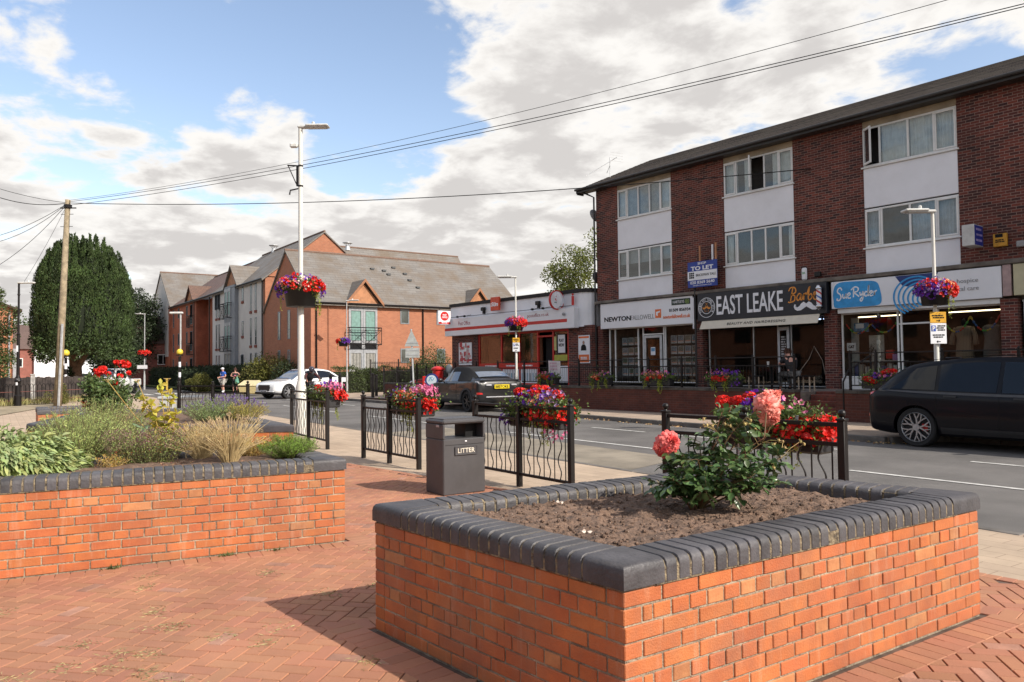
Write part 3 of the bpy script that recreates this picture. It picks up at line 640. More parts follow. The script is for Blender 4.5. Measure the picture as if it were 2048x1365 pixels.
mb.box(XL,XL+.3,FY+.3,BY,0,9.0);mb.box(XR-.3,XR,FY+.3,BY,0,9.0);mb.box(XL+.3,XR-.3,BY-.3,BY,0,9.0)
mb.add([(XL,FY,9),(XL,BY,9),(XL,27.0,10.9)],[(0,1,2)]);
for a,b in((-22.0,-21.72),(-17.12,-16.78),(-12.18,-11.76),(-7.30,-6.90),(-2.2,-1.8)):mb.box(a,b,FY-.02,FY+.3,0,3.25)
mb.build('brick_wall',M['shopbrick'],sp)
mb=MB();mb.bbox(XL-.05,XR,FY-.16,FY+.3,4.13,4.25,.02);mb.bbox(XL,XR,FY+.32,FY+.6,3.2,4.13,.02);mb.build('concrete_band',PM('dirty concrete',(0.16,0.14,0.12),.9,var=.35,scale=2),sp)
# roof with courses of tiles as real steps, low pitch
rf=MB();ez,ey,rz_,ry=8.98,FY-.42,11.05,27.0;xl,xr=-22.75,4.5;Ls=math.hypot(ry-ey,rz_-ez);nc=26;uvs=[]
for s_ in(1,-1):
 for k in range(nc):
  t0,t1=k/nc,(k+1)/nc;lift=.016
  def pt(x,t,l):
   yy=ey+(ry-ey)*t;zz=ez+(rz_-ez)*t+l
   if s_<0:yy=2*ry-yy
   return(x,yy,zz)
  x0=xl+(0.035 if k%2 else 0)+random.uniform(-.02,.02)
  v=[pt(x0,t0,lift),pt(xr,t0,lift),pt(xr,t1,.002),pt(x0,t1,.002),pt(x0,t0,-.02),pt(xr,t0,-.02)]
  rf.add(v,[(0,1,2,3),(4,5,1,0)]);uvs+=[[(x0,t0*Ls),(xr,t0*Ls),(xr,t1*Ls),(x0,t1*Ls)],[(x0,t0*Ls),(xr,t0*Ls),(xr,t0*Ls),(x0,t0*Ls)]]
rf.uv=uvs;rf.build('roof',M['tile_dark'],sp)
mb=MB();mb.tube([(xl,ey-.06,ez-.02),(xr,ey-.06,ez-.02)],.05,10);mb.box(xl,xr,ey+.01,ey+.035,ez-.14,ez-.012);mb.box(xl+.05,xr,ey+.036,FY-.01,ez-.14,ez-.12)
mb.box(xl,xl+.035,ey+.04,FY,ez-.2,ez-.06)
mb.add([(xl+x_,y_,z_)for x_ in(.005,.03)for y_,z_ in((ey,ez-.16),(ey,ez-.005),(ry,rz_-.005),(ry,rz_-.16))],[(0,1,2,3),(7,6,5,4),(1,5,6,2),(0,3,7,4)])
mb.build('gutter',PM('black gutter',(0.03,0.026,0.024),.45),sp)
for P_ in([(-22.6,ey-.06,8.95),(-22.3,FY-.2,8.75),(-22.06,FY-.07,8.6),(-22.06,FY-.07,.8)],[(-16.98,FY-.14,4.4),(-16.98,FY-.14,.8)]):mb=MB();mb.tube(P_,.037,8);mb.build('downpipe',PM('black pipe',(0.014,0.012,0.012),.45),sp)
mb=MB();mb.tube([(-16.98,FY-.26,4.02),(-16.98,FY-.26,2.9)],.028,8);mb.build('white_pipe',M['white'],sp)
# white panels and windows
def upper_window(x0,x1,z0,z1,divs,opens=(),cur=M['curtain'],curs=None):
 w=MB();y0,y1=FY+.0,FY+.07;t=.055
 w.bbox(x0,x1,y0+.02,y1,z0,z0+t,.008);w.bbox(x0,x1,y0+.02,y1,z1-t,z1,.008);w.bbox(x0,x0+t,y0+.018,y1,z0+t,z1-t,.008);w.bbox(x1-t,x1,y0+.018,y1,z0+t,z1-t,.008)
 xs=[x0+(x1-x0)*d for d in divs]
 for x in xs:w.bbox(x-.03,x+.03,y0+.016,y1,z0+t,z1-t,.008)
 w.bbox(x0-.05,x1+.05,y0-.05,y1,z0-.045,z0-.002,.01)
 wo_=w.build('window',M['upvc'],sp)
 e=[x0]+xs+[x1]
 for i in range(len(e)-1):
  a,b=e[i]+.035,e[i+1]-.035;g=MB()
  if i in opens:
   c=a if opens[i]<0 else b;Lw=(b-a)+.02;th=opens[i];sgn=1 if c==a else-1;Mx=Matrix.Translation((c,y0+.0,0))@Matrix.Rotation(th,4,'Z')
   f=MB();a1,b1=(0,Lw)if sgn>0 else(-Lw,0)
   for q in((a1,b1,z0+.05,z0+.11),(a1,b1,z1-.11,z1-.05),(a1,a1+.05,z0+.11,z1-.11),(b1-.05,b1,z0+.11,z1-.11)):f.bbox(q[0],q[1],-.03,.02,q[2],q[3],.006,0,Mx)
   f.build('sash',M['upvc'],wo_);g.box(a1+.04,b1-.04,-.006,.0,z0+.1,z1-.1,0,Mx);g.build('pane',M['glass'],wo_);continue
  if i in(0,len(e)-2):
   f=MB()
   for q in((a,b,z0+.05,z0+.095),(a,b,z1-.095,z1-.05),(a,a+.04,z0+.095,z1-.095),(b-.04,b,z0+.095,z1-.095)):f.bbox(q[0],q[1],y0+.0,y0+.05,q[2],q[3],.008)
   f.build('sash',M['upvc'],wo_)
  g.box(a,b,y0+.035,y0+.041,z0+.04,z1-.04);g.build('pane',M['glass'],wo_)
  k=(curs or{}).get(i,None)
  if k=='dark':continue
  cm=MB();mat=cur
  if k=='blind':
   for q in range(int((z1-z0)/.045)):cm.box(a,b,FY+.12,FY+.14,z0+q*.045,z0+q*.045+.034)
   mat=PM('grey slat blind',(0.50,0.52,0.54),.8)
  elif k=='half':cm.box(a-.02,b+.02,FY+.15,FY+.165,z0+(z1-z0)*.52,z1);mat=PM('grey roller blind',(0.36,0.39,0.42),.8)
  elif k=='side':
   n=10;P=[(a+(b-a)*.55*q/n,FY+.16+.02*math.sin(q*2.2))for q in range(n+1)]if i==0 else[(b-(b-a)*.55*q/n,FY+.16+.02*math.sin(q*2.2))for q in range(n+1)]
   for q in range(n):cm.quad((P[q][0],P[q][1],z0),(P[q+1][0],P[q+1][1],z0),(P[q+1][0],P[q+1][1],z1),(P[q][0],P[q][1],z1))
  else:
   n=26;P=[(a-.03+(b-a+.06)*q/n,FY+.16+.018*math.sin(q*1.9+i))for q in range(n+1)]
   for q in range(n):cm.quad((P[q][0],P[q][1],z0),(P[q+1][0],P[q+1][1],z0),(P[q+1][0],P[q+1][1],z1),(P[q][0],P[q][1],z1))
  cm.build('curtain',mat,wo_)
F4=[.19,.40,.61,.80]
for bi,(a,b)in enumerate(BAYS):
 mb=MB()
 for z0,z1 in((4.25,4.99),(6.24,7.42)):mb.bbox(a+.002,b-.002,FY+.01,FY+.1,z0,z1,.006)
 mb.build('white_panel',M['render'],sp)
 mb=MB();mb.bbox(a+.002,b-.002,FY+.012,FY+.1,8.66,8.97,.006);mb.build('header_panel',PM('stained board',(0.36,0.30,0.22),.85,var=.2,scale=2),sp)
 mb=MB();mb.box(a-.3,b+.3,FY+.9,FY+1.0,4.9,8.8);mb.box(a-.3,b+.3,FY+.31,FY+.9,4.86,4.9);mb.box(a-.3,b+.3,FY+.31,FY+.9,6.3,7.3);mb.build('room_back',PM('dim room wall',(0.13,0.12,0.12),.9),sp)
 if bi==0:
  upper_window(a,b,7.47,8.66,F4,{},curs={1:'blind',2:'blind',3:'blind'});upper_window(a,b,5.04,6.20,[.19,.40,.60,.80],{},curs={i:'half' for i in range(5)})
 elif bi==1:
  upper_window(a,b,7.47,8.66,[.19,.40,.60,.80],{2:R(-62)},curs={2:'dark',3:'side',1:'side'});upper_window(a,b,5.04,6.20,[.19,.40,.60,.80],{},curs={1:'dark',2:'dark',3:'dark',0:'side',4:'side'})
 elif bi==2:
  upper_window(a,b,7.47,8.66,[.19,.50,.77],{0:R(-40)},curs={});upper_window(a,b,5.04,6.20,[.19,.50,.77],{},curs={1:'dark'},cur=PM('pale blue curtain',(0.5,0.58,0.68),.9))
 else:
  upper_window(a,b,7.47,8.66,F4,{});upper_window(a,b,5.04,6.20,F4,{})
  # ---- shop fronts
def signboard(x0,x1,z0,z1,y,mat,name='shop_sign',depth=.08):
 mb=MB();mb.bbox(x0,x1,y,y+depth,z0,z1,.012);return mb.build(name,mat,sp)
def frontframe(x0,x1,z0,z1,verts,mat,trans=None,name='window_frame',w=.05,y=FY+.16):
 mb=MB();mb.bbox(x0,x1,y,y+.06,z0,z0+w,.006);mb.bbox(x0,x1,y,y+.06,z1-w,z1,.006)
 for x in verts:mb.bbox(x-w/2,x+w/2,y-.003,y+.063,z0+w,z1-w,.006)
 if trans:
  for a,b,z in trans:mb.bbox(a,b,y+.002,y+.058,z,z+w,.006)
 f=mb.build(name,mat,sp);g=MB();g.box(x0+.02,x1-.02,y+.03,y+.036,z0+.03,z1-.03);g.build('pane',M['glassdark'],f);return f
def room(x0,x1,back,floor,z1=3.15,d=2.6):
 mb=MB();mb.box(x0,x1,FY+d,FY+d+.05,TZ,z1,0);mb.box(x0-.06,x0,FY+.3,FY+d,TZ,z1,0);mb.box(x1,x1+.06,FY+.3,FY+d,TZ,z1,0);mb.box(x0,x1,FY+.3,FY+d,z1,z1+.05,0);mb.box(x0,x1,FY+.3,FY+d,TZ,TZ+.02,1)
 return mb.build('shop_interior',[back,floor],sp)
 # estate agent
s1=signboard(-21.72,-17.10,3.10,4.12,FY-.14,M['white'])
lettering('NEWTON',(-20.78,FY-.145,3.47),1.42,.19,M['ink'],s1,off=.03,ext=.004);lettering('FALLOWELL',(-19.47,FY-.145,3.47),1.18,.18,PM('thin grey print',(0.30,0.30,0.31),.5),s1,ext=.004,off=.004)
mb=MB();mb.bbox(-18.84,-18.55,FY-.148,FY-.138,3.39,3.72,.004,0);mb.prism([(-18.79,3.50),(-18.71,3.46),(-18.71,3.57),(-18.60,3.60),(-18.60,3.66),(-18.79,3.62)],.142-FY+0,.150-FY+0,1,Matrix(((1,0,0,0),(0,0,-1,0),(0,1,0,0),(0,0,0,1))));mb.build('logo',[M['orange'],M['white']],s1)
mb=MB();mb.bbox(-18.05,-17.2,FY-.150,FY-.139,3.82,4.04,.003);mb.build('small_board',PM('dark green print',(0.01,0.03,0.02),.5),s1)
lettering('HARTLEYS',(-17.72,FY-.154,3.93),.52,.10,M['white'],s1);lettering('H',(-17.33,FY-.154,3.93),.08,.09,PM('lime print',(0.35,0.5,0.1),.5),s1)
mb=MB();mb.lathe([(.085,0),(.085,.004),(.073,.004),(.073,0)],20,M=frameM((-17.33,FY-.150,3.93),(1,0,0),(0,0,1)),closed=True);mb.build('ring',PM('lime ring',(0.35,0.5,0.1),.5),s1)
lettering('01509 856934',(-17.68,FY-.145,3.64),.98,.12,M['ink'],s1,off=.025);lettering('newtonfallowell.co.uk',(-17.83,FY-.145,3.41),1.25,.14,M['orange'],s1,off=.02)
signboard(-21.9,-17.04,4.02+.10,4.14,FY-.2,M['dark'],'sign_rail',.2)
frontframe(-21.55,-17.16,TZ+.12,3.12,[-21.5,-21.2,-19.98,-19.72,-18.70,-18.62,-17.2],M['upvc'],[(-19.72,-18.7,2.78)])
mb=MB()
for q in((-19.66,-18.76,TZ+.05,TZ+.25),(-19.66,-18.76,2.66,2.76),(-19.66,-19.55,TZ+.25,2.66),(-18.87,-18.76,TZ+.25,2.66)):mb.bbox(q[0],q[1],FY+.12,FY+.155,q[2],q[3],.008)
d_=mb.build('door',PM('grey white door',(0.5,0.51,0.52),.4),sp);mb=MB();mb.box(-19.55,-18.87,FY+.13,FY+.137,TZ+.25,2.66);mb.build('pane',M['glassdark'],d_)
mb=MB();mb.bbox(-19.53,-18.9,FY+.22,FY+.24,1.3,2.6,.005);mb.build('orange_panel',PM('orange partition',(0.50,0.14,0.045),.7,var=.3),sp)
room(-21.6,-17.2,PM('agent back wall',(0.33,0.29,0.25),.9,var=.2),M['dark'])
cols=[PM('photo print '+str(i),c,.5,var=.5,scale=30)for i,c in enumerate([(0.22,0.26,0.28),(0.30,0.27,0.22),(0.16,0.20,0.14),(0.28,0.33,0.40)])]
def house_cards(x0,x1,nx,zs,hang,lab,grp='property display boards in the agent window'):
 t=thing('display_board',lab,'display',((x0+x1)/2,FY+.34,TZ),0,grp);w=(x1-x0)/nx
 fr=MB()
 for i in range(nx+1):x=x0+w*i-(x0+x1)/2;fr.tube([(x,0.02,.15),(x,.02,1.95)],.006,5)
 fr.build('wire',M['greyframe'],t)
 for r_,z in enumerate(zs):
  mb=MB()
  for i in range(nx):
   a=x0+w*i+.03-(x0+x1)/2;b=a+w-.06;mb.box(a,b,0,.01,z-TZ,z-TZ+.30,0);mb.box(a+.015,b-.015,-.004,0,z-TZ+.10,z-TZ+.285,2+random.randrange(4));mb.box(a+.015,b-.015,-.004,0,z-TZ+.07,z-TZ+.092,1)
   for q in range(2):mb.box(a+.02,b-.05,-.003,0,z-TZ+.018+q*.022,z-TZ+.026+q*.022,6)
  mb.build('property_card',[M['white'],M['orange']]+cols+[M['greyink']],t)
house_cards(-21.0,-20.02,3,[1.2,1.62,2.02,2.42],True,'grid of property cards in the left window of the estate agent')
house_cards(-18.52,-17.22,4,[1.2,1.62,2.02,2.42],True,'grid of property cards in the right window of the estate agent')
mb=MB();mb.box(-19.3,-19.08,FY+.112,FY+.118,2.0,2.3);mb.box(-19.28,-19.10,FY+.109,FY+.112,2.14,2.27,1);tag(mb.build('notice',[M['white'],PM('blue notice',(0.12,0.3,0.5),.5)]),'small blue and white notice stuck on the glazed door of the estate agent','notice')
# barber
s2=signboard(-16.80,-11.96,3.15,4.13,FY-.26,M['charcoal'],depth=.22)
yS=FY-.266
lettering('EAST LEAKE',(-14.70,yS,3.66),2.55,.66,M['white'],s2,off=.012,ext=.008)
# engraved round badge, moustache, tools
mb=MB()
for r_ in(.355,.225):mb.lathe([(r_,0),(r_,.006),(r_-.018,.006),(r_-.018,0)],36,M=frameM((-16.40,yS+.003,3.62),(1,0,0),(0,0,1)),closed=True)
mb.build('badge_ring',M['white'],s2)
badge='TURKISH HOT TOWEL SHAVE'
for i,ch in enumerate(badge):
 if ch==' ':continue
 a=R(212-i*244/(len(badge)-1));cx,cz=-16.40+.285*math.cos(a),3.62+.285*math.sin(a);lettering(ch,(cx,yS,cz),.038 if ch!='W' else .055,.075,M['white'],s2,right=(math.sin(a),0,-math.cos(a)),up=(math.cos(a),0,math.sin(a)),off=.02)
def moustache(cx,cz,w,h,y,mat,par):
 up=[(-.5,.28),(-.47,.50),(-.40,.46),(-.43,.34),(-.37,.22),(-.28,.30),(-.20,.55),(-.10,.68),(0,.52),(.10,.68),(.20,.55),(.28,.30),(.37,.22),(.43,.34),(.40,.46),(.47,.50),(.5,.28)]
 lo=[(.46,.06),(.36,-.08),(.22,-.05),(.10,.12),(0,.26),(-.10,.12),(-.22,-.05),(-.36,-.08),(-.46,.06)]
 mb=MB();P=[(cx+a*w,cz+(b-.3)*h)for a,b in up+lo];vs=[(x,y,z)for x,z in P]+[(x,y+.006,z)for x,z in P];n=len(P)
 bm=bmesh.new();V=[bm.verts.new(v)for v in vs[:n]];f=bm.faces.new(V);bmesh.ops.triangulate(bm,faces=[f]);bm.verts.index_update();tri=[tuple(v.index for v in f.verts)for f in bm.faces];bm.free()
 mb.add(vs,tri+[(i,(i+1)%n,n+(i+1)%n,n+i)for i in range(n)]);return mb.build('moustache',mat,par)
amber=PM('amber print',(0.72,0.27,0.035),.5)
moustache(-16.40,3.62,.34,.15,yS,amber,s2);strokes([[(0,0),(1,2)],[(1,0),(0,2)]],(-16.40,yS,3.74),.09,.10,amber,s2,.012,name='crossed_tools');strokes([[(0,1),(.3,.2),(0,0)],[(1,.5),(1.2,.1)],[(2,1),(1.8,.2),(2,0)]],(-16.40,yS,3.50),.16,.07,amber,s2,.010,name='beard_marks')
strokes([[(0.0,.1),(.35,.0),(1.2,.25),(1.25,.9),(.6,1.05),(.75,1.1),(1.45,1.4),(1.3,2.0),(.5,2.05),(.15,1.6)],[(.95,2.0),(.45,.15)],[(2.45,.95),(2.1,1.15),(1.65,.65),(1.8,.2),(2.2,.45),(2.45,1.05),(2.35,.3),(2.65,.3)],[(2.65,.3),(3.0,1.1),(2.9,.2)],[(2.98,.8),(3.3,1.15),(3.5,1.0)],[(3.5,.9),(4.05,2.0),(3.75,.6),(3.95,.15),(4.4,.5),(4.3,1.0),(3.85,.75)],[(4.4,.5),(4.75,.7),(5.2,1.05),(4.85,1.15),(4.7,.4),(5.05,.15),(5.4,.5)]],(-12.74,yS,3.80),1.0,.47,amber,s2,.042,name='lettering')
moustache(-12.62,3.42,.86,.36,yS,M['white'],s2)
pole=thing('barber_pole','red white and blue barber pole with chrome caps on the black sign','barber pole',(-12.13,FY-.38,3.30))
mb=MB();seg=96;r_=.075;H_=.50
for k in range(seg):
 for j in range(20):
  t0,t1=2*math.pi*j/20,2*math.pi*(j+1)/20;z0,z1=.10+H_*k/seg,.10+H_*(k+1)/seg;ph=((j/20+k/seg*1.6)%1.0);mi=1 if ph<.2 else(2 if .5<ph<.7 else 0)
  if k%2==0:mb.add([(r_*math.cos(t),r_*math.sin(t),z)for t,z in((t0,z0),(t1,z0),(t1,.10+H_*(k+2)/seg),(t0,.10+H_*(k+2)/seg))],[(0,1,2,3)],mi)
mb.build('striped_cylinder',[M['white'],M['red'],PM('blue stripe',(0.03,0.12,0.45),.4)],pole)
chrome=PM('chrome',(0.75,0.75,0.77),.12,metal=1.0)
for z,f in((.6,1),(.10,-1)):
 mb=MB();mb.lathe([(.10,0),(.10,.04*f),(.085,.06*f),(.07,.10*f),(.035,.135*f),(.012,.15*f)],16,(0,0,z));o=mb.build('cap',chrome,pole,True)
mb=MB();mb.box(-.02,.02,.07,.13,.12,.58);mb.build('bracket',M['black'],pole)
mb=MB();mb.add([(-16.62,FY-.24,3.148),(-12.19,FY-.24,3.148),(-12.19,FY-.40,2.86),(-16.62,FY-.40,2.86),(-16.62,FY-.22,3.148),(-12.19,FY-.22,3.148),(-12.19,FY-.385,2.85),(-16.62,FY-.385,2.85)],[(0,1,2,3),(7,6,5,4),(3,2,6,7),(0,3,7,4),(1,5,6,2)]);aw=mb.build('awning',M['cream'],sp)
lettering('BEAUTY AND HAIRDRESSING',(-14.42,FY-.325,3.0),2.2,.095,M['ink'],aw,up=(0,.16,.29),off=.012,spacing=1.15)
frontframe(-16.68,-12.2,TZ+.05,3.14,[-16.62,-14.82,-13.9,-13.42,-12.26],PM('silver frame',(0.42,0.43,0.44),.35,metal=.5),None,w=.035)
mb=MB()
for q in((-13.86,-13.46,TZ+.05,TZ+.2),(-13.86,-13.46,2.70,2.82),(-13.86,-13.80,TZ+.2,2.7),(-13.55,-13.46,TZ+.2,2.7)):mb.bbox(q[0],q[1],FY+.1,FY+.15,q[2],q[3],.008)
d_=mb.build('door',PM('grey barber door',(0.45,0.47,0.5),.4),sp);mb=MB();mb.box(-13.8,-13.55,FY+.12,FY+.126,TZ+.2,2.7);mb.build('pane',M['glassdark'],d_)
printlines((-13.67,FY+.112,2.15),.19,[.05]*9,PM('faded window text',(0.35,0.35,0.36),.6),d_)
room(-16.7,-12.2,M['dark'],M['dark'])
mb=MB()
for i in range(4):mb.box(-13.1+i*.24,-12.97+i*.24,FY+1.2,FY+1.26,3.05,3.09)
mb.build('strip_light',emis('cold strip light',(0.55,0.65,1.0),3.0),sp)
mb=MB();mb.tube([(-13.3,FY+.14,1.15),(-12.8,FY+.14,1.75),(-12.62,FY+.14,2.15),(-12.35,FY+.14,1.7),(-12.25,FY+.14,1.2)],.012,6);mb.build('window_decal',PM('decal print',(0.33,0.27,0.22),.6),sp)
# charity shop
s3=signboard(-11.86,-7.22,3.27,4.10,FY-.14,M['white'])
sky_b=PM('sky blue print',(0.03,0.30,0.66),.5);navy=PM('navy print',(0.012,0.035,0.18),.5)
def flat(name,pts,y,mat,par,th=.004):
 mb=MB();n=len(pts);bm=bmesh.new();V=[bm.verts.new((p[0],y,p[1]))for p in pts];f=bm.faces.new(V);bmesh.ops.triangulate(bm,faces=[f]);bm.verts.index_update();tri=[tuple(v.index for v in f.verts)for f in bm.faces];bm.free()
 vs=[(p[0],y,p[1])for p in pts]+[(p[0],y+th,p[1])for p in pts];mb.add(vs,tri+[(i,(i+1)%n,n+(i+1)%n,n+i)for i in range(n)]);return mb.build(name,mat,par)
rr=[Vector(p)for p in[(-11.78,3.5),(-11.80,3.7),(-11.74,3.95),(-11.58,4.06),(-11.2,4.065),(-10.62,4.03),(-10.43,3.95),(-10.36,3.75),(-10.32,3.5),(-10.36,3.34),(-10.55,3.285),(-11.1,3.29),(-11.68,3.29),(-11.78,3.38)]]
flat('blue_shape',catmull(rr+[rr[0]],4)[:-1],FY-.146,sky_b,s3)
strokes([[(.75,1.55),(.55,1.95),(.2,1.75),(.15,1.3),(.5,.95),(.6,.5),(.35,.1),(.05,.15),(.1,.4)],[(.85,1.0),(.85,.55),(1.0,.35),(1.2,.6),(1.3,1.05),(1.25,.5),(1.4,.35)],[(1.5,.65),(1.85,.85),(1.75,1.1),(1.5,.85),(1.6,.35),(1.95,.35)],[(2.35,1.75),(2.3,.4)],[(2.0,1.5),(2.5,1.9),(2.95,1.7),(2.85,1.25),(2.4,1.1),(2.7,.8),(3.05,.45)],[(3.15,1.1),(3.25,.6),(3.45,.75),(3.6,1.15),(3.55,.2),(3.35,-.25),(3.2,0.0),(3.6,.45)],[(4.22,.95),(3.95,1.1),(3.78,.75),(3.95,.42),(4.25,.8),(4.36,2.0),(4.26,1.2),(4.28,.4)],[(4.4,.7),(4.8,.9),(4.7,1.15),(4.45,.9),(4.55,.45),(4.9,.5)],[(5.05,1.1),(5.05,.5),(5.15,.95),(5.4,1.15)]],(-11.06,FY-.148,3.68),1.22,.46,M['white'],s3,.040)
flat('navy_shape',[(-9.92,4.09),(-9.72,3.80),(-9.5,3.75),(-8.9,3.9),(-8.75,4.09)],FY-.146,navy,s3)
for k in range(6):strokes([[(math.cos(R(a))*(1-.13*k)*.62,math.sin(R(a))*(1-.13*k)*.55)for a in range(60,245,12)]],(0,0,0),1,1,sky_b,s3,.05,box=(-.5,-.5,.5,.5),name='swirl').location=(-9.35+k*.05,FY-.15,3.48-k*.02)
lettering('Providing incr',(-9.0,FY-.147,3.78),.62,.10,M['greyink'],s3);lettering('edible',(-8.53,FY-.147,3.79),.34,.12,sky_b,s3,off=.02);lettering('hospice',(-8.02,FY-.147,3.775),.52,.15,M['greyink'],s3);lettering('neurological care',(-8.32,FY-.147,3.56),1.14,.15,M['greyink'],s3)
mb=MB();mb.bbox(-11.72,-7.3,FY-.05,FY+.22,3.12,3.265,.01);mb.build('blind_box',M['upvc'],sp)
frontframe(-11.72,-7.3,TZ+.35,3.14,[-11.69,-10.02,-9.92,-9.02,-8.92,-7.33],M['upvc'],[(-10.0,-8.97,2.7)])
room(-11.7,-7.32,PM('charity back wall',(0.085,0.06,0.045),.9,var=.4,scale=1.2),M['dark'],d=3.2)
mb=MB();mb.bbox(-11.72,-10.02,FY+.1,FY+.16,TZ,TZ+.34,.01);mb.bbox(-8.95,-7.3,FY+.1,FY+.16,TZ,TZ+.34,.01);mb.build('stall_riser',M['upvc'],sp)
mb=MB();mb.box(-11.4,-10.85,FY+.6,FY+.65,3.0,3.03);mb.box(-10.7,-10.1,FY+.6,FY+.65,3.0,3.03);mb.box(-8.8,-7.5,FY+.6,FY+.65,2.99,3.02);mb.build('strip_light',emis('warm strip light',(1.0,0.82,0.55),5.0),sp)
# goods in the charity shop windows
def garment(x,lab,mat,mat2,sleeves):
 t=thing('mannequin',lab,'mannequin',(x,FY+.62,TZ+.35));mb=MB();mb.lathe([(.02,0),(.16,.004),(.02,.03),(.015,.75)],10);mb.build('stand',M['greyframe'],t)
 mb=MB();mb.lathe([(.03,0),(.05,.04),(.065,.12),(.05,.2),(.02,.24)],10,(0,0,1.42));mb.build('neck',M['ink'],t,True)
 mb=MB();pr=[(.20,.55),(.205,.7),(.18,.95),(.165,1.1),(.19,1.25),(.21,1.38),(.16,1.44),(.07,1.46)];n=22;vs=[];fs=[]
 for r_,z in pr:
  for k in range(n):a=2*math.pi*k/n;q=1+.05*math.sin(a*7);vs.append((r_*q*math.cos(a)*1.15,r_*q*math.sin(a)*.6,z))
 for i in range(len(pr)-1):
  for k in range(n):fs.append((i*n+k,i*n+(k+1)%n,(i+1)*n+(k+1)%n,(i+1)*n+k))
 mb.add(vs,fs,0)
 if sleeves:
  for s_ in(-1,1):mb.tube([(s_*.2,0,1.40),(s_*.29,-.02,1.18),(s_*.31,-.05,.93)],[.06,.06,.085],8,0)
 mb.build('dress',mat,t,True)
stripe,ts,ps,os_=mat_new('knitted stripe');tcs=node(ts,'ShaderNodeTexCoord');wv=node(ts,'ShaderNodeTexWave',{'Vector':tcs.outputs['Object'],'Scale':9.0});mxx=node(ts,'ShaderNodeMix',{'Factor':wv.outputs['Fac'],'A':(0.36,0.27,0.19,1),'B':(0.22,0.16,0.12,1)},data_type='RGBA');ts.links.new(mxx.outputs['Result'],ps.inputs['Base Color']);ps.inputs['Roughness'].default_value=.9
garment(-8.42,'mannequin in a beige striped long knit with sleeves in the charity shop window',stripe,None,True)
garment(-7.72,'mannequin in a sleeveless grey dress in the charity shop window',PM('grey knit',(0.16,0.155,0.15),.9),None,False)
def shelf_goods():
 t=thing('display_shelf','white slatted shelf unit with bags and small goods in the left charity shop window','shelf',(-10.85,FY+.5,TZ+.3))
 mb=MB();mb.box(-.78,-.55,.1,.13,.1,1.9);mb.box(-.3,.15,.25,.28,.1,1.35)
 for z in(.55,):mb.box(-.8,.8,0,.4,z,z+.02)
 mb.build('panel',PM('white slat board',(0.5,0.5,0.49),.7),t)
 for i in range(9):
  mb=MB();x=-.7+i*.17;h=random.uniform(.22,.4);mb.bbox(x,x+.13,.05,.2,.1,.1+h,.01);mb.build('boxed_goods',PM('goods %d'%i,random.choice([(0.6,0.6,0.58),(0.1,0.13,0.3),(0.4,0.35,0.3),(0.12,0.3,0.35),(0.55,0.5,0.45)]),.6),t)
 mb=MB();mb.bbox(.28,.50,.05,.2,.62,.88,.02);mb.build('red_bag',M['red'],t);mb=MB();mb.bbox(.50,.68,.0,.12,.57,.76,.01);mb.build('pink_box',PM('mauve box',(0.5,0.25,0.5),.6),t)
 for k,(x,z,r_)in enumerate([(.02,1.13,.07),(-.12,.80,.06),(.05,.76,.045)]):
  mb=MB();mb.lathe([(r_,0),(r_,.03),(r_*.2,.045)],16,M=frameM((x,.2,z),(1,0,0),(0,0,1)));mb.build('white_plate',M['white'],t)
 mb=MB();mb.tube([(-.2,.15,.57),(-.2,.15,.8),(-.12,.15,.95)],.01,5)
 P=np.array([[-.2+random.uniform(-.08,.1),.15+random.uniform(-.03,.03),random.uniform(.7,1.05)]for _ in range(50)]);leaves(mb,P,rdir(50),.07,.025);mb.build('twig',PM('dark twig',(0.03,0.035,0.02),.8),t)
shelf_goods()
mb=MB();mb.box(-11.58,-11.30,FY+.21,FY+.22,1.98,2.22);o=mb.build('window_sign',M['white']);tag(o,'small white sign reading CAT in the left charity shop window','sign');lettering('CAT',(-11.44,FY+.206,2.10),.18,.09,M['ink'],o,off=.04)
mb=MB();mb.box(-11.4,-10.95,FY+.33,FY+.34,2.55,2.82);mb.box(-11.35,-11.1,FY+.326,FY+.33,2.66,2.8,1);o=mb.build('poster',[PM('blue poster',(0.10,0.24,0.42),.6,var=.5,scale=12),M['white']]);tag(o,'blue poster hung high in the left charity shop window','poster')
def garland(x0,x1,z,sag,k,lab):
 t=thing('paper_garland',lab,'garland',((x0+x1)/2,FY+.27,z),0,'paper garlands in the charity shop windows');gm=[PM('garland red',(0.6,0.05,0.03),.6),PM('garland green',(0.1,0.4,0.06),.6),PM('garland yellow',(0.6,0.42,0.05),.6),PM('garland blue',(0.03,0.12,0.35),.6)]
 mb=MB();n=int((x1-x0)/.055);P=[]
 for i in range(n+1):
  u=i/n;ph=(u*k)%1;zz=-sag*(1-(2*ph-1)**2);P.append(Vector(((u-.5)*(x1-x0),0,zz)))
 for i in range(n):
  a,b=P[i],P[i+1];mb.tube([a,(a+b)/2,b],[.012,.030,.012],6,(i//2)%4)
 mb.build('paper_chain',gm,t)
garland(-11.62,-10.08,2.80,.30,2,'red green and yellow paper garland across the left charity shop window');garland(-8.85,-7.4,2.85,.42,2,'red green and yellow paper garland across the right charity shop window')
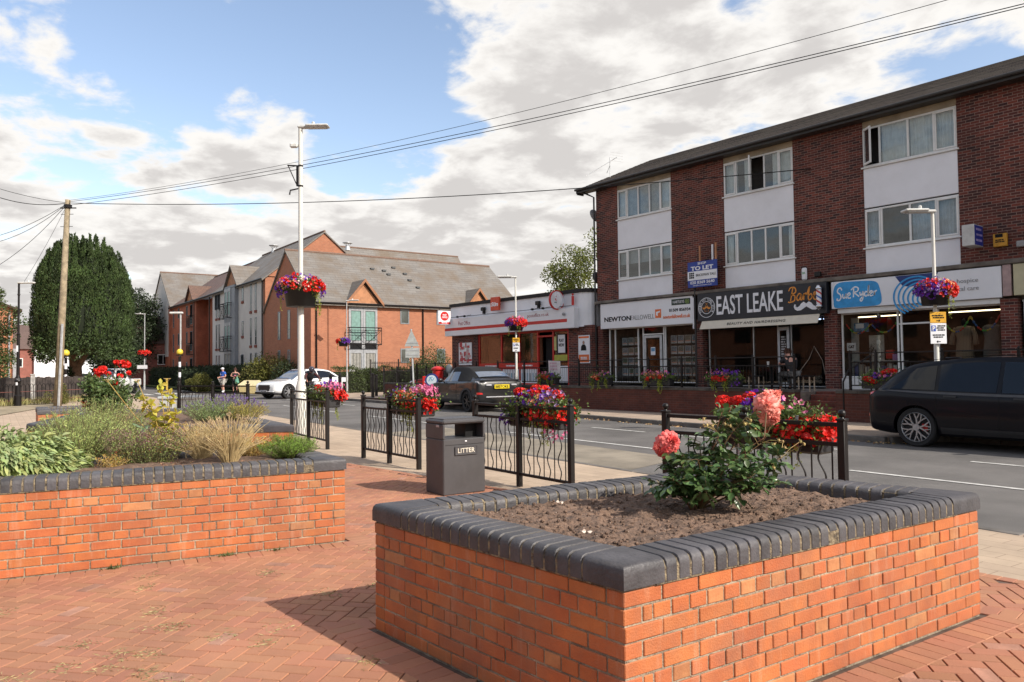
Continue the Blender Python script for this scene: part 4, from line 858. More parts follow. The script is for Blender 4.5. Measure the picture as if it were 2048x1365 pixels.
# next shop, just in frame
s4=signboard(-6.95,-2.2,3.3,4.12,FY-.12,PM('pale yellow fascia',(0.50,0.46,0.30),.6,var=.1,scale=2));mb=MB();mb.bbox(-7.2,-7.0,FY-.12,FY+.02,3.3,4.12,.01);mb.build('pier_cap',PM('pink stone',(0.42,0.30,0.29),.8),sp)
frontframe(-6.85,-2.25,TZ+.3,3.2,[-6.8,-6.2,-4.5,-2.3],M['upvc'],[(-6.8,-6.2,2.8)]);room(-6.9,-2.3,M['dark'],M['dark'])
mb=MB();mb.bbox(-1.75,3.9,FY+.1,FY+.3,TZ,3.2,.01);mb.build('end_infill',M['shopbrick'],sp)
# fittings on the wall
t=thing('agent_board','blue and white SHOP TO LET board fixed above the shop fascias','sign',(-16.52,FY-.32,4.83))
W_,H_=1.26,.92;mb=MB();mb.bbox(-W_/2,W_/2,0,.03,-H_/2,H_/2,.004);mb.build('board',PM('royal blue board',(0.02,0.05,0.30),.5),t)
mb=MB();mb.box(-W_/2,W_/2,-.003,0,-.20,.12);mb.build('white_band',M['white'],t)
lettering('SHOP',(0,-.004,.385),.36,.085,M['white'],t,off=.02);lettering('TO LET',(0,-.004,.22),.96,.15,M['white'],t,off=.035);lettering('BRICKMAN YALE',(.16,-.006,-.03),.84,.09,M['ink'],t);lettering('020 8369 5640',(0,-.004,-.285),1.04,.11,M['white'],t,off=.02);lettering('info@brickmanyale.co.uk',(0,-.004,-.395),.8,.06,M['white'],t)
mb=MB()
for i in range(3):
 for j in range(3):mb.box(-.56+i*.075,-.50+i*.075,-.006,-.003,-.13+j*.075,-.07+j*.075)
mb.build('logo',M['ink'],t)
for x,m_,z1 in((-.12,M['timber'],1.02),(.42,M['white'],1.0),(.56,M['timber'],1.05)):mb=MB();mb.box(x-.028,x+.028,.032,.075,-.4,z1);mb.build('batten',m_,t)
mb=MB();mb.tube([(0,.05,-.46),(-.1,.3,-.6)],.02,6);mb.build('bracket',M['black'],t)
def projsign(x,z,w,h,mat,lab,txt,tm,th=.12,name='projecting_sign',y=FY-.06):
 t=thing(name,lab,'sign',(x,y,z));mb=MB();mb.bbox(-th/2,th/2,-w,-.02,-h/2,h/2,.012);mb.build('sign_case',PM('sign case',(0.55,0.55,0.54),.5),t)
 mb=MB();mb.bbox(th/2,th/2+.006,-w+.02,-.04,-h/2+.02,h/2-.02,.002);mb.build('sign_face',mat,t)
 mb=MB();mb.bbox(-th/2-.006,-th/2,-w+.02,-.04,-h/2+.02,h/2-.02,.002);mb.build('sign_face',mat,t)
 mb=MB();mb.box(-.02,.02,-.03,.06,-.05,.05);mb.build('bracket',M['black'],t)
 for zz,hh in txt:printlines((th/2+.008,-w/2-.01,zz),w*.76,[hh],tm,t,right=(0,1,0))
 return t
projsign(-7.78,4.93,.62,.56,PM('ultramarine sign',(0.015,0.03,0.26),.5),'blue projecting sign high on the brick wall at the right edge',[(.14,.06),(.0,.05),(-.15,.06)],PM('mauve print',(0.35,0.3,0.6),.5),.3)
mb=MB();mb.bbox(-.16,.16,0,.10,-.17,.17,.01);o=mb.build('alarm_box',PM('amber alarm box',(0.55,0.27,0.02),.5),loc=(-7.22,FY-.14,4.78));tag(o,'small yellow alarm box on the brick wall beside the blue sign','alarm box');printlines((0,-.004,.04),.22,[.09,.03,.03],M['ink'],o)
mb=MB();mb.bbox(-.09,.09,0,.08,-.20,.20,.06);o=mb.build('alarm_box',M['white'],loc=(-12.9+.12,FY-.09,4.46));tag(o,'tall oval white alarm box above the black barber sign','alarm box');printlines((0,-.004,.02),.12,[.025,.025],PM('green print',(0.05,0.3,0.1),.5),o)
for x,z,l in((-12.3,4.40,'small black floodlight on the brick pier above the barber pole'),(-6.75,4.62,'small grey junction box on the brick beside the yellow alarm box')):
 mb=MB();mb.bbox(-.1,.1,-.04,.08,-.08,.08,.02);mb.tube([(0,.06,0),(0,.1,0)],.02,6);tag(mb.build('wall_fitting',M['greyink']if x>-7 else M['black'],loc=(x,FY-.12,z)),l,'wall light' if x<-7 else 'junction box')
 # TV aerial and dishes
t=thing('tv_aerial','slatted television aerial on a thin mast above the left end of the parade roof','aerial',(-22.3,FY+1.2,8.7));mb=MB();mb.tube([(0,0,0),(0,0,1.85)],.018,6);mb.tube([(0,0,1.5),(-.2,0,1.2)],.012,5);mb.build('mast',M['galv'],t)
mb=MB();mb.tube([(-1.1,-.2,1.30),(.35,.06,1.78)],.014,6)
for i in range(14):f=i/13;c=Vector((-1.1,-.2,1.30)).lerp(Vector((.1,.02,1.70)),f);mb.tube([c+Vector((.05,-.22,-.12)),c+Vector((-.05,.22,.12))],.007,5)
for z in(-.18,-.06,.06,.18):mb.tube([(.30,-.3,1.78+z),(.42,.36,1.78+z)],.006,5)
mb.build('antenna',PM('bright aluminium',(0.8,0.8,0.8),.3,metal=.4),t)
for x,y,z,l,m_ in((-22.22,FY+.5,8.0,'pale satellite dish near the eaves on the left end of the shop parade',PM('pale dish',(0.42,0.42,0.43),.6)),(-22.22,FY+.6,5.35,'dark satellite dish halfway up the left end of the shop parade',PM('dark dish',(0.05,0.05,0.055),.6))):
 t=thing('satellite_dish',l,'satellite dish',(x,y,z));Mx=frameM((-.12,0,0),(0,1,0),(0.15,0,1));mb=MB();mb.lathe([(.02,.0),(.16,.02),(.27,.07),(.30,.09),(.27,.075),(.02,.012)],20,M=Matrix.Translation((-.2,-.05,0))@Matrix.Rotation(R(70),4,'Y')@Matrix.Rotation(R(180),4,'X'));mb.build('dish',m_,t,True);mb=MB();mb.tube([(.2,0,-.1),(-.1,-.02,-.05)],.02,6);mb.tube([(-.1,-.02,-.1),(-.4,-.1,-.1)],.012,5);mb.build('arm',M['greyframe'],t)
 # ------------------------------------------------------------ post office
PY=22.3
po=thing('post_office','single storey post office with white fascia, red frames and flat black roof edge','building',(0,0,0))
XP0,XP1=-32.1,-22.06
mb=MB();mb.box(XP0,-29.9,PY,PY+.3,0,3.3);mb.box(-23.45,XP1,PY,PY+.3,0,3.3);mb.box(XP0,XP0+.3,PY+.3,PY+7,0,4.0);mb.box(-29.9,-25.55,PY,PY+.3,0,.78);mb.box(XP0+.3,XP1,PY+6.7,PY+7,0,4.0);mb.build('brick_wall',M['shopbrick'],po)
# upper white band, rounded where it turns into the parade
mb=MB();path=[(XP0,PY-.06)]+[(-22.75,PY-.06)]+[(-22.75+.55*math.sin(R(a)),PY-.06+.55*(1-math.cos(R(a))))for a in range(15,91,15)]+[(-22.2,PY+.9)]
for(a,b)in zip(path[:-1],path[1:]):mb.add([(a[0],a[1],3.25),(b[0],b[1],3.25),(b[0],b[1],4.68),(a[0],a[1],4.68)],[(0,1,2,3)])
mb.add([(XP0,PY-.06,3.25),(XP0,PY-.06,4.68),(XP0,PY+7,4.68),(XP0,PY+7,3.25)],[(0,1,2,3)]);mb.add([(XP0,PY-.06,3.25),(XP1,PY-.06,3.25),(XP1,PY+.1,3.25),(XP0,PY+.1,3.25)],[(0,1,2,3)])
mb.build('fascia_band',M['white'],po)
mb=MB();p2=[(XP0-.06,PY-.12)]+[(-22.75,PY-.12)]+[(-22.75+.61*math.sin(R(a)),PY-.12+.61*(1-math.cos(R(a))))for a in range(15,91,15)]+[(-22.14,PY+7),(XP0-.06,PY+7)]
mb.prism(p2,4.68,4.84);mb.build('roof',PM('black felt',(0.02,0.018,0.018),.8),po)
mb=MB();mb.bbox(-32.22,-22.73,PY-.36,PY-.07,3.20,4.06,.015);sb=mb.build('shop_sign',M['white'],po)
mb=MB();mb.box(-32.215,-23.15,PY-.364,PY-.36,3.46,3.60);mb.build('red_stripe',M['red'],sb)
prr=PM('dull red print',(0.36,0.07,0.08),.5)
lettering('Post Office',(-30.52,PY-.362,3.80),1.0,.19,prr,sb);lettering('postoffice.co.uk',(-25.0,PY-.362,3.84),1.42,.20,prr,sb)
mb=MB();mb.tube([(-32.2,PY-.42,4.12),(-22.8,PY-.42,4.12)],.014,6)
mb.build('lamp_rail',M['black'],po)
for x in(-30.9,-30.3,-25.2,-24.5):mb=MB();mb.ball((x,PY-.5,4.12),.07,8,0,(1.5,1,.8));mb.tube([(x,PY-.5,4.12),(x,PY-.1,4.2)],.012,5);mb.build('sign_lamp',M['black'],po)
for x in(-29.2,-25.2):mb=MB();mb.bbox(x-.12,x+.12,PY-.25,PY-.1,4.32,4.50,.02);mb.box(x-.03,x+.03,PY-.2,PY-.06,4.18,4.34);mb.build('floodlight',M['black'],po)
for x,z in((-31.95,3.85),(-23.3,3.80)):mb=MB();mb.ball((x,PY-.42,z),.07,10);mb.build('camera_dome',M['greyink'],po)
# red shopfront
mb=MB();y=PY+.05
for x in(-29.85,-28.10,-26.78,-25.50,-24.48,-23.52):mb.bbox(x-.045,x+.045,y-.01,y+.08,.8,3.22,.006)
mb.bbox(-29.85,-23.5,y,y+.07,3.12,3.22,.006);mb.bbox(-29.8,-25.52,y-.004,y+.074,1.50,1.78,.006);mb.bbox(-29.8,-25.52,y,y+.07,.79,.86,.006);mb.bbox(-25.5,-24.48,y,y+.07,2.9,2.98,.006)
fr=mb.build('window_frame',M['red'],po)
printlines((-28.9,y-.008,1.64),1.2,[.06],M['white'],fr);printlines((-27.4,y-.008,1.64),.9,[.06],M['white'],fr);printlines((-26.2,y-.008,1.64),1.0,[.06],M['white'],fr)
mb=MB();mb.box(-29.8,-25.55,y+.03,y+.036,1.78,3.12);mb.box(-24.45,-23.55,y+.03,y+.036,.9,3.1);mb.build('pane',M['glassdark'],fr)
mb=MB();mb.bbox(-29.8,-25.55,y+.02,y+.04,.86,1.5,.004,0)
for i in range(22):mb.box(-29.7+i*.19,-29.62+i*.19,y+.014,y+.02,.92,1.32,1+i%2)
mb.build('lower_panel',[M['white'],PM('pale blue vinyl',(0.3,0.48,0.58),.6),PM('grey vinyl',(0.4,0.42,0.44),.6)],po)
mb=MB();mb.box(-29.9,-23.4,PY+2.6,PY+2.65,.8,3.2,0);mb.box(-29.9,-23.4,PY+.3,PY+2.6,.8,.82,0);mb.box(-29.9,-23.4,PY+.3,PY+2.6,3.2,3.25,0);mb.box(-29.95,-29.9,PY+.3,PY+2.6,.8,3.2);mb.box(-23.4,-23.35,PY+.3,PY+2.6,.8,3.2)
mb.box(-29.7,-26.9,PY+.5,PY+.55,1.7,3.0,1);mb.box(-26.6,-25.7,PY+.5,PY+.55,1.7,3.0,1);mb.build('shop_interior',[M['dark'],BRICK('reflected brick panel',(0.24,0.085,0.04),(0.19,0.07,0.035),(0.12,0.05,0.03))],po)  # brick slabs behind the panes imitate the reflected building opposite
mb=MB();mb.box(-25.45,-24.53,PY+.5,PY+.52,.82,2.88);mb.build('doorway',PM('dark doorway',(0.012,0.012,0.014),.8),po)
mb=MB();mb.bbox(-24.42,-23.56,y-.012,y+.02,.9,1.62,.003,0);mb.box(-24.40,-23.58,y-.016,y-.012,1.85,2.10,1);mb.bbox(-24.18,-23.66,y-.02,y+.02,2.15,3.0,.004,2);mb.box(-24.14,-23.70,y-.026,y-.02,2.19,2.96,0);mb.box(-24.4,-24.25,y-.02,y-.01,2.3,2.9,3)
o=mb.build('door_poster',[M['white'],PM('lime poster',(0.42,0.42,0.06),.6),M['ink'],PM('yellow leaflet',(0.55,0.5,0.2),.6)],po);lettering('PLAY\nNOW',(-23.92,y-.03,2.62),.34,.34,M['ink'],o,off=.02)
# posters on the brick
mb=MB();mb.bbox(-31.45,-30.35,PY-.05,PY-.01,1.72,2.84,.01,0)
for i in range(34):
 a,b=random.uniform(-31.4,-30.55),random.uniform(1.78,2.65);mb.box(a,a+random.uniform(.08,.28),PY-.053-i*.0002,PY-.05,b,b+random.uniform(.06,.25),random.choice([1,1,2,3]))
tag(mb.build('notice_board',[M['white'],PM('poster red',(0.5,0.06,0.07),.5),PM('poster pink',(0.55,0.35,0.35),.5),PM('poster grey',(0.45,0.45,0.42),.5)]),'large framed poster of red and white squares on the post office brick wall','poster')
mb=MB();mb.bbox(-22.82,-22.16,PY-.05,PY-.01,1.72,2.88,.008,0);mb.box(-22.79,-22.19,PY-.054,PY-.05,1.76,2.08,1);mb.box(-22.79,-22.19,PY-.054,PY-.05,2.76,2.84,1)
mb.ball((-22.50,PY-.055,2.58),.065,10,2,(1,.1,1.2));mb.prism([(-22.66,2.25),(-22.34,2.25),(-22.36,2.42),(-22.43,2.50),(-22.57,2.50),(-22.64,2.42)],PY*-1+.052,PY*-1+.056,3,Matrix(((1,0,0,0),(0,0,-1,0),(0,1,0,0),(0,0,0,1))))
o=mb.build('poster',[M['white'],M['orange'],PM('portrait skin',(0.35,0.22,0.16),.6),M['ink']]);tag(o,'framed white and orange portrait poster at the right end of the post office','poster');printlines((-22.49,PY-.058,1.92),.42,[.04,.04],M['white'],o)
# signs on the fascia
t=thing('newspaper_sign','square red newspaper sign standing above the post office fascia','sign',(-28.0,PY-.42,4.55));mb=MB();mb.bbox(-.32,.32,0,.12,-.30,.34,.02);mb.build('sign_case',PM('red orange sign',(0.65,0.07,0.02),.45),t);lettering('Sün',(0,-.003,0),.54,.20,M['white'],t,off=.04,shear=.2);mb=MB();mb.box(-.04,.04,.12,.34,-.04,.04);mb.build('bracket',M['black'],t)
t=thing('post_office_sign','white square sign with red oval reading POST OFFICE projecting from the left corner','sign',(-31.62,PY-.42,4.12));t.scale=(.74,.74,.68);mb=MB();mb.bbox(-.06,.06,-1.02,-.02,-.52,.50,.01);mb.build('sign_case',M['white'],t)
for sx in(1,):
 mb=MB();mb.lathe([(.001,0),(.34,0),(.34,.006),(.001,.006)],28,M=frameM((.061,-.52,.10),(0,1,0),(0,0,1)));mb.build('red_oval',M['red'],t);lettering('POST\nOFFICE',(.070,-.52,.10),.44,.30,M['white'],t,right=(0,1,0),off=.03)
 mb=MB();mb.box(.061,.064,-1.0,-.04,-.49,-.33);mb.build('red_strip',M['red'],t);printlines((.068,-.52,-.41),.6,[.06],M['white'],t,right=(0,1,0))
t=thing('round_sign','round white sign with red rim and swirl at the right end of the post office','sign',(-23.72,PY-.42,4.42));mb=MB();mb.lathe([(.001,-.05),(.40,-.05),(.42,-.03),(.42,.05),(.001,.05)],32,M=frameM((0,0,0),(0,1,0),(0,0,1)));mb.build('sign_rim',M['red'],t)
mb=MB();mb.lathe([(.001,0),(.37,0),(.37,.006),(.001,.006)],32,M=frameM((0,-.05,0),(1,0,0),(0,0,1)))
mb.lathe([(.001,0),(.37,0),(.37,.006),(.001,.006)],32,M=frameM((.05,0,0),(0,1,0),(0,0,1)));mb.build('sign_face',M['white'],t)
strokes([[(.1,.9),(.5,1),(.9,.7),(.6,.3),(.5,.5)],[(0,.4),(.1,0),(.5,-.1),(.8,.1)]],(.060,0,.07),.22,.18,M['red'],t,.05,right=(0,1,0),name='swirl');printlines((.060,0,-.12),.42,[.05],M['ink'],t,right=(0,1,0));mb=MB();mb.tube([(0,.3,.1),(0,.4,.1)],.03,6);mb.build('bracket',M['black'],t)
mb=MB();mb.bbox(-.06,.06,-.05,.05,-.2,.2,.03);mb.ball((0,0,.26),.05,8);tag(mb.build('alarm_beacon',M['red'],loc=(-22.95,PY-.2,4.35)),'small red alarm sounder beside the round sign on the post office','alarm')
# ------------------------------------------------------------ apartment building
ap=thing('apartment_building','large orange brick and white flats with grey slate roofs and balconies on the far corner','building',(-47.10,21.44,0.0),R(-3.5))
fgrey=PM('bluish grey frame',(0.20,0.22,0.24),.5);bdark=PM('dark brick trim',(0.22,0.055,0.035),.8)
def shell(name,x0,x1,y0,y1,z0,z1,mat):mb=MB();mb.box(x0,x1,y0,y1,z0,z1);return mb.build(name,mat,ap)
def gable_roof_y(x0,x1,y0,y1,ze,zr,mat,ov=.28,th=.12,wallmat=None):
 """ridge along y"""
 xm=(x0+x1)/2;mb=MB();uv=[];sl=(zr-ze)/(xm-x0)
 for s_ in(-1,1):
  xe=x0-ov if s_<0 else x1+ov;zz=ze-ov*sl;L=math.hypot(xm-xe,zr-zz);a,b=y0-.12,y1+.12
  V=[(xe,a,zz),(xe,b,zz),(xm,b,zr),(xm,a,zr)];W=[(v[0],v[1],v[2]-th)for v in V]
  mb.add(V+W,[(0,1,2,3),(7,6,5,4),(0,4,5,1),(3,7,4,0),(1,5,6,2)]);u=[(a,0),(b,0),(b,L),(a,L)];uv+=[u,u,u,u,u]
 mb.uv=uv;mb.build('roof',mat,ap)
 r=MB();r.tube([(xm,y0-.12,zr+.02),(xm,y1+.12,zr+.02)],.09,6);r.build('ridge_tiles',PM('brown ridge',(0.19,0.12,0.09),.8),ap)
 if wallmat:
  for y in(y0,y1-.2):g=MB();g.add([(x0,y,ze),(x1,y,ze),(xm,y,zr-th),(x0,y+.2,ze),(x1,y+.2,ze),(xm,y+.2,zr-th)],[(0,1,2),(5,4,3),(0,2,5,3),(1,4,5,2)]);g.build('gable',wallmat,ap)
def gable_roof_x(x0,x1,y0,y1,ze,zr,mat,ov=.3,th=.12,wallmat=None,lo=.12):
 ym=(y0+y1)/2;mb=MB();uv=[];sl=(zr-ze)/(ym-y0)
 for s_ in(-1,1):
  ye=y0-ov if s_<0 else y1+ov;zz=ze-ov*sl;L=math.hypot(ym-ye,zr-zz);a,b=x0-lo,x1+lo
  V=[(a,ye,zz),(b,ye,zz),(b,ym,zr),(a,ym,zr)];W=[(v[0],v[1],v[2]-th)for v in V]
  mb.add(V+W,[(0,1,2,3),(7,6,5,4),(0,4,5,1),(3,7,4,0),(1,5,6,2)]);u=[(a,0),(b,0),(b,L),(a,L)];uv+=[u,u,u,u,u]
 mb.uv=uv;mb.build('roof',mat,ap)
 r=MB();r.tube([(x0-lo,ym,zr+.02),(x1+lo,ym,zr+.02)],.09,6);r.build('ridge_tiles',PM('brown ridge',(0.19,0.12,0.09),.8),ap)
 if wallmat:
  for x in(x0,x1-.2):g=MB();g.add([(x,y0,ze),(x,y1,ze),(x,ym,zr-th),(x+.2,y0,ze),(x+.2,y1,ze),(x+.2,ym,zr-th)],[(0,1,2),(5,4,3),(0,2,5,3),(1,4,5,2)]);g.build('gable',wallmat,ap)
shell('brick_wall',-9.42,0,0,17.3,0,6.2,M['aptbrick']);gable_roof_y(-9.42,0,0,17.3,6.2,10.1,M['slate'],wallmat=M['aptbrick'])
shell('brick_wall',-24.7,-9.5,.04,9.4,0,8.7,M['aptbrick']);shell('render_wall',-24.3,-9.95,-.04,.2,1.0,8.45,M['apt_white']);gable_roof_x(-24.7,-9.42,.04,9.4,8.75,12.6,M['slate'],wallmat=M['aptbrick'])
redb=BRICK('red flats brick',(0.42,0.125,0.062),(0.35,0.10,0.055),(0.30,0.15,0.10),bump=.2)  # redder brick for the left wings of the flats
shell('brick_wall',-42.1,-31.0,.1,9.4,0,8.7,redb);shell('brick_wall',-31.0,-24.7,1.2,9.4,0,8.7,redb);gable_roof_x(-42.1,-24.7,.1,9.4,8.75,12.3,M['tile_red'])
shell('brick_wall',-52.2,-42.1,0,12,0,8.8,redb);shell('render_wall',-51.9,-43.0,-.06,.2,3.2,9.0,M['apt_white']);gable_roof_y(-52.2,-42.1,0,12,9.0,13.1,M['slate'],wallmat=M['apt_white'])
# roof ends standing behind
gable_roof_y(-24.5,-16.5,9.4,24,8.7,13.4,M['slate'],wallmat=M['aptbrick']);shell('brick_wall',-24.5,-16.5,9.5,24,0,8.7,M['aptbrick'])
def apwin(face,c,w,z0,z1,split=False,tiltopen=False,sill=False,deep=.1):
 """face 'x': on the sunlit x=0 front, c along y; face ('y', y): on a south face, c along x"""
 if face=='x':Mx=frameM((0,c,0),(0,1,0),(0,0,1))
 else:Mx=frameM((c,face[1],0),(1,0,0),(0,0,1))
 h=w/2;f=MB();n0,n1=-.06,.03
 for a,b,e,g in((-h,h,z0,z0+.07),(-h,h,z1-.07,z1),(-h,-h+.07,z0+.07,z1-.07),(h-.07,h,z0+.07,z1-.07)):f.box(a,b,e,g,n0,n1,0,Mx)
 if split:f.box(-.03,.03,z0+.07,z1-.07,n0,n1,0,Mx)
 if z1-z0>1.6:f.box(-h+.07,h-.07,z0+(z1-z0)*.3,z0+(z1-z0)*.3+.06,n0,n1+.002,0,Mx)
 if sill:f.box(-h-.05,h+.05,z0-.2,z0-.003,n0,.08,1,Mx)
 o=f.build('window',[fgrey,bdark],ap)
 g=MB();g.box(-h+.07,h-.07,z0+.07,z1-.07,-.0,.012,0,Mx);g.build('pane',apglass,o)
 if tiltopen:f=MB();f.add([tuple(Mx@Vector(p))for p in((-h+.03,z0+(z1-z0)*.36,.03),(h-.03,z0+(z1-z0)*.36,.03+.2),(h-.03,z1-.05,.03+.2),(-h+.03,z1-.05,.03))],[(0,1,2,3)]);f.build('open_sash',PM('open sash glass',(0.55,0.6,0.65),.15),o)
apglass=PM('dark reflective pane',(0.06,0.075,0.075),.12,var=.5,scale=.6,spec=.8)
for c in(6.92,9.88):apwin('x',c,.7,4.75,5.80);apwin('x',c,.7,1.98,3.0)
for c in(12.6,15.5):apwin('x',c,.7,1.98,3.0)
for c in(-6.2,-4.15,-2.2):
 apwin(('y',0),c,.52,3.75,5.80);apwin(('y',0),c,.52,1.0,3.0)
for c in(-22.9,-22.0,-12.75,-11.5):
 for z0,z1 in((6.28,8.42),(3.55,5.72),(.9,2.95)):apwin(('y',-.04),c,.42,z0,z1,sill=True,tiltopen=(c<-20 and z0>6))
for z0,z1 in((7.25,8.42),(4.4,5.6),(1.2,2.9)):apwin(('y',-.04),-14.95,.45,z0,z1,sill=True,tiltopen=(z0==1.2))
for c in(-38.5,-34.8):
 for z0,z1 in((7.2,8.3),(4.3,5.6),(1.3,2.5)):apwin(('y',.1),c,.6,z0,z1)
for c in(-40.9,):
 for z0,z1 in((6.3,8.3),(3.6,5.6),(.9,2.9)):apwin(('y',.1),c,.5,z0,z1)
for c in(-32.9,):
 for z0,z1 in((6.3,8.3),(3.6,5.6),(.9,2.9)):apwin(('y',.1),c,.9,z0,z1,split=True,tiltopen=True)
for c in(-27.3,):
 for z0,z1 in((6.3,8.3),(3.6,5.6),(.9,2.9)):apwin(('y',1.2),c,.9,z0,z1,split=True,tiltopen=(z0>6))
apwin(('y',-.06),-47.6,1.0,3.9,8.7,split=True,sill=True);apwin(('y',0),-47.6,1.3,1.3,2.7,split=True)
apwin('x',1e-9+17.0*0+14.9,.7,4.75,5.8)
# two-storey glazed bay with balcony on the sunlit front
def french(face,c,w,z0,z1,curtain,name='french_window'):
 Mx=frameM((0,c,0),(0,1,0),(0,0,1))if face=='x' else frameM((c,face[1],0),(1,0,0),(0,0,1));h=w/2;f=MB();lg=M['greyframe']
 f.box(-h,h,z0,z0+.12,-.05,.05,0,Mx);f.box(-h,h,z1-.28,z1,-.05,.05,0,Mx);f.box(-h,-h+.16,z0+.12,z1-.28,-.05,.05,0,Mx);f.box(h-.16,h,z0+.12,z1-.28,-.05,.05,0,Mx);f.box(-.16,.16,z0+.12,z1-.28,-.05,.05,0,Mx);f.box(-.02,.02,z0+.1,z1-.02,.05,.058,1,Mx)
 o=f.build(name,[lg,fgrey],ap)
 for s_ in(-1,1):
  g=MB();a,b=(-h+.16,-.16)if s_<0 else(.16,h-.16);g.box(a,b,z0+.12,z1-.28,.004,.012,0,Mx);g.build('pane',curtain,o)
  if curtain is greencur:g=MB();g.box(a+.04,b-.04,z0+.15,z1-.32,.013,.02,0,Mx);g.build('curtain',greencur2,o)
  else:
   g=MB()
   for i in range(7):g.box(a+i*(b-a)/7,a+(i+.5)*(b-a)/7,z0+.15,z1-.3,.013,.02,0,Mx)
   g.build('blind',PM('pale vertical blind',(0.48,0.46,0.42),.7),o)
 return Mx
greencur=PM('dim pane',(0.05,0.07,0.065),.15);greencur2=PM('green curtain',(0.17,0.30,0.27),.45,var=.15);dimp=PM('dim pane b',(0.03,0.035,0.035),.15)
Mx=french('x',3.71,2.12,3.4,5.85,greencur);french('x',3.71,2.12,.55,2.95,dimp)
mb=MB();mb.box(-1.06,1.06,2.95,3.4,-.04,.05,0,Mx);mb.box(-.98,-.12,2.96,3.36,.05,.06,1,Mx);mb.box(.12,.98,2.96,3.36,.05,.06,1,Mx);mb.build('spandrel',[M['greyframe'],M['ink']],ap)
def balcony(Mx,w,z,h=1.15,d=.45):
 mb=MB();a=w/2;V=lambda u,v,n:tuple(Mx@Vector((u,v,n)))
 for zz in(z,z+h):mb.tube([V(-a,zz,0),V(-a,zz,d),V(a,zz,d),V(a,zz,0)],.035,6)
 mb.tube([V(-a,z+h-.18,0),V(-a,z+h-.18,d),V(a,z+h-.18,d),V(a,z+h-.18,0)],.02,6)
 for u in(-a,0,a):mb.tube([V(u,z,d),V(u,z+h,d)],.025,6)
 for s_ in(-1,1):
  mb.tube([V(0,z,d),V(s_*a,z+h-.18,d)],.014,5);mb.tube([V(s_*a,z,d),V(0,z+h-.18,d)],.014,5)
 for i in range(13):u=-a+w*i/12;mb.tube([V(u,z,d),V(u,z+h-.18,d)],.008,4)
 return mb.build('balcony',M['black'],ap)
balcony(Mx,2.35,3.25);balcony(Mx,2.35,.35,1.0)
def dormer_x(y0,y1,zp,zb,depth):
 """timber gable on the sunlit front, ridge running back into the roof"""
 ym=(y0+y1)/2;zl=zb;mb=MB();mb.add([(.12,y0+.25,zb+.0),(.12,y1-.25,zb),(.12,ym,zp-.35),(-.1,y0+.25,zb),(-.1,y1-.25,zb),(-.1,ym,zp-.35)],[(0,1,2),(5,4,3),(0,3,4,1)]);g=mb.build('dormer_gable',M['timber'],ap)
 r=MB();uv=[]
 for s_,ye in((-1,y0),(1,y1)):
  V=[(.32,ye,zl-.05),(.32,ym,zp),(-depth,ym,zp),(-depth*.05,ye,zl-.05)];W=[(a,b,c-.14)for a,b,c in V];r.add(V+W,[(0,1,2,3),(7,6,5,4),(0,4,5,1)],0);u=[(0,0),(0,2),(depth,2),(0,0)];uv+=[u,u,u]
 r.uv=uv;r.build('dormer_roof',M['slate'],ap)
 b=MB()
 for ye in(y0,y1):b.add([(.30,ye,zl-.24),(.36,ye,zl-.24),(.36,ym,zp-.2),(.30,ym,zp-.2),(.30,ye,zl+.02),(.36,ye,zl+.02),(.36,ym,zp+.03),(.30,ym,zp+.03)],[(0,1,2,3),(7,6,5,4),(1,5,6,2),(3,2,6,7),(0,4,5,1),(0,3,7,4)])
 b.build('bargeboard',PM('brown bargeboard',(0.30,0.13,0.06),.6),ap)
dormer_x(2.35,5.15,7.75,6.1,1.9);dormer_x(12.1,14.2,7.6,6.35,1.6)
def dormer_y(x0,x1,zp,zb,yf,depth,mat):
 xm=(x0+x1)/2;mb=MB();mb.add([(x0+.2,yf-.1,zb),(x1-.2,yf-.1,zb),(xm,yf-.1,zp-.3),(x0+.2,yf+.2,zb),(x1-.2,yf+.2,zb),(xm,yf+.2,zp-.3)],[(0,1,2),(5,4,3)]);mb.build('dormer_gable',M['timber'],ap);r=MB();uv=[]
 for xe in(x0,x1):
  V=[(xe,yf-.3,zb-.05),(xm,yf-.3,zp),(xm,yf+depth,zp),(xe,yf+.1,zb-.05)];W=[(a,b,c-.14)for a,b,c in V];r.add(V+W,[(0,1,2,3),(7,6,5,4),(0,4,5,1)],0);u=[(0,0),(0,2),(depth,2),(0,0)];uv+=[u,u,u]
 r.uv=uv;r.build('dormer_roof',mat,ap)
dormer_y(-19.6,-15.4,10.5,8.6,-.1,3.0,M['slate']);dormer_y(-34.2,-30.9,10.2,8.7,0,2.0,M['tile_red'])
# grey bay with balconies on the white wing
mb=MB();mb.box(-19.3,-16.2,-.35,-.04,.6,8.75);mb.build('bay_panel',PM('blue grey cladding',(0.25,0.27,0.30),.6,var=.05),ap)
for z in(6.2,3.3,.9):Mx=french(('y',-.36),-18.2,1.9,z,z+2.35,greencur if z>3 else dimp)
for z in(6.0,3.2):balcony(frameM((-18.1,-.38,0),(1,0,0),(0,0,1)),2.3,z,1.25,.35)
for z in(6.0,3.2):balcony(frameM((-32.9,.08,0),(1,0,0),(0,0,1)),1.5,z,1.15,.3)
for p in((.08,.35,6.1),(.08,8.37,6.1),(-9.75,-.12,8.5),(-25.2,-.1,8.5),(-31.5,0,8.5)):mb=MB();mb.tube([(p[0],p[1],0),p],.05,6);mb.build('downpipe',M['black'],ap)
for p,q in(((.3,-.1,6.0),(.3,17.4,6.0)),((-24.7,-.3,8.55),(-9.5,-.3,8.55)),((-42,-.25,8.55),(-24.75,-.25,8.55))):mb=MB();mb.tube([p,q],.07,6);mb.build('gutter',M['black'],ap)
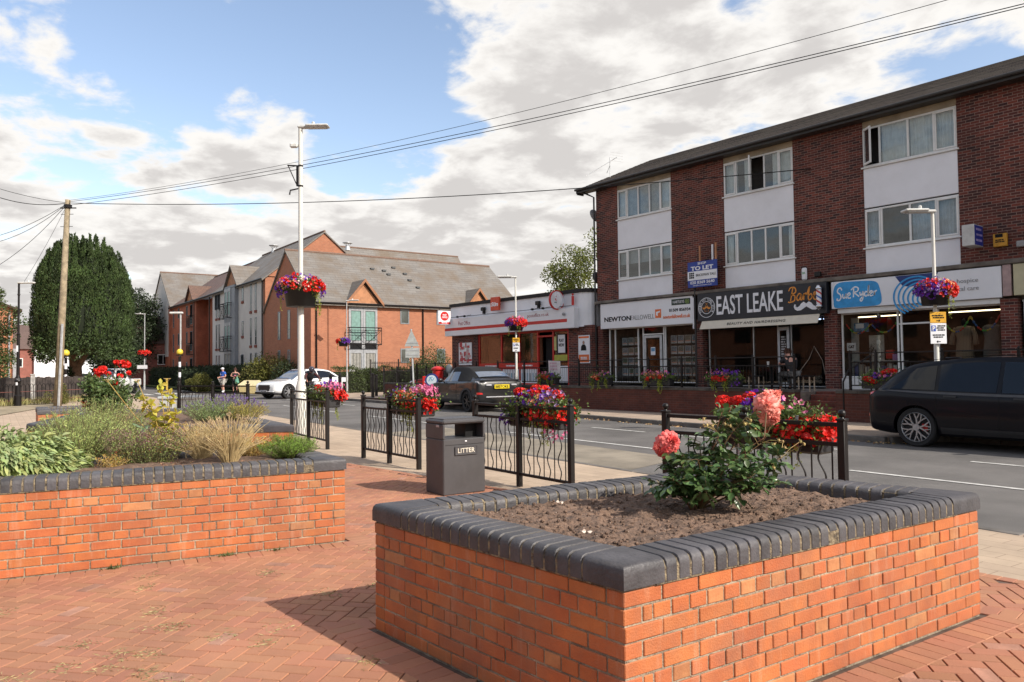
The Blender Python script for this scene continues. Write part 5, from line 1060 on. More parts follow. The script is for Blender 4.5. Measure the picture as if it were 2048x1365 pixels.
mb=MB();mb.tube([(.09,1.2,1.2),(.09,1.2,5.8)],.025,6);mb.build('cable_run',M['aptbrick'],ap)
mb=MB();mb.tube([(0.02,17.35,10.0-4.0),(0.02,17.35,6.0)],.02,4)
for(y,z)in((6.9,8.9),(7.9,9.25),(7.1,8.6),(8.55,8.75),(8.6,8.2),(8.9,7.6),(6.0,9.0)):
 t_=(z-6.2)/3.9;x=-4.71*t_;mb.box(x-.05,x+.16,y-.14,y+.14,z-.05,z+.08)
mb.build('roof_vent',PM('roof vent',(0.07,0.075,0.08),.6),ap)
for(x,y,z)in((-21.5,4.7,12.55),(-15.1,9.2,12.3)):
 mb=MB();mb.lathe([(.26,-.1),(.16,.3),(.16,.35)],12,(x,y,z));mb.lathe([(.45,0),(.44,.04),(.05,.1)],16,(x,y,z+.55));
 for a in range(4):mb.tube([(x+.16*math.cos(a*1.57),y+.16*math.sin(a*1.57),z+.3),(x+.36*math.cos(a*1.57),y+.36*math.sin(a*1.57),z+.58)],.02,4)
 mb.build('flue_cowl',M['galv'],ap)
 # ------------------------------------------------------------ far houses and the brick building at the left edge
bb=thing('brick_building','orange brick building end with a shallow pitched roof at the far left edge','building',(-60.2,6.3,0),R(-3));mb=MB();mb.box(-9,0,-22,0,0,5.9);mb.add([(0,-22,5.9),(0,0,5.9),(0,-6,8.2),(0,-16,8.2)],[(0,1,2,3)]);mb.build('brick_wall',BRICK('left orange brick',(0.50,0.20,0.10),(0.42,0.15,0.08),(0.40,0.22,0.14),dirt=.12),bb)
mb=MB();mb.add([(.35,.5,5.8),(.35,-6,8.35),(-9.2,-6,8.35),(-9.2,.5,5.8),(.35,.5,5.65),(.35,-6,8.2),(-9.2,-6,8.2),(-9.2,.5,5.65)],[(0,1,2,3),(7,6,5,4),(0,4,5,1),(0,3,7,4)]);mb.uv=[[(0,0),(0,7),(9,7),(9,0)]]*4;mb.build('roof',M['tile_red'],bb)
mb=MB();mb.tube([(.12,-.2,0),(.12,-.2,5.6)],.06,6);mb.build('downpipe',M['greyframe'],bb);mb=MB();mb.box(-.1,.2,.02,.3,0,3.2);mb.build('side_pier',M['greyframe'],bb)
mb=MB();mb.box(-.02,.03,-2.6,-1.4,2.0,3.4);w_=mb.build('window',M['ink'],bb)
hs=thing('white_house','white gabled house with brown hipped roof far down the street','house',(-118,17.5,0),R(0));mb=MB();mb.box(-8,0,-8,-2.8,0,4.8);mb.build('brick_wall',BRICK('far brick',(0.30,0.09,0.07),(0.24,0.08,0.06),(0.25,0.2,0.16)),hs)
mb=MB();mb.box(-7,.6,-2.8,4.2,0,4.6);mb.add([(.6,-2.8,4.6),(.6,4.2,4.6),(.6,2.6,7.6),(.6,.4,6.0)],[(0,1,2,3)]);mb.build('render_wall',M['white'],hs)
mb=MB();mb.add([(.9,-3.1,4.5),(.9,2.8,7.8),(-7.3,2.8,7.8),(-7.3,-3.1,4.5)],[(0,1,2,3)]);mb.add([(.3,-8.4,4.7),(.3,-2.6,4.7),(-2.5,-2.0,7.8),(-3.5,-5.5,8.2),(-8.4,-8.4,4.7)],[(0,1,2,3),(0,3,4)]);mb.build('roof',PM('brown far roof',(0.12,0.08,0.07),.8),hs)
for y,z in((-7,2.9),(-4.6,2.9)):mb=MB();mb.box(.0,.05,y-.6,y+.6,z-.6,z+.6);mb.box(.05,.07,y-.5,y-.04,z-.5,z+.5,1);mb.box(.05,.07,y+.04,y+.5,z-.5,z+.5,1);mb.build('window',[M['upvc'],M['ink']],hs)
h2=dup(hs,(-125,38,0),R(8),'second white house with brown roof far off behind the yew trunk');h3=dup(hs,(-92,28.5,0),R(4),'low white and brown house half hidden behind the white pickup and trees')
# ------------------------------------------------------------ trees
bark=PM('bark',(0.14,0.085,0.055),.95,var=.3,scale=5,bump=.8,bscale=12)
def limbs(mb,start,ends,r0,r1,n=6):
 s=Vector(start)
 for e in ends:
  e=Vector(e);m1=s.lerp(e,.33)+Vector((random.uniform(-.2,.2),random.uniform(-.2,.2),.15));m2=s.lerp(e,.66)+Vector((random.uniform(-.3,.3),random.uniform(-.3,.3),.2))
  mb.tube([s,m1,m2,e],[r0,r0*.75,r0*.45,r1],n)
def tree(name,label,cat,loc,H,crown_c,crown_r,trunk_r,mat,nclump,nleaf,leaf,cl_r,group=None,lowcut=None):
 t=thing(name,label,cat,loc,0,group);mb=MB();top=crown_c[2];mb.tube([(0,0,-.1),(0.05,0,top*.35),(-.05,.05,top*.7),(0,0,top)],[trunk_r*1.35,trunk_r,trunk_r*.8,trunk_r*.4],10)
 P,d=blob_points(nclump,crown_c,crown_r,.55)
 if lowcut is not None:P=P[P[:,2]>lowcut]
 limbs(mb,(0,0,top*.55),[tuple(p)for p in P[:14]],trunk_r*.45,.03);mb.build('trunk',bark,t,True)
 lb=MB();k=rng.integers(0,len(P),nleaf);cr=cl_r*rng.uniform(.6,1.35,len(P));dd=rdir(nleaf);Q=P[k]+dd*cr[k][:,None]*(rng.random((nleaf,1))**.4)*[1,1,.8]
 D=dd+rdir(nleaf)*.9;leaves(lb,Q,D,leaf*rng.uniform(.7,1.3,nleaf),leaf*.6,0,.2,N0=dd+[0,0,.6]);lb.build('crown',mat,t);return t
leafm=PM('mid green foliage',(0.085,0.12,0.035),.6,var=.35,scale=.8,rnd=.35,hue=.02,transl=.3)
leafd=PM('dark green foliage',(0.035,0.055,0.022),.6,var=.35,scale=.8,rnd=.35,hue=.02,transl=.2)
leafl=PM('bright yellow green foliage',(0.17,0.20,0.045),.55,var=.3,scale=.8,rnd=.35,hue=.025,transl=.35)
leafo=PM('olive bush foliage',(0.17,0.17,0.035),.6,var=.35,scale=1.2,rnd=.35,hue=.02,transl=.3)
yewm=PM('yew foliage',(0.060,0.098,0.028),.65,var=.4,scale=.9,rnd=.45,hue=.015,transl=.15)
# the big yew: upright plumes packed into a dome over a forked trunk
yew=thing('yew_tree','big dark green yew tree with an upright dome crown and forked trunk beside the road','tree',(-60.9,10.0,0))
yew.rotation_euler=(0,0,math.atan2(fh.y,fh.x)-math.pi/2)
mb=MB()
mb.tube([(-.05,0,-.1),(-.1,0,.4),(.1,0,1.3),(.05,0,2.4),(-.15,0,3.6),(-.9,0,5.2)],[.62,.40,.36,.34,.30,.2],12);mb.tube([(.35,0,-.1),(.35,0,.9),(.3,.05,2.0),(1.0,.1,3.3),(2.1,.2,4.6)],[.38,.26,.22,.2,.1],10)
for a in range(7):mb.tube([(.1+.3*math.cos(a),.3*math.sin(a),.35),(.1+.75*math.cos(a),.75*math.sin(a),.0),(.1+1.1*math.cos(a),1.1*math.sin(a),-.15)],[.18,.12,.04],6)
limbs(mb,(0,0,2.6),[(-2.2,.3,4.4),(-1.4,1.4,5),(1.6,-1,4.8),(.4,1.6,5.2),(-.6,-1.5,4.9),(2.4,.9,4.6)],.2,.06);mb.build('trunk',bark,yew,True)
lb=MB();cx=.60
def yewR(z):
 zz=np.array([2.6,3.2,4.2,5.4,6.8,8.0,8.8,9.5,10.2,10.75]);rr_=np.array([1.9,2.9,3.2,3.3,3.12,2.9,2.65,2.25,1.7,.8]);return np.interp(z,zz,rr_)
cols_=[]
for rad_,cnt_,zlo in((9,44,2.7),(2.85,36,6.0),(2.35,30,7.2),(1.9,25,8.0),(1.45,19,8.3),(.9,12,8.8),(.35,5,9.2)):
 for q in range(cnt_):cols_.append((rad_*random.uniform(.93,1.05),2*math.pi*(q+random.uniform(-.28,.28))/cnt_,zlo))
for rad_,a,zlo in cols_:
 ztop=float(np.interp(min(rad_,3.3),[0,.8,1.7,2.25,2.65,2.9,3.12],[10.7,10.7,10.5,10.0,9.3,8.6,7.4]))+random.uniform(-.1,.6)if rad_<5 else random.uniform(8.0,9.8)
 n=int((ztop-zlo)*125);z=zlo+(ztop-zlo)*rng.random(n);rr_=.93*np.minimum(rad_,np.interp(z,[2.6,3.2,4.2,5.4,6.8,8.0,8.8,9.5,10.2,10.75],[1.9,2.9,3.15,3.22,3.12,2.95,2.75,2.5,2.1,1.5]))*(1+.05*math.sin(a*3+1));rr_=rr_+.05*np.sin(z*2.3+a*9)
 w=(.155+.04*np.sin(z*3.1+a*17))*np.clip((ztop-z)/.8,.08,1)*np.clip(rr_/2.6,.55,1.1);an=rng.uniform(0,2*math.pi,n);aw=a+.05*np.sin(z*1.1+a*5)
 cxn=np.stack([cx+rr_*np.cos(aw)+w*np.cos(an),rr_*np.sin(aw)+w*np.sin(an),z],1);O=np.stack([np.cos(an)+.8*np.cos(aw),np.sin(an)+.8*np.sin(aw),0*an],1)
 leaves(lb,cxn,O*.3+np.array([0,0,1.0])+rng.normal(size=(n,3))*.28,rng.uniform(.12,.22,n),.075,0,.25,N0=O)
for i in range(130):
 a=random.uniform(0,2*math.pi);rr_=random.uniform(.75,1.0)*3.0;z0=random.uniform(2.7,4.0);n=60;dd=rdir(n);P=np.array([cx+rr_*math.cos(a),rr_*math.sin(a),z0])+dd*.42;leaves(lb,P,dd+rdir(n),.2,.09,0,.25,N0=dd+[0,0,.5])
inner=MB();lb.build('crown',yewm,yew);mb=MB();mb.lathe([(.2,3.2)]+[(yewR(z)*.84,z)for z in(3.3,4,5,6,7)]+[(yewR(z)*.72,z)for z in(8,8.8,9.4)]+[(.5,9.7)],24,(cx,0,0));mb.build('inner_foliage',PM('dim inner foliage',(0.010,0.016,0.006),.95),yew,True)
mb=MB();n=1500;P,d=blob_points(n,(-.35,-.3,1.2),(.6,.5,.8),.6);P[:,2]=np.maximum(P[:,2],.2);leaves(mb,P,d+rdir(n),.22,.08,0,.2);mb.build('basal_shoots',leafd,yew)
mb=MB();mb.lathe([(3.6,0),(2.4,.10),(1.2,.24),(.3,.30)],24);o=mb.build('earth_mound',PM('dry earth',(0.28,0.20,0.12),.95,var=.3,scale=2),None,True,(-60.9,10.0,-.05));struct(o)
tree('tree','dark leafy tree between the yew and the white gable of the flats','tree',(-93.2,21.2,0),12,(0,0,6.2),(2.9,2.8,4.5),.35,leafd,90,15000,.26,1.1)
tree('tree','dark trees in a clump right behind the yew, lower part','tree',(-80,16.6,0),6,(0,0,3.3),(2.2,2.2,2.3),.2,leafd,60,8000,.26,1.0)
tree('tree','bright leafy tree showing above the flat post office roof','tree',(-39.6,40,0),12,(0,0,7.4),(3.7,3.6,4.0),.35,leafl,80,15000,.19,.8)
tree('tree','round green tree beyond the white house far down the street','tree',(-150,17.5,0),10,(0,0,6.0),(6,6.5,4.2),.4,leafm,60,5000,.5,1.6)
tree('tree','distant green tree beyond the yew trunk, hazy gap','tree',(-160,38,0),9,(0,0,5.0),(8,8,3.8),.4,leafm,60,5000,.5,1.8)
tree('leafy_bush','bright green leafy tree at the extreme left edge in front of the brick building','tree',(-48.9,4.05,0),8,(0,0,3.6),(1.2,1.3,2.8),.15,leafm,60,12000,.13,.5)
ob=thing('opposite_building','brick building behind the viewer, seen only reflected in the shop windows','building',(-14,-25,0));mb=MB();mb.box(-66,22,-8,0,0,6.4);mb.build('brick_wall',PM('opposite brick',(0.17,0.075,0.045),.9),ob)  # unseen building, stretched and darkened so the shop windows reflect dark
mb=MB();mb.add([(-66.5,.5,6.2),(22.5,.5,6.2),(22.5,-4,9.2),(-66.5,-4,9.2),(-66.5,-8.5,6.2),(22.5,-8.5,6.2)],[(0,1,2,3),(3,2,5,4)]);mb.build('roof',PM('opposite roof',(0.10,0.07,0.06),.8),ob)
for i in range(-6,8):mb=MB();mb.box(-23+i*5.6,-21+i*5.6,-.02,.05,1,2.6);mb.box(-23+i*5.6,-21+i*5.6,-.02,.05,3.9,5.3);mb.build('window',M['ink'],ob)
# hedges and shrubs
def hedge(label,pts,w,h,mat,dens=330,name='hedge',loc=(0,0,0),leaf=.09):
 t=thing(name,label,'hedge',(pts[0][0],pts[0][1],0));o=Vector((pts[0][0],pts[0][1],0));mb=MB();core=MB()
 for a,b in zip(pts[:-1],pts[1:]):
  a,b=Vector((*a,0))-o,Vector((*b,0))-o;d=(b-a).normalized();nn=Vector((-d.y,d.x,0));L=(b-a).length;n=int(L*(2*h+w)*dens);u=rng.random(n)*L;side=rng.random(n)*(2*h+w)
  off=np.where(side<h,-w/2,np.where(side>h+w,w/2,side-h-w/2));z=np.where(side<h,side,np.where(side>h+w,2*h+w-side,h));jig=.10*np.sin(u*2.1)+.07*np.sin(u*5.3+1)
  P=np.array(a)+u[:,None]*np.array(d)+(off+rng.normal(size=n)*.07)[:,None]*np.array(nn);P[:,2]=np.maximum(.02,z+(z>h-.1)*jig+rng.normal(size=n)*.07)
  O=np.where((side<h)[:,None],-np.array(nn),np.where((side>h+w)[:,None],np.array(nn),np.array([0,0,1.0])));leaves(mb,P,O+rdir(n),leaf*rng.uniform(.7,1.3,n),leaf*.65,0,.2,N0=O)
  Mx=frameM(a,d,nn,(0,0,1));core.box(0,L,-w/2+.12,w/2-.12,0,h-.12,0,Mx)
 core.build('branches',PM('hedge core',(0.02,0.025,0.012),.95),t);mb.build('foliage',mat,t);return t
hedgem=PM('laurel hedge',(0.075,0.105,0.028),.5,var=.35,scale=1.5,rnd=.4,hue=.02,transl=.25)
hedge('clipped laurel hedge in front of the sunlit orange flats',[(-44.9,21.9),(-43.9,35.5)],1.0,1.55,hedgem)
hedge('long dark hedge along the foot of the white and red flats',[(-53.8,20.6),(-97,23.5)],1.2,1.75,leafd,90,leaf=.16)
def shrub(label,loc,r,mat,n,leaf,name='shrub',cat='shrub'):
 t=thing(name,label,cat,loc);mb=MB();nc=max(6,n//160);C_,_=blob_points(nc,(0,0,r[2]*.5),(r[0]*.8,r[1]*.8,r[2]*.5),.6);k=rng.integers(0,nc,n);d=rdir(n);rad=np.array(r)*rng.uniform(.22,.36,(nc,1));P=C_[k]+d*rad[k]*(rng.random((n,1))**.35);P[:,2]=np.maximum(P[:,2],.03)
 leaves(mb,P,d+rdir(n)*.8,leaf*rng.uniform(.7,1.3,n),leaf*.6,0,.2,N0=d+[0,0,.5]);mb.build('foliage',mat,t)
 st=MB()
 for i in range(7):q=C_[i%nc];st.tube([(random.uniform(-.1,.1)*r[0],random.uniform(-.1,.1)*r[1],0),tuple(q*[.6,.6,.6]),tuple(q)],[.035,.02,.01],5)
 st.build('stems',bark,t);return t
shrub('large olive green shrub behind the two pedestrians',(-52.0,20.6,0),(2.9,2.2,2.3),leafo,9000,.13)
shrub('dark green end of shrubbery beside the white car',(-49.6,20.9,0),(1.5,1.3,1.9),leafd,3500,.12)
shrub('round clipped pale bush on the lawn by the zebra crossing',(-60.8,18.6,0),(1.3,1.2,1.35),leafo,3500,.11)
shrub('dark bush on the lawn left of the clipped pale bush',(-63.8,18.8,0),(1.7,1.3,1.5),leafd,3500,.13)
shrub('big rounded dark shrub at the end of the laurel hedge',(-41.5,27.2,0),(1.9,1.9,2.6),hedgem,7500,.10)
shrub('green bush rising behind the red pillar box',(-40.4,33.0,0),(2.0,1.6,2.9),leafm,5000,.11)
poly_sheet('lawn',[(-54.5,20.1),(-96,23.6),(-99,21.9),(-70,19.4),(-56,19.2)][::-1],.075,M['grass'])
poly_sheet('verge',[(-30,1.5),(-43.2,6.6),(-47,6.8),(-60,9),(-60,2),(-34,-3)],.01,PM('dusty verge',(0.33,0.27,0.18),.95,var=.2,scale=1.2))
# ------------------------------------------------------------ flower displays
fm={'red':PM('scarlet petals',(0.78,0.020,0.012),.5,var=.2,scale=20,rnd=.25,transl=.25),'purple':PM('violet petals',(0.16,0.03,0.42),.5,var=.2,rnd=.35,transl=.25),'pink':PM('pink petals',(0.75,0.20,0.38),.5,var=.2,rnd=.25,transl=.25),'peach':PM('peach petals',(0.80,0.30,0.14),.5,rnd=.25,transl=.25),'white':PM('blush white petals',(0.80,0.68,0.58),.5,rnd=.15,transl=.25),'lilac':PM('lilac petals',(0.45,0.28,0.55),.5,rnd=.25,transl=.25)}
leafb=PM('basket foliage',(0.13,0.19,0.05),.5,var=.3,scale=9,rnd=.4,hue=.02,transl=.3);trail=PM('trailing lime foliage',(0.36,0.42,0.06),.5,var=.3,rnd=.25,hue=.015,transl=.35)
def display(t,L,w,z0,spec,n_leaf,fsize,dens,trailing,front=0,seed=0):
 """plants heaped along x in [-L/2, L/2] above z0; spec = [(colour, x centre, spread, y, z, count)]"""
 g=random.Random(seed)
 mb=MB();n=n_leaf;P=np.stack([rng.uniform(-L/2-.03,L/2+.03,n),rng.normal(size=n)*w*.45,z0+np.abs(rng.normal(size=n))*w*.42],1);env=1-(P[:,0]/(L/2+.15))**2*.4;P[:,2]=z0-.04+(P[:,2]-z0)*env;low=rng.random(n)<.22;P[low,2]-=rng.random(low.sum())*w*.6;P[low,1]=np.sign(P[low,1])*(w*.55+np.abs(rng.normal(size=low.sum()))*w*.15)
 D=rdir(n)+np.stack([P[:,0]*1.0,P[:,1]*3,np.full(n,.5)],1);leaves(mb,P,D,fsize*1.35*rng.uniform(.7,1.3,n),fsize*1.0,0,.2,N0=D+[0,0,.4]);mb.build('foliage',leafb,t)
 for col,xc,sx,yc,zc,cnt,clump in spec:
  mb=MB();m=cnt
  if clump:
   for q in range(clump):
    c=np.array([xc+g.uniform(-sx,sx),yc+g.uniform(-.07,.07),z0+zc+g.uniform(-.05,.05)]);k=max(6,m//clump);d=rdir(k);P=c+d*[.080,.072,.060];flowers(mb,P,d,fsize*.66,5,0,.25)
  else:
   P=np.stack([xc+np.clip(rng.normal(size=m),-1.7,1.7)*sx*.85,yc+rng.normal(size=m)*w*.25,z0+zc-.02+np.clip(rng.normal(size=m),-1.8,1.8)*w*.22],1);D=rdir(m)*.6+np.stack([(P[:,0]-xc)*2,P[:,1]*5,np.full(m,.45)],1);P+=unit(D)*.04;flowers(mb,P,D,fsize*rng.uniform(.75,1.1,m),5,0,.35)
  mb.build('flowers',fm[col],t)
 for(x,y,ln,nst)in trailing:
  mb=MB();sm=MB()
  for q in range(nst):
   x1,y1=x+g.uniform(-.07,.07),y+g.uniform(-.03,.05);l2=ln*g.uniform(.6,1.1);pth=[Vector((x1,y1*.7,z0+.02)),Vector((x1+g.uniform(-.03,.03),y1,z0-l2*.3)),Vector((x1+g.uniform(-.06,.06),y1,z0-l2*.65)),Vector((x1+g.uniform(-.08,.08),y1,z0-l2))]
   cp=catmull(pth,5);sm.tube(cp,.003,4);k=int(l2/.012);idx=rng.integers(0,len(cp),k);P=np.array([tuple(cp[i])for i in idx])+rng.normal(size=(k,3))*.008;D=rdir(k)+[0,0,-.4];leaves(mb,P,D,fsize*.95,fsize*.55,0,.2)
  mb.add(sm.v,sm.f,0);mb.build('trailing_stems',trail,t)
def trough(name,label,loc,rz,L,spec,trailing,n_leaf=2600,fsize=.028,group=None,tub=True,w=.26,h=.24,seed=0):
 t=thing(name,label,'flower trough',loc,rz,group);fsize*=1.12;n_leaf=int(n_leaf*.85);spec=[(a_,b_,c_,d_,e_,int(f_*2.1),g_)for a_,b_,c_,d_,e_,f_,g_ in spec];mb=MB();mb.bbox(-L/2,L/2,-w/2,w/2,-h,0,.02);mb.box(-L/2-.015,L/2+.015,-w/2-.015,w/2+.015,-.035,-.005);mb.build('trough',M['blackm'],t)
 display(t,L,w,0,spec,n_leaf,fsize,1,trailing,seed=seed);return t
def basket(label,loc,R_,H_,spec,trailing,n_leaf,fsize,rz=0,name='hanging_basket',seed=0):
 t=thing(name,label,'flower basket',loc,rz);mb=MB();mb.lathe([(R_*.80,-H_),(R_*.86,-H_),(R_,-.02),(R_*1.04,-.02),(R_*1.04,.02),(R_*.9,.02),(R_*.8,-.06)],20);mb.build('tub',M['blackm'],t,True)
 mb=MB();n=n_leaf;d=rdir(n);d[:,2]=np.abs(d[:,2])*1.0-.15;P=d*[R_*1.35,R_*1.35,R_*.85]*(rng.random((n,1))**.25)*rng.uniform(.8,1.12,(n,1));leaves(mb,P,d+rdir(n),fsize*1.4,fsize,0,.2,N0=d+[0,0,.4]);mb.build('foliage',leafb,t)
 for col,ang,spread,el,cnt,k in spec:
  mb=MB();a=np.radians(ang+rng.normal(size=cnt)*spread);e=np.radians(el+rng.normal(size=cnt)*17);D=np.stack([np.cos(a)*np.cos(e),np.sin(a)*np.cos(e),np.sin(e)],1)
  if k:
   cc=D[rng.integers(0,min(k,cnt),cnt)];P=cc*[R_*1.4,R_*1.4,R_*1.0]+rdir(cnt)*.07;D=P-cc*[R_*1.2,R_*1.2,R_*.8]
  else:P=D*[R_*1.42,R_*1.42,R_*.95]*rng.uniform(.9,1.08,(cnt,1))
  flowers(mb,P,D+rdir(cnt)*.4,fsize*rng.uniform(.8,1.15,cnt),5,0,.35);mb.build('flowers',fm[col],t)
 g=random.Random(seed)
 for ang,ln,nst in trailing:
  mb=MB();a0=R(ang)
  for q in range(nst):
   a=a0+g.uniform(-.25,.25);rr_=R_*1.15;l2=ln*g.uniform(.5,1.1);cp=catmull([Vector((rr_*math.cos(a)*.8,rr_*math.sin(a)*.8,.02)),Vector((rr_*math.cos(a),rr_*math.sin(a),-l2*.35)),Vector((rr_*math.cos(a)*1.02,rr_*math.sin(a)*1.02,-l2))],6);k=int(l2/.014);idx=rng.integers(0,len(cp),k)
   P=np.array([tuple(cp[i])for i in idx])+rng.normal(size=(k,3))*.01;leaves(mb,P,rdir(k)+[0,0,-.4],fsize*.95,fsize*.5,0,.2)
  mb.build('trailing_stems',trail,t)
 return t
 # ------------------------------------------------------------ wavy pavement railings
def railing(label,A,B,Hh,z=0.0,group='black wavy bar railings along the road'):
 A,B=Vector((*A,0)),Vector((*B,0));L=(B-A).length;rz=math.atan2((B-A).y,(B-A).x);t=thing('pavement_railing',label,'railing',(A.x,A.y,z),rz,None)
 for x in(0,L/2,L):
  mb=MB();mb.bbox(x-.033,x+.033,-.033,.033,-.05,Hh-.095,.004);mb.bbox(x-.042,x+.042,-.042,.042,Hh-.095,Hh-.075,.005);mb.lathe([(.02,Hh-.075),(.014,Hh-.062),(.022,Hh-.058),(.031,Hh-.045),(.034,Hh-.030),(.030,Hh-.014),(.018,Hh-.003),(.002,Hh)],14,(x,0,0));smooth_by_angle(mb.build('post',M['black'],t),40)
 zb,zm,zt=.16,Hh-.30,Hh-.13
 for z_ in(zb,zm,zt):mb=MB();mb.bbox(.034,L/2-.034,-.018,.018,z_-.018,z_+.018,.003);mb.bbox(L/2+.034,L-.034,-.018,.018,z_-.018,z_+.018,.003);mb.build('rail',M['black'],t)
 for hx in(0,L/2):
  n=9;mb=MB();step=(L/2)/(n+1)
  for i in range(1,n+1):
   x=hx+i*step
   if i%2:mb.tube([(x,0,zb),(x,0,zm)],.0075,6)
   else:
    P=[];k=26
    for q in range(k+1):u=q/k;env=min(1,u*6,(1-u)*6);P.append((x+.036*env*math.sin(u*2*math.pi*2.0+.4),0,zb+(zm-zb)*u))
    mb.tube(P,.008,6)
  smooth_by_angle(mb.build('balusters',M['black'],t),60)
 return t
railing('black wavy bar railing in front of the tall white lamp post',(-16.70,7.13),(-14.24,6.83),1.24)
railing('black wavy bar railing between the lamp post and the litter bin',(-12.40,6.65),(-10.35,6.53),1.2)
railing('black wavy bar railing partly hidden behind the litter bin',(-9.01,6.66),(-6.84,6.52),1.2)
railing('black wavy bar railing nearest the viewer, behind the pink rose bush',(-5.20,6.34),(-3.28,6.34),1.2)
railing('black wavy bar railing farthest away, behind the lavender planter',(-20.75,5.81),(-18.89,6.92),1.2,.13)
# troughs hung on the railings; brackets of pale strap
def hung(label,loc,rz,L,spec,trl,n=2600,fs=.028,seed=1):
 t=trough('flower_trough',label,loc,rz,L,spec,trl,n,fs,seed=seed)
 for x in(-L*.3,0,L*.3):
  mb=MB();mb.box(x-.012,x+.012,-.15,-.138,-.30,.10);mb.box(x-.012,x+.012,-.15,-.02,.095,.105);mb.build('strap',M['galv'],t)
 return t
def Z(a,b):return math.atan2(b[1]-a[1],b[0]-a[0])
hung('flower trough with scarlet blooms hanging on the railing beside the tall white lamp post',(-14.95,7.12,1.05),Z((-16.7,7.13),(-14.24,6.83)),1.15,[('red',.35,.22,.1,.02,230,0),('red',-.35,.2,-.02,.14,120,5),('red',0.0,.3,-.05,.12,90,4),('pink',.35,.2,.05,.18,40,0),('purple',-.1,.25,.1,.2,40,0)],[(-.3,-.16,.42,7),(.25,-.18,.6,6),(.5,.1,.5,4)],seed=2)
hung('flower trough of pink, red and lime plants on the railing left of the litter bin',(-10.95,6.80,1.05),Z((-12.4,6.65),(-10.35,6.53)),1.05,[('red',.42,.12,-.02,-.05,190,0),('red',-.33,.1,-.08,.12,110,4),('red',.1,.2,-.12,.0,50,0),('pink',.25,.22,.05,.16,90,0),('peach',.1,.18,-.05,.08,40,0),('lilac',-.05,.16,.06,.14,40,0),('purple',-.5,.06,0,.12,20,0)],[(-.02,-.17,.32,10),(.22,-.18,.45,8),(-.5,-.05,.25,3)],seed=3)
hung('flower trough with scarlet, violet and lime plants on the railing right of the litter bin',(-7.72,6.80,1.02),Z((-9.01,6.66),(-6.84,6.52)),1.12,[('red',.38,.13,-.05,-.06,210,0),('red',.12,.15,-.1,-.02,70,0),('red',-.18,.28,-.02,.24,200,8),('red',.30,.12,.04,.2,40,2),('purple',-.12,.22,-.05,.16,60,0),('purple',-.62,.05,-.1,-.12,18,0),('lilac',.22,.18,0,.17,45,0),('pink',.45,.08,-.05,-.28,16,0),('peach',.05,.2,-.1,.1,22,0)],[(.30,-.18,.42,6),(.12,-.2,.36,2),(-.5,-.12,.25,3)],4200,.030,seed=4)
hung('flower trough with scarlet blooms on the railing right behind the pink rose bush',(-4.07,6.58,1.02),0,1.05,[('red',.42,.10,-.04,-.02,260,0),('red',.25,.12,-.08,-.05,60,0),('red',-.50,.08,0,.16,80,3),('red',-.25,.1,.02,.24,50,2),('purple',-.12,.1,.0,.2,40,0),('pink',.12,.22,.05,.16,9,0)],[(.22,-.18,.38,4),(.1,-.2,.4,3)],3600,.030,seed=5)
# ------------------------------------------------------------ terrace railings on the retaining wall
def bar_rail(label,xs,y,z0,ztop,stepgap=.105):
 t=thing('terrace_railing',label,'railing',(xs[0],y,z0));X0=xs[0]
 for x in xs:mb=MB();mb.bbox(x-X0-.03,x-X0+.03,-.03,.03,0,ztop-z0+.02,.004);mb.lathe([(.02,ztop-z0+.02),(.03,ztop-z0+.05),(.012,ztop-z0+.085)],10,(x-X0,0,0));mb.build('post',M['black'],t)
 for z in(ztop-z0,ztop-z0-.24,.13):mb=MB();mb.bbox(0,xs[-1]-X0,-.016,.016,z-.016,z+.016,.003);mb.build('rail',M['black'],t)
 for a,b in zip(xs[:-1],xs[1:]):
  mb=MB();n=int((b-a)/stepgap)
  for i in range(1,n):x=a-X0+(b-a)*i/n;mb.tube([(x,0,.13),(x,0,ztop-z0-.24)],.008,5)
  mb.build('bars',M['black'],t)
 return t
bar_rail('long black railing on the terrace wall in front of the estate agent and barber',[-24.9,-23.2,-21.7,-20.08,-18.43,-16.77,-15.4,-14.1,-12.8,-11.48],19.6,.885,1.80)
bar_rail('short black railing on the terrace wall in front of the charity shop',[-9.88,-9.2,-7.6,-6.0,-4.4,-2.8],19.6,.885,1.86)
bar_rail('black railing of the ramp before the post office windows',[-31.2,-29.6,-28.0,-26.4],19.6,.885,1.80)
t=thing('handrail','sloping black handrail down the steps by the charity shop','handrail',(-9.95,19.6,.06));mb=MB();mb.tube([(-.15,1.6,1.75),(.02,.0,1.35),(.05,-.35,1.05)],.022,6);mb.tube([(.05,-.35,0),(.05,-.35,1.05)],.022,6);mb.tube([(-.15,1.6,.74),(-.15,1.6,1.75)],.022,6);mb.build('rail',M['black'],t)
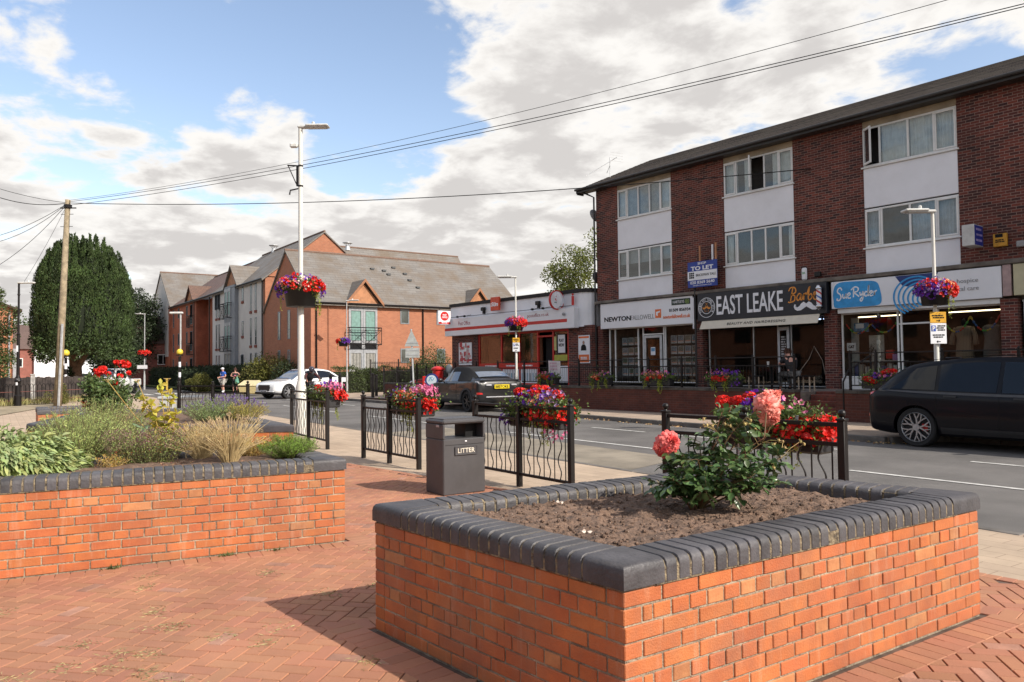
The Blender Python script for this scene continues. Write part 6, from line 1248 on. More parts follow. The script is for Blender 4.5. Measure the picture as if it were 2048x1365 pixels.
mixes=[('terrace flower trough of dark red blooms in front of the open post office door',-21.5,.95,[('red',-.1,.25,-.1,.0,130,6),('pink',-.2,.2,-.05,.12,25,0),('purple',.2,.1,-.05,.05,50,0),('peach',-.35,.06,-.1,.05,14,0)],[(-.35,-.16,.35,6),(.1,-.18,.3,4),(.35,-.15,.3,4)]),('terrace flower trough of red and pink blooms under the left of the agent sign',-18.72,.85,[('red',-.15,.2,-.1,.0,110,5),('peach',-.15,.08,-.12,.06,14,0),('pink',.05,.2,-.03,.14,25,0),('purple',.25,.1,0,.1,20,0)],[(-.35,-.16,.5,5),(0,-.18,.5,3),(.32,-.15,.3,8)]),('widest terrace flower trough, before the right window of the estate agent',-16.2,1.15,[('red',-.05,.35,-.1,.0,150,6),('pink',-.1,.35,-.02,.15,50,0),('peach',.0,.3,-.08,.1,24,0),('purple',.3,.2,0,.1,24,0)],[(-.4,-.16,.3,6),(.2,-.18,.45,8)]),('terrace flower trough of red and purple blooms in front of the barber',-13.63,1.1,[('red',-.1,.25,-.12,.0,160,7),('purple',.0,.3,0,.16,80,0),('purple',.45,.08,-.05,-.1,30,0),('pink',-.2,.3,-.05,.14,20,0),('peach',.1,.1,-.1,.06,12,0)],[(-.3,-.16,.35,6),(.12,-.18,.4,6)]),('terrace flower trough by the charity shop, just left of the black car',-8.95,.95,[('red',-.25,.12,-.12,-.02,120,5),('purple',-.02,.14,-.06,.05,50,0),('red',.15,.15,0,.2,60,3),('pink',.1,.25,0,.1,26,0)],[(-.2,-.16,.2,5)])]
for i,(lab,x,L,sp_,tr_)in enumerate(mixes):trough('flower_trough',lab,(x,19.38,1.18),0,L,[(c_,a_,b_,d_,e_,int(f_*(1.5 if c_=='red' else .6)),int(g_*1.5))for c_,a_,b_,d_,e_,f_,g_ in sp_],tr_,1300,.036,seed=10+i)
mb=MB();mb.add([(-.33,0,.1),(.33,0,.08),(.30,.01,.55),(-.36,.01,.58),(-.33,.006,.1),(.33,.006,.08),(.30,.016,.55),(-.36,.016,.58)],[(0,1,2,3),(7,6,5,4),(0,4,5,1),(1,5,6,2),(2,6,7,3),(3,7,4,0)]);t=mb.build('paper_banner',PM('white paper sheet',(0.62,0.58,0.60),.7),loc=(-21.35,19.55,1.25));tag(t,'white paper banner with faint pink writing tied to the terrace railing','banner');printlines((-.02,-.004,.34),.5,[.07,.07,.07],PM('faded pink ink',(0.55,0.35,0.42),.7),t)
# ------------------------------------------------------------ litter bin
lb_=thing('litter_bin','square dark grey litter bin with LITTER plate, standing behind the near planter','litter bin',(-7.93,5.36,0),R(-4.6))
gbin=PM('grey bin plastic',(0.062,0.060,0.064),.5,var=.12,scale=3,dirt=.1);bx,by,bh=.46,.62,.93
mb=MB();mb.bbox(-bx,0,0,by,0.0,.70,.012);mb.build('body',gbin,lb_)
mb=MB();mb.bbox(-bx,0,0,.028,.70,.885,.006);mb.bbox(-bx,0,by-.028,by,.70,.885,.006);mb.build('side_panel',gbin,lb_)
mb=MB();mb.bbox(-bx-.006,.006,-.006,by+.006,.885,.945,.02);mb.prism([(-bx+.03,.03),(-.03,.03),(-.03,by-.03),(-bx+.03,by-.03)],.945,.955);mb.build('lid',gbin,lb_)
mb=MB();mb.box(-bx+.03,-.16,.42,by-.03,.702,.884);mb.build('inner_chute',M['ink'],lb_)
mb=MB();mb.bbox(0,.012,.17,.49,.50,.60,.004);pl_=mb.build('name_plate',gbin,lb_);fr_=MB()
for q in((.165,.495,.596,.606),(.165,.495,.494,.504),(.165,.175,.504,.596),(.485,.495,.504,.596)):fr_.bbox(.010,.018,q[0],q[1],q[2],q[3],.002)
fr_.build('plate_rim',gbin,pl_);lettering('LITTER',(.014,.33,.55),.25,.058,PM('cream lettering',(0.68,0.64,0.54),.5),pl_,right=(0,1,0),off=.01)
mb=MB();mb.ball((.004,.33,.665),.014,8,0,(.3,1.3,.7));mb.build('splash_mark',M['white'],lb_);mb=MB();mb.bbox(-.16,-.08,-.012,-.006,.85,.88,.002);mb.build('badge',PM('badge',(0.4,0.35,0.35),.4),lb_)
mb=MB();mb.box(.0005,.002,.03,by-.03,.623,.628);mb.build('door_seam',M['ink'],lb_)
# ------------------------------------------------------------ lamp posts
def lamp_post(label,loc,H_,rz,base_r,mat,arm=.5,bracket=False,led=True,z0=0.0):
 t=thing('lamp_post',label,'lamp post',loc,rz);mb=MB();mb.lathe([(base_r,0),(base_r,1.15),(base_r*.78,1.28),(base_r*.62,1.35),(base_r*.58,H_*.5),(base_r*.45,H_*.52),(base_r*.42,H_)],16);mb.build('column',mat,t,False);smooth_by_angle(t.children[0]if t.children else bpy.data.objects[-1],35)if t.children else None
 mb=MB();mb.bbox(-.06,arm+.2,-.075,.075,H_-.02,H_+.045,.02);mb.bbox(arm*.35,arm+.28,-.14,.14,H_+.005,H_+.06,.02);mb.lathe([(.04,0),(.04,.07),(.02,.09)],8,(arm*.75,0,H_+.06));mb.build('lamp_head',PM('lamp head grey',(0.62,0.62,0.60),.4),t)
 mb=MB();mb.bbox(arm*.4,arm+.22,-.11,.11,H_-.012,H_+.004,.002);mb.build('lens',PM('lamp lens',(0.5,0.5,0.48),.2),t)
 if bracket:
  mb=MB();
  for z in(H_-.95,H_-1.45):mb.lathe([(base_r*.5,-.02),(base_r*.5,.02)],12,(0,0,z))
  mb.tube([(0,0,H_-.95),(-.32,0,H_-.93)],.02,6);mb.tube([(-.08,0,H_-1.45),(-.30,0,H_-.95)],.012,6);mb.tube([(0,0,H_-1.5),(-.25,0,H_-1.55),(-.27,0,H_-1.66)],.02,6);mb.box(-.10,-.02,-.03,.03,H_-1.45,H_-.95);mb.build('bracket',M['black'],t)
  mb=MB();mb.bbox(-.26,-.06,-.05,.05,H_-.5,H_-.38,.03);mb.tube([(0,0,H_-.45),(-.1,0,H_-.45)],.02,6);mb.build('sensor',PM('sensor white',(0.65,0.65,0.63),.5),t)
 return t
lw=PM('off white lamp paint',(0.70,0.69,0.64),.5,var=.06,scale=2,dirt=.15)
VR=math.atan2(r0.y,r0.x)
lp=lamp_post('tall white lamp post with a flower tub, in front of the flats and left railings',(-17.6,7.75,0),7.55,VR,.125,lw,.42,True)
basket('large basket of scarlet, violet and white blooms ringed round the tall white lamp post',(-17.6,7.75,3.55),.40,.42,[('red',280,28,14,170,9),('red',345,24,2,90,6),('white',285,12,18,30,4),('peach',240,20,20,24,0),('purple',195,20,-2,75,0),('purple',20,20,0,45,0),('pink',180,60,35,60,0),('purple',250,60,45,50,0),('red',90,50,20,160,0)],[(0,.75,7),(200,.5,5),(330,.5,3)],3400,.036,VR,seed=3)
lp2=lamp_post('white lamp post with parking signs in front of the post office',(-22.9,18.95,.06),5.05,VR+math.pi,.075,lw,.42)
basket('flower tub with purple left side and scarlet right side on the post office lamp post',(-22.9,18.95,3.32),.30,.30,[('red',330,28,0,150,0),('purple',215,24,0,100,0),('pink',270,50,35,40,0),('red',240,20,25,40,0)],[(225,.6,4),(290,.35,5)],1800,.040,VR,seed=7)
lp3=lamp_post('white lamp post with parking signs in front of the charity shop',(-7.0,17.75,.06),4.85,VR+math.pi,.085,lw,.36)
basket('flower tub with purple left side and red right side on the charity shop lamp post',(-7.0,17.75,3.17),.30,.32,[('purple',215,26,-2,120,0),('red',330,28,0,230,0),('peach',290,20,20,40,0),('white',280,12,22,12,2),('purple',250,40,40,30,0),('red',230,30,30,60,0),('lilac',230,20,15,30,0)],[(300,.55,4),(340,.4,5)],2600,.036,VR,seed=8)
def parking_plates(label1,label2,loc,rz,s_,par):
 w=.44*s_;mb=MB();t=thing('parking_sign',label1,'sign',loc,rz);mb.bbox(-w/2,w/2,0,.012,0,.56*s_,.004);mb.build('plate',M['white'],t);mb=MB();mb.bbox(-w/2+.02,-w/2+.15*s_,-.004,0,.34*s_,.50*s_,.003);b=mb.build('blue_square',PM('parking blue',(0.02,0.09,0.45),.5),t);lettering('P',(-w/2+.02+.065*s_,-.007,.42*s_),.07*s_,.12*s_,M['white'],b,off=.03)
 printlines((.07*s_,-.004,.42*s_),.24*s_,[.035*s_]*3,M['ink'],t);printlines((0,-.004,.20*s_),.34*s_,[.035*s_]*2,M['ink'],t);strokes([[(1,0),(0,0)],[(0,0),(.3,.3)],[(0,0),(.3,-.3)]],(0,-.004,.06*s_),.10*s_,.05*s_,M['ink'],t,.014)
 t2=thing('loading_sign',label2,'sign',(loc[0],loc[1],loc[2]+.57*s_),rz);mb=MB();mb.bbox(-w/2,w/2,0,.012,0,.30*s_,.004);mb.build('plate',PM('amber plate',(0.72,0.38,0.02),.5),t2);printlines((0,-.004,.16*s_),.36*s_,[.035*s_,.035*s_],M['ink'],t2);strokes([[(1,0),(0,0)],[(1,0),(.7,.3)],[(1,0),(.7,-.3)]],(0,-.004,.06*s_),.10*s_,.05*s_,M['ink'],t2,.014)
d2=Vector((0.633,-0.774,0))*0-fh*.1
parking_plates('white parking plate with blue P on the post office lamp post','yellow plate above the parking plate on the post office lamp post',(-22.9-fh.x*.085,18.95-fh.y*.085,2.20),VR,.62,None)
parking_plates('white parking plate with blue P on the charity shop lamp post','yellow plate above the parking plate on the charity shop lamp post',(-7.0-fh.x*.10,17.75-fh.y*.10,2.00),VR,.80,None)
lamp_post('slim grey lamp post with small flower ball in front of the double balcony',(-44.3,22.6,.06),5.9,VR,.07,M['leadgrey'],.5)
basket('small red and purple flower ball on the slim grey lamp post before the balcony',(-44.4,22.4,3.35),.30,.3,[('red',200,25,10,70,0),('purple',330,30,10,70,0)],[(210,.5,3)],900,.06,VR,seed=9)
lamp_post('slim grey lamp post with red flower ball before the trees left of the flats',(-68.4,16.4,.06),6.3,VR+math.pi,.08,M['leadgrey'],.5)
basket('small red flower ball on the slim grey lamp post left of the flats',(-68.4,16.4,3.1),.34,.3,[('red',270,70,15,150,0)],[],500,.07,VR,seed=9)
mb=MB();mb.bbox(-.42,.42,0,.02,-.15,.15,.005);tag(mb.build('road_sign',M['white'],loc=(-68.3,16.2,1.95)),'small white plate on the slim grey lamp post left of the flats','sign').rotation_euler=(0,0,VR)
# old style black lamp standard with a pale head at the left
t=thing('lamp_post','black ornamental lamp post with a pale flat head at the far left','lamp post',(-43.2,4.75,0),VR);mb=MB();mb.lathe([(.16,0),(.16,.5),(.12,.55),(.10,1.1),(.16,1.2),(.10,1.35),(.075,1.5),(.065,3.4),(.09,3.45),(.05,3.5),(.045,5.3),(.07,5.35),(.05,5.4),(.045,5.9)],14);mb.build('column',M['black'],t)
mb=MB();mb.bbox(-.05,.75,-.1,.1,5.88,5.96,.03);mb.lathe([(.05,0),(.05,.08)],8,(.45,0,5.96));mb.build('lamp_head',PM('pale lamp head',(0.66,0.66,0.64),.4),t)
mb=MB()
for z in(1.0,2.6):mb.box(-.03,.05,-.12,-.09,z,z+.30)
mb.build('number_plate',M['white'],t)
# belisha beacons
def belisha(label,loc,tall):
 t=thing('crossing_beacon',label,'crossing beacon',loc,VR);
 mb=MB();n=7;seg=.36
 for i in range(n):mb.lathe([(.085,0),(.085,seg)],12,(0,0,.0+i*seg),0 if i%2==0 else 1)
 mb.lathe([(.12,0),(.12,1.0),(.09,1.1)],12,(0,0,0),0);mb.build('banded_post',[M['black'],M['white']],t)
 mb=MB();mb.ball((0,0,2.85),.22,16);mb.build('globe',PM('yellow globe',(0.80,0.60,0.06),.4),t,True);mb=MB();mb.lathe([(.24,0),(.24,.05),(.1,.08)],14,(0,0,2.60));mb.build('collar',M['black'],t)
 if tall:mb=MB();mb.tube([(0,0.12,2.5),(0,.12,5.6)],.055,8);mb.build('column',M['leadgrey'],t);mb=MB();mb.bbox(-.75,.15,0,.25,5.52,5.66,.04);mb.build('lamp_head',PM('white lamp head',(0.7,0.7,0.68),.4),t)
belisha('black and white banded crossing beacon with yellow globe below a grey lamp, before the flats',(-55.6,15.6,.06),True);belisha('black and white banded crossing beacon beside the wooden pole and yew trunk',(-57.0,8.9,0),False)
# ------------------------------------------------------------ telegraph pole and wires
PB=Vector((-41.92,6.21,0));dpl=r0*.42;PT=PB+dpl+Vector((0,0,9.75))
t=thing('telegraph_pole','tall leaning wooden telegraph pole in front of the yew tree','telegraph pole',tuple(PB));mb=MB();mb.tube([(0,0,-.2),tuple(dpl*.5+Vector((0,0,4.9))),tuple(dpl+Vector((0,0,9.9)))],[.18,.15,.115],14);mb.build('pole',M['wood'],t,True)
mb=MB();mb.bbox(-.05,.05,-.03,.03,0,3.9,.01,0,Matrix.Translation(Vector((0,0,0))-fh*.2+r0*.17)@Matrix.Rotation(VR,4,'Z')@Matrix.Rotation(R(2.2),4,'Y'));mb.build('steel_guard',M['galv'],t)
mb=MB()
for z in(6.0,6.9,7.8,8.6,9.2):c=dpl*(z/9.9)+Vector((0,0,z));mb.tube([c-r0*.30,c+r0*.30],.014,5)
mb.tube([tuple(dpl+Vector((0,0,9.5))-r0*.35),tuple(dpl+Vector((0,0,9.5))+r0*.4)],.03,6);mb.lathe([(.18,0),(.18,.16)],10,tuple(dpl+Vector((0,0,9.5))));mb.build('fittings',M['black'],t)
def wray(px,py,d):return camo.matrix_world.translation+fw*d+rv*((px-1024)/FPX*d)-uv*((py-682.5)/FPX*d)
def cable(a,b,sag,r,label,n=40):
 a,b=Vector(a),Vector(b);mb=MB();mid=(a+b)/2;P=[]
 for i in range(n+1):u=i/n;p=a.lerp(b,u);p.z-=sag*4*u*(1-u);P.append(p-mid)
 mb.tube(P,r,5);tag(mb.build('overhead_cable',M['ink'],loc=mid),label,'cable')
cable(PT,wray(2060,292,22.0),.62,.016,'black cable sagging from the pole across the upper windows of the shop parade')
cable(PT+Vector((0,0,.05)),wray(2080,0,16.0),.45,.011,'upper of the two close parallel wires climbing to the top right corner')
cable(PT+Vector((0,0,-.12)),wray(2080,5.5,16.0),.46,.011,'lower of the two close parallel wires climbing to the top right corner')
cable(PT+Vector((0,0,.12)),wray(1960,-18,17.0),.55,.008,'thin single wire leaving the frame at the top, left of the paired wires')
for k,(px,py,sg,lb2)in enumerate([(-20,372,.1,'thin wire going level to the left from the pole top'),(-20,389,.25,'thicker wire going slightly sagging to the left from the pole top'),(-20,476,.2,'upper of the wires falling from the pole to the left edge'),(-20,488,.3,'second wire falling from the pole to the left edge'),(-20,541,.3,'lowest wire falling from the pole to the left edge')]):cable(PT,wray(px,py,36),sg,.012 if k!=1 else .018,lb2)
cable(PT,(-43.0,4.9,5.9),.15,.008,'fine wire running from the pole down to the black lamp post')
# ------------------------------------------------------------ left fence and verge plants
def picket(label,a,b,H_,solid,name='metal_fence'):
 a,b=Vector((*a,0)),Vector((*b,0));L=(b-a).length;t=thing(name,label,'fence',(a.x,a.y,0),math.atan2((b-a).y,(b-a).x));
 if solid:
  mb=MB();n=int(L/.16)
  for i in range(n):mb.bbox(i*L/n+.006,(i+1)*L/n-.006,-.012,.012,.03,H_+.03*math.sin(i*1.7),.004)
  mb.build('boards',PM('charred fence board',(0.045,0.035,0.032),.8,var=.4,scale=3),t);mb=MB()
  for i in range(int(L/2)+1):mb.box(i*2-.05,i*2+.05,.015,.1,0,H_)
  mb.build('posts',M['wood'],t)
 else:
  mb=MB();n=int(L/.24)
  for i in range(n):x=i*L/n;mb.tube([(x,0,0),(x,0,H_-.16),(x+.04,0,H_-.05),(x+.12,0,H_),(x+.20,0,H_-.05),(x+.24,0,H_-.16)],.014,5)
  mb.build('hoops',M['black'],t)
  for z in(.25,H_-.38):mb=MB();mb.tube([(0,0,z),(L,0,z)],.018,5);mb.build('rail',PM('rusty rail',(0.16,0.06,0.05),.7),t)
 return t
picket('dark board fence behind the hooped rail at the left edge',(-45.5,1.0),(-50.5,9.4),1.35,True,'board_fence');picket('hooped metal rail in front of the dark boards at the left edge',(-40.3,.4),(-46.2,8.0),1.05,False)
mb=MB();mb.bbox(-.1,.1,-.1,.1,0,1.45,.02);mb.bbox(-.12,.12,-.12,.12,1.45,1.52,.02);tag(mb.build('gate_post',PM('flaking white post',(0.42,0.40,0.38),.8,var=.3,scale=7),loc=(-45.2,5.6,0)),'flaking pale concrete post in the fence by the black lamp post','post')
def tuft_field(label,x0,x1,y0,y1,n,h,mat,name='tall_grass',cond=None,z=0):
 mb=MB();P=np.stack([rng.uniform(x0,x1,n),rng.uniform(y0,y1,n),np.full(n,z)],1)
 if cond is not None:P=P[cond(P)]
 n=len(P);D=rng.normal(size=(n,3))*[.28,.28,0]+[0,0,1];leaves(mb,P,D,h*rng.uniform(.5,1.3,n),.03,0,.1,droop=.1);return tag(mb.build(name,mat),label,'grass',kind='stuff')
onl=lambda off,w:(lambda P:np.abs((P[:,0]+40.3)*(8.0-.4)/(-46.2+40.3)+.4+off-P[:,1])<w)
tuft_field('long dry grass and weeds growing along the hooped rail at the left edge',-47,-39.5,-.5,8.5,9000,.42,PM('pale long grass',(0.36,0.33,0.13),.8,var=.3,scale=.7,rnd=.35,hue=.02,transl=.3),cond=onl(-.2,.9))
shrub('wispy green weed bush against the dark fence left of the wooden pole',(-44.0,6.4,0),(.7,.8,1.15),leafo,1300,.07,name='weed_bush',cat='weeds')
# ------------------------------------------------------------ small street things on the far side
def bollard(label,loc,h=1.05):
 t=thing('bollard',label,'bollard',loc,0);mb=MB();mb.lathe([(.085,0),(.085,h-.2),(.10,h-.19),(.10,h-.16),(.075,h-.14),(.085,h-.05),(.05,h)],12);smooth_by_angle(mb.build('post',M['black'],t),40);return t
bollard('black bollard just right of the white street name plate',(-40.85,20.4,.06),1.3);bollard('black bollard left of the slim grey lamp post with the flower ball',(-41.9,20.9,.06),1.1)
bollard('black bollard between the blue round signs and the triangular sign',(-38.0,21.2,.06),1.2);bollard('black bollard right of the round blue signs, in front of the laurel hedge',(-35.6,19.65,.06),1.3)
for x,y,l in((-39.1,18.95,'left of two black bollards seen over the flowers beside the motorcyclist'),(-38.1,19.0,'right of two black bollards seen over the flowers beside the motorcyclist')):bollard(l,(x,y,.06),1.25)
t=thing('street_name_sign','low white street name plate on black posts right behind the white car','sign',(-43.2,21.3,.06),VR);mb=MB();mb.bbox(-.6,.6,-.02,.02,.75,1.02,.005);mb.build('plate',M['white'],t);printlines((0,-.024,.885),.9,[.12],M['ink'],t);mb=MB();mb.box(-.55,-.45,.02,.1,0,1.0);mb.box(.45,.55,.02,.1,0,1.0);mb.build('post',M['black'],t)
t=thing('warning_sign','back of a grey triangular sign and plate on a pale post beside the side road','sign',(-30.2,18.75,.06),VR);mb=MB();mb.tube([(.06,0,0),(-.06,0,3.35)],.045,10);mb.build('post',M['galv'],t)
mb=MB();mb.prism([(-.36,2.55),(.32,2.55),(-.04,3.32)],-.05,-.062,0,Matrix(((1,0,0,0),(0,0,1,0),(0,1,0,0),(0,0,0,1))));mb.build('triangle_back',PM('grey sign back',(0.42,0.44,0.43),.5),t,fix=True);mb=MB();mb.bbox(-.33,.33,-.062,-.05,2.02,2.48,.01);mb.build('plate_back',PM('grey sign back b',(0.42,0.44,0.43),.5),t)
mb=MB()
for z in(2.15,2.35,2.7):mb.box(-.3,.28,-.075,-.055,z,z+.03)
mb.build('clamps',M['galv'],t)
t=thing('forecourt_sign','two dark blue round discs stacked on a tilted stand at the kerb','sign',(-27.3,17.95,.06),VR);bl=PM('navy disc',(0.015,0.035,0.17),.5)
for x,z,r_ in((-.05,1.02,.29),(.08,.52,.23)):
 mb=MB();mb.lathe([(.001,-.02),(r_,-.02),(r_,.02),(.001,.02)],28,M=frameM((x,0,z),(1,0,0),(0,0,1)));o=mb.build('disc',bl,t);mb=MB();mb.lathe([(.001,0),(r_*.74,0),(r_*.74,.004),(.001,.004)],28,M=frameM((x,-.021,z),(1,0,0),(0,0,1)));f_=mb.build('disc_face',PM('pale disc face',(0.55,0.63,0.70),.5),o if False else t)
strokes([[(0,0),(.3,.8),(.6,.2),(1,.9)],[(.1,.9),(.7,1)]],(-.05,-.028,1.06),.24,.18,PM('teal print',(0.1,0.3,0.45),.5),t,.03,name='emblem');printlines((.08,-.028,.52),.22,[.05,.05],M['ink'],t)
mb=MB();mb.lathe([(.2,0),(.17,.06),(.05,.12)],12);mb.tube([(0,0,.05),(-.12,0,.4),(-.05,.03,1.1)],.03,6);mb.build('stand',bl,t)
t=thing('pillar_box','red pillar box with a wide cap standing left of the post office','post box',(-28.55,19.05,.06));mb=MB();mb.lathe([(.27,0),(.27,.12),(.24,.15),(.24,1.40),(.265,1.43),(.30,1.46),(.30,1.52),(.16,1.60),(.02,1.62)],24);smooth_by_angle(mb.build('body',M['red'],t),35)
mb=MB();mb.bbox(-.12,.12,-.25,-.235,1.22,1.26,.003);mb.build('slot',M['ink'],t);mb=MB();mb.bbox(-.08,.08,-.252,-.238,.85,1.1,.004);mb.build('notice_plate',M['white'],t);mb=MB();mb.lathe([(.272,0),(.272,.12)],24,(0,0,0));mb.build('black_base',M['black'],t)
t=thing('pavement_board','small red ice cream board with a white swirl standing by the black convertible','sign',(-28.15,18.25,.06),VR);mb=MB();mb.bbox(-.24,.24,-.02,.02,.05,1.18,.05);mb.build('board',M['red'],t);strokes([[(.0,.6),(.15,1),(.4,.8),(.5,.3),(.6,.8),(.85,1),(1,.6),(.7,.1),(.5,0),(.3,.1),(0,.6)]],(0,-.024,.92),.26,.18,M['white'],t,.035,name='emblem');printlines((0,-.024,.72),.26,[.06],M['white'],t);mb=MB();mb.ball((.05,-.03,.33),.16,12,0,(1,.1,1));mb.build('ice_cream_picture',M['cream'],t);mb=MB();mb.box(-.2,.2,.02,.25,.0,.05);mb.build('foot',M['black'],t)
t=thing('wing_board','grey oval sign head on a short pole just right of the pillar box','sign',(-27.6,19.0,.06),VR);mb=MB();mb.tube([(0,0,0),(0,0,1.35)],.03,8);mb.build('pole',M['greyframe'],t);mb=MB();mb.ball((0,0,1.48),.22,14,0,(.7,.2,1));mb.build('oval_head',PM('slate grey oval',(0.12,0.14,0.16),.4),t,True)
def vrail(label,a,b,H_,z=0.06):
 a,b=Vector((*a,0)),Vector((*b,0));L=(b-a).length;t=thing('bar_fence',label,'fence',(a.x,a.y,z),math.atan2((b-a).y,(b-a).x));mb=MB();n=int(L/.12)
 for i in range(n+1):x=L*i/n;mb.tube([(x,0,.1),(x,0,H_)],.012,4)
 mb.build('bars',M['black'],t)
 for zz in(.12,H_-.1):mb=MB();mb.box(0,L,-.015,.015,zz-.02,zz+.02);mb.build('rail',M['black'],t)
 mb=MB()
 for i in range(int(L/2)+1):mb.box(i*2-.035,i*2+.035,-.035,.035,0,H_+.15)
 mb.build('post',M['black'],t);return t
vrail('black vertical bar fence in front of the hedge, left of the pillar box',(-39.6,22.6),(-30.7,21.3),1.5)
vrail('black vertical bar fence below the ground floor balcony of the flats',(-44.1,24.2),(-43.9,27.5),2.0)
t=thing('low_wall','low dark brick wall under the bar fence by the side road','wall',(-33.5,20.4,.06));mb=MB();mb.box(0,3.6,0,.25,0,.45);mb.build('wall',M['terrbrick'],t);mb=MB();mb.bbox(-.03,3.63,-.03,.28,.45,.52,.01);mb.build('coping',M['kerb'],t)
# grit bin, cabinet, yellow marker
t=thing('grit_bin','pale yellow plastic grit bin with a sloping lid beside the olive shrub','grit bin',(-48.6,17.95,.06),VR);t.scale=(.86,.86,.86);ym=PM('faded yellow plastic',(0.62,0.50,0.24),.6,var=.08);mb=MB();mb.add([(-.62,-.4,.05),(.62,-.4,.05),(.62,.4,.05),(-.62,.4,.05),(-.72,-.48,.62),(.72,-.48,.62),(.72,.45,.72),(-.72,.45,.72)],[(3,2,1,0),(0,1,5,4),(1,2,6,5),(2,3,7,6),(3,0,4,7),(4,5,6,7)]);mb.box(-.5,-.3,-.3,.3,-.02,.05);mb.box(.3,.5,-.3,.3,-.02,.05);mb.build('body',ym,t)
mb=MB();mb.add([(-.76,-.52,.62),(.76,-.52,.62),(.76,.48,.72),(-.76,.48,.72),(-.74,-.48,.70),(.74,-.48,.70),(.55,.30,1.02),(-.55,.30,1.02),(.6,.48,1.0),(-.6,.48,1.0)],[(3,2,1,0),(0,1,5,4),(4,5,6,7),(7,6,8,9),(9,8,2,3),(1,2,8,6,5),(0,4,7,9,3)]);mb.build('lid',PM('faded yellow lid',(0.64,0.54,0.32),.6),t)
t=thing('utility_cabinet','pale grey utility cabinet standing behind the lavender planter','cabinet',(-21.6,6.1,0),VR);mb=MB();mb.bbox(-.48,.48,-.25,.25,0,.84,.01);mb.build('body',PM('pale grey cabinet',(0.52,0.55,0.54),.6,var=.12),t);mb=MB();mb.bbox(-.52,.52,-.29,.29,.84,.92,.02);mb.build('lid',PM('pale grey lid',(0.48,0.51,0.50),.6),t);mb=MB();mb.box(-.002,.002,-.254,-.25,.08,.8);mb.build('door_seam',M['ink'],t)
mb=MB();mb.bbox(-.09,.09,-.05,.05,0,.85,.02);mb.prism([(-.09,-.05),(.09,-.05),(.09,.05),(-.09,.05)],.85,.95);tag(mb.build('marker_post',PM('yellow marker',(0.6,0.42,0.05),.6),loc=(-64.5,14.9+2.2,.06)),'small yellow marker post on the grass verge left of the zebra crossing','post')
# terrace furniture
def stool(label,x,y):
 t=thing('stool',label,'stool',(x,y,TZ));mb=MB();mb.bbox(-.2,.2,-.16,.16,.42,.45,.008);mb.build('seat',M['ink'],t)
 for sx in(-.17,.17):
  for sy in(-.13,.13):mb=MB();mb.box(sx-.014,sx+.014,sy-.014,sy+.014,0,.42);mb.build('leg',PM('pale wood leg',(0.48,0.38,0.28),.6),t)
stool('pale legged stool on the terrace right of the flower trough before the barber',-13.35,20.6);stool('pale legged stool on the terrace right of the seated man',-11.75,20.7)
t=thing('cafe_table','small dark square table with a drink in front of the seated man','table',(-13.0,20.9,TZ));mb=MB();mb.bbox(-.3,.3,-.25,.25,.70,.73,.006);mb.build('table_top',M['ink'],t);mb=MB();mb.tube([(0,0,0),(0,0,.7)],.035,8);mb.box(-.2,.2,-.2,.2,0,.02);mb.build('leg',M['ink'],t)
t=thing('drinking_glass','tall drinking glass standing on the small dark table','glass',(-13.05,20.8,TZ+.73));mb=MB();mb.lathe([(.03,0),(.038,.15),(.034,.15),(.027,.01)],12);mb.build('glass',PM('milky glass',(0.6,0.6,0.58),.2),t)
# ------------------------------------------------------------ plants in the beds
def inpoly(P,poly):return np.array([inside_poly(p[0],p[1],poly)for p in P])
ST=TOP-.07
def gpt(px,py,z):
 d=fw+rv*((px-1024)/FPX)-uv*((py-682.5)/FPX);t=(z-1.6)/d.z;return Vector((0,0,1.6))+d*t
 # coral rose bush
rose=thing('rose_bush','rose bush with glossy dark leaves and large coral pink blooms in the bare soil planter','rose bush',(-2.98,3.90,.69))
RX,RY=r0.copy(),fh.copy()
def loc(a,b,z):return RX*a+RY*b+Vector((0,0,z))
stemm=PM('rose stem',(0.12,0.10,0.03),.6,var=.3,col2=(0.16,0.05,0.03));rleaf=PM('glossy rose leaf',(0.095,0.165,0.055),.30,var=.35,scale=14,rnd=.35,hue=.02,transl=.15,spec=.6);rleaf2=PM('young rose leaf',(0.15,0.21,0.06),.4,var=.3,scale=14,rnd=.3,transl=.3)
sm=MB();lm=MB();lm2=MB();g=random.Random(5)
tips=[]
ends=[(-.26,0,.48),(-.20,.1,.36),(-.12,-.1,.42),(-.05,.08,.52),(.02,-.06,.60),(.10,.1,.62),(.17,-.05,.72),(.22,.1,.66),(.28,0,.52),(.36,-.08,.42),(.40,.08,.36),(-.25,-.12,.25),(.15,-.18,.30),(.30,-.15,.24),(-.10,-.2,.22),(.02,.22,.40),(.20,.22,.46),(-.16,.2,.40),(.33,.05,.20),(-.30,.02,.20),(.05,-.2,.44),(.25,-.12,.58),(.06,.02,.76),(.13,.05,.80)]
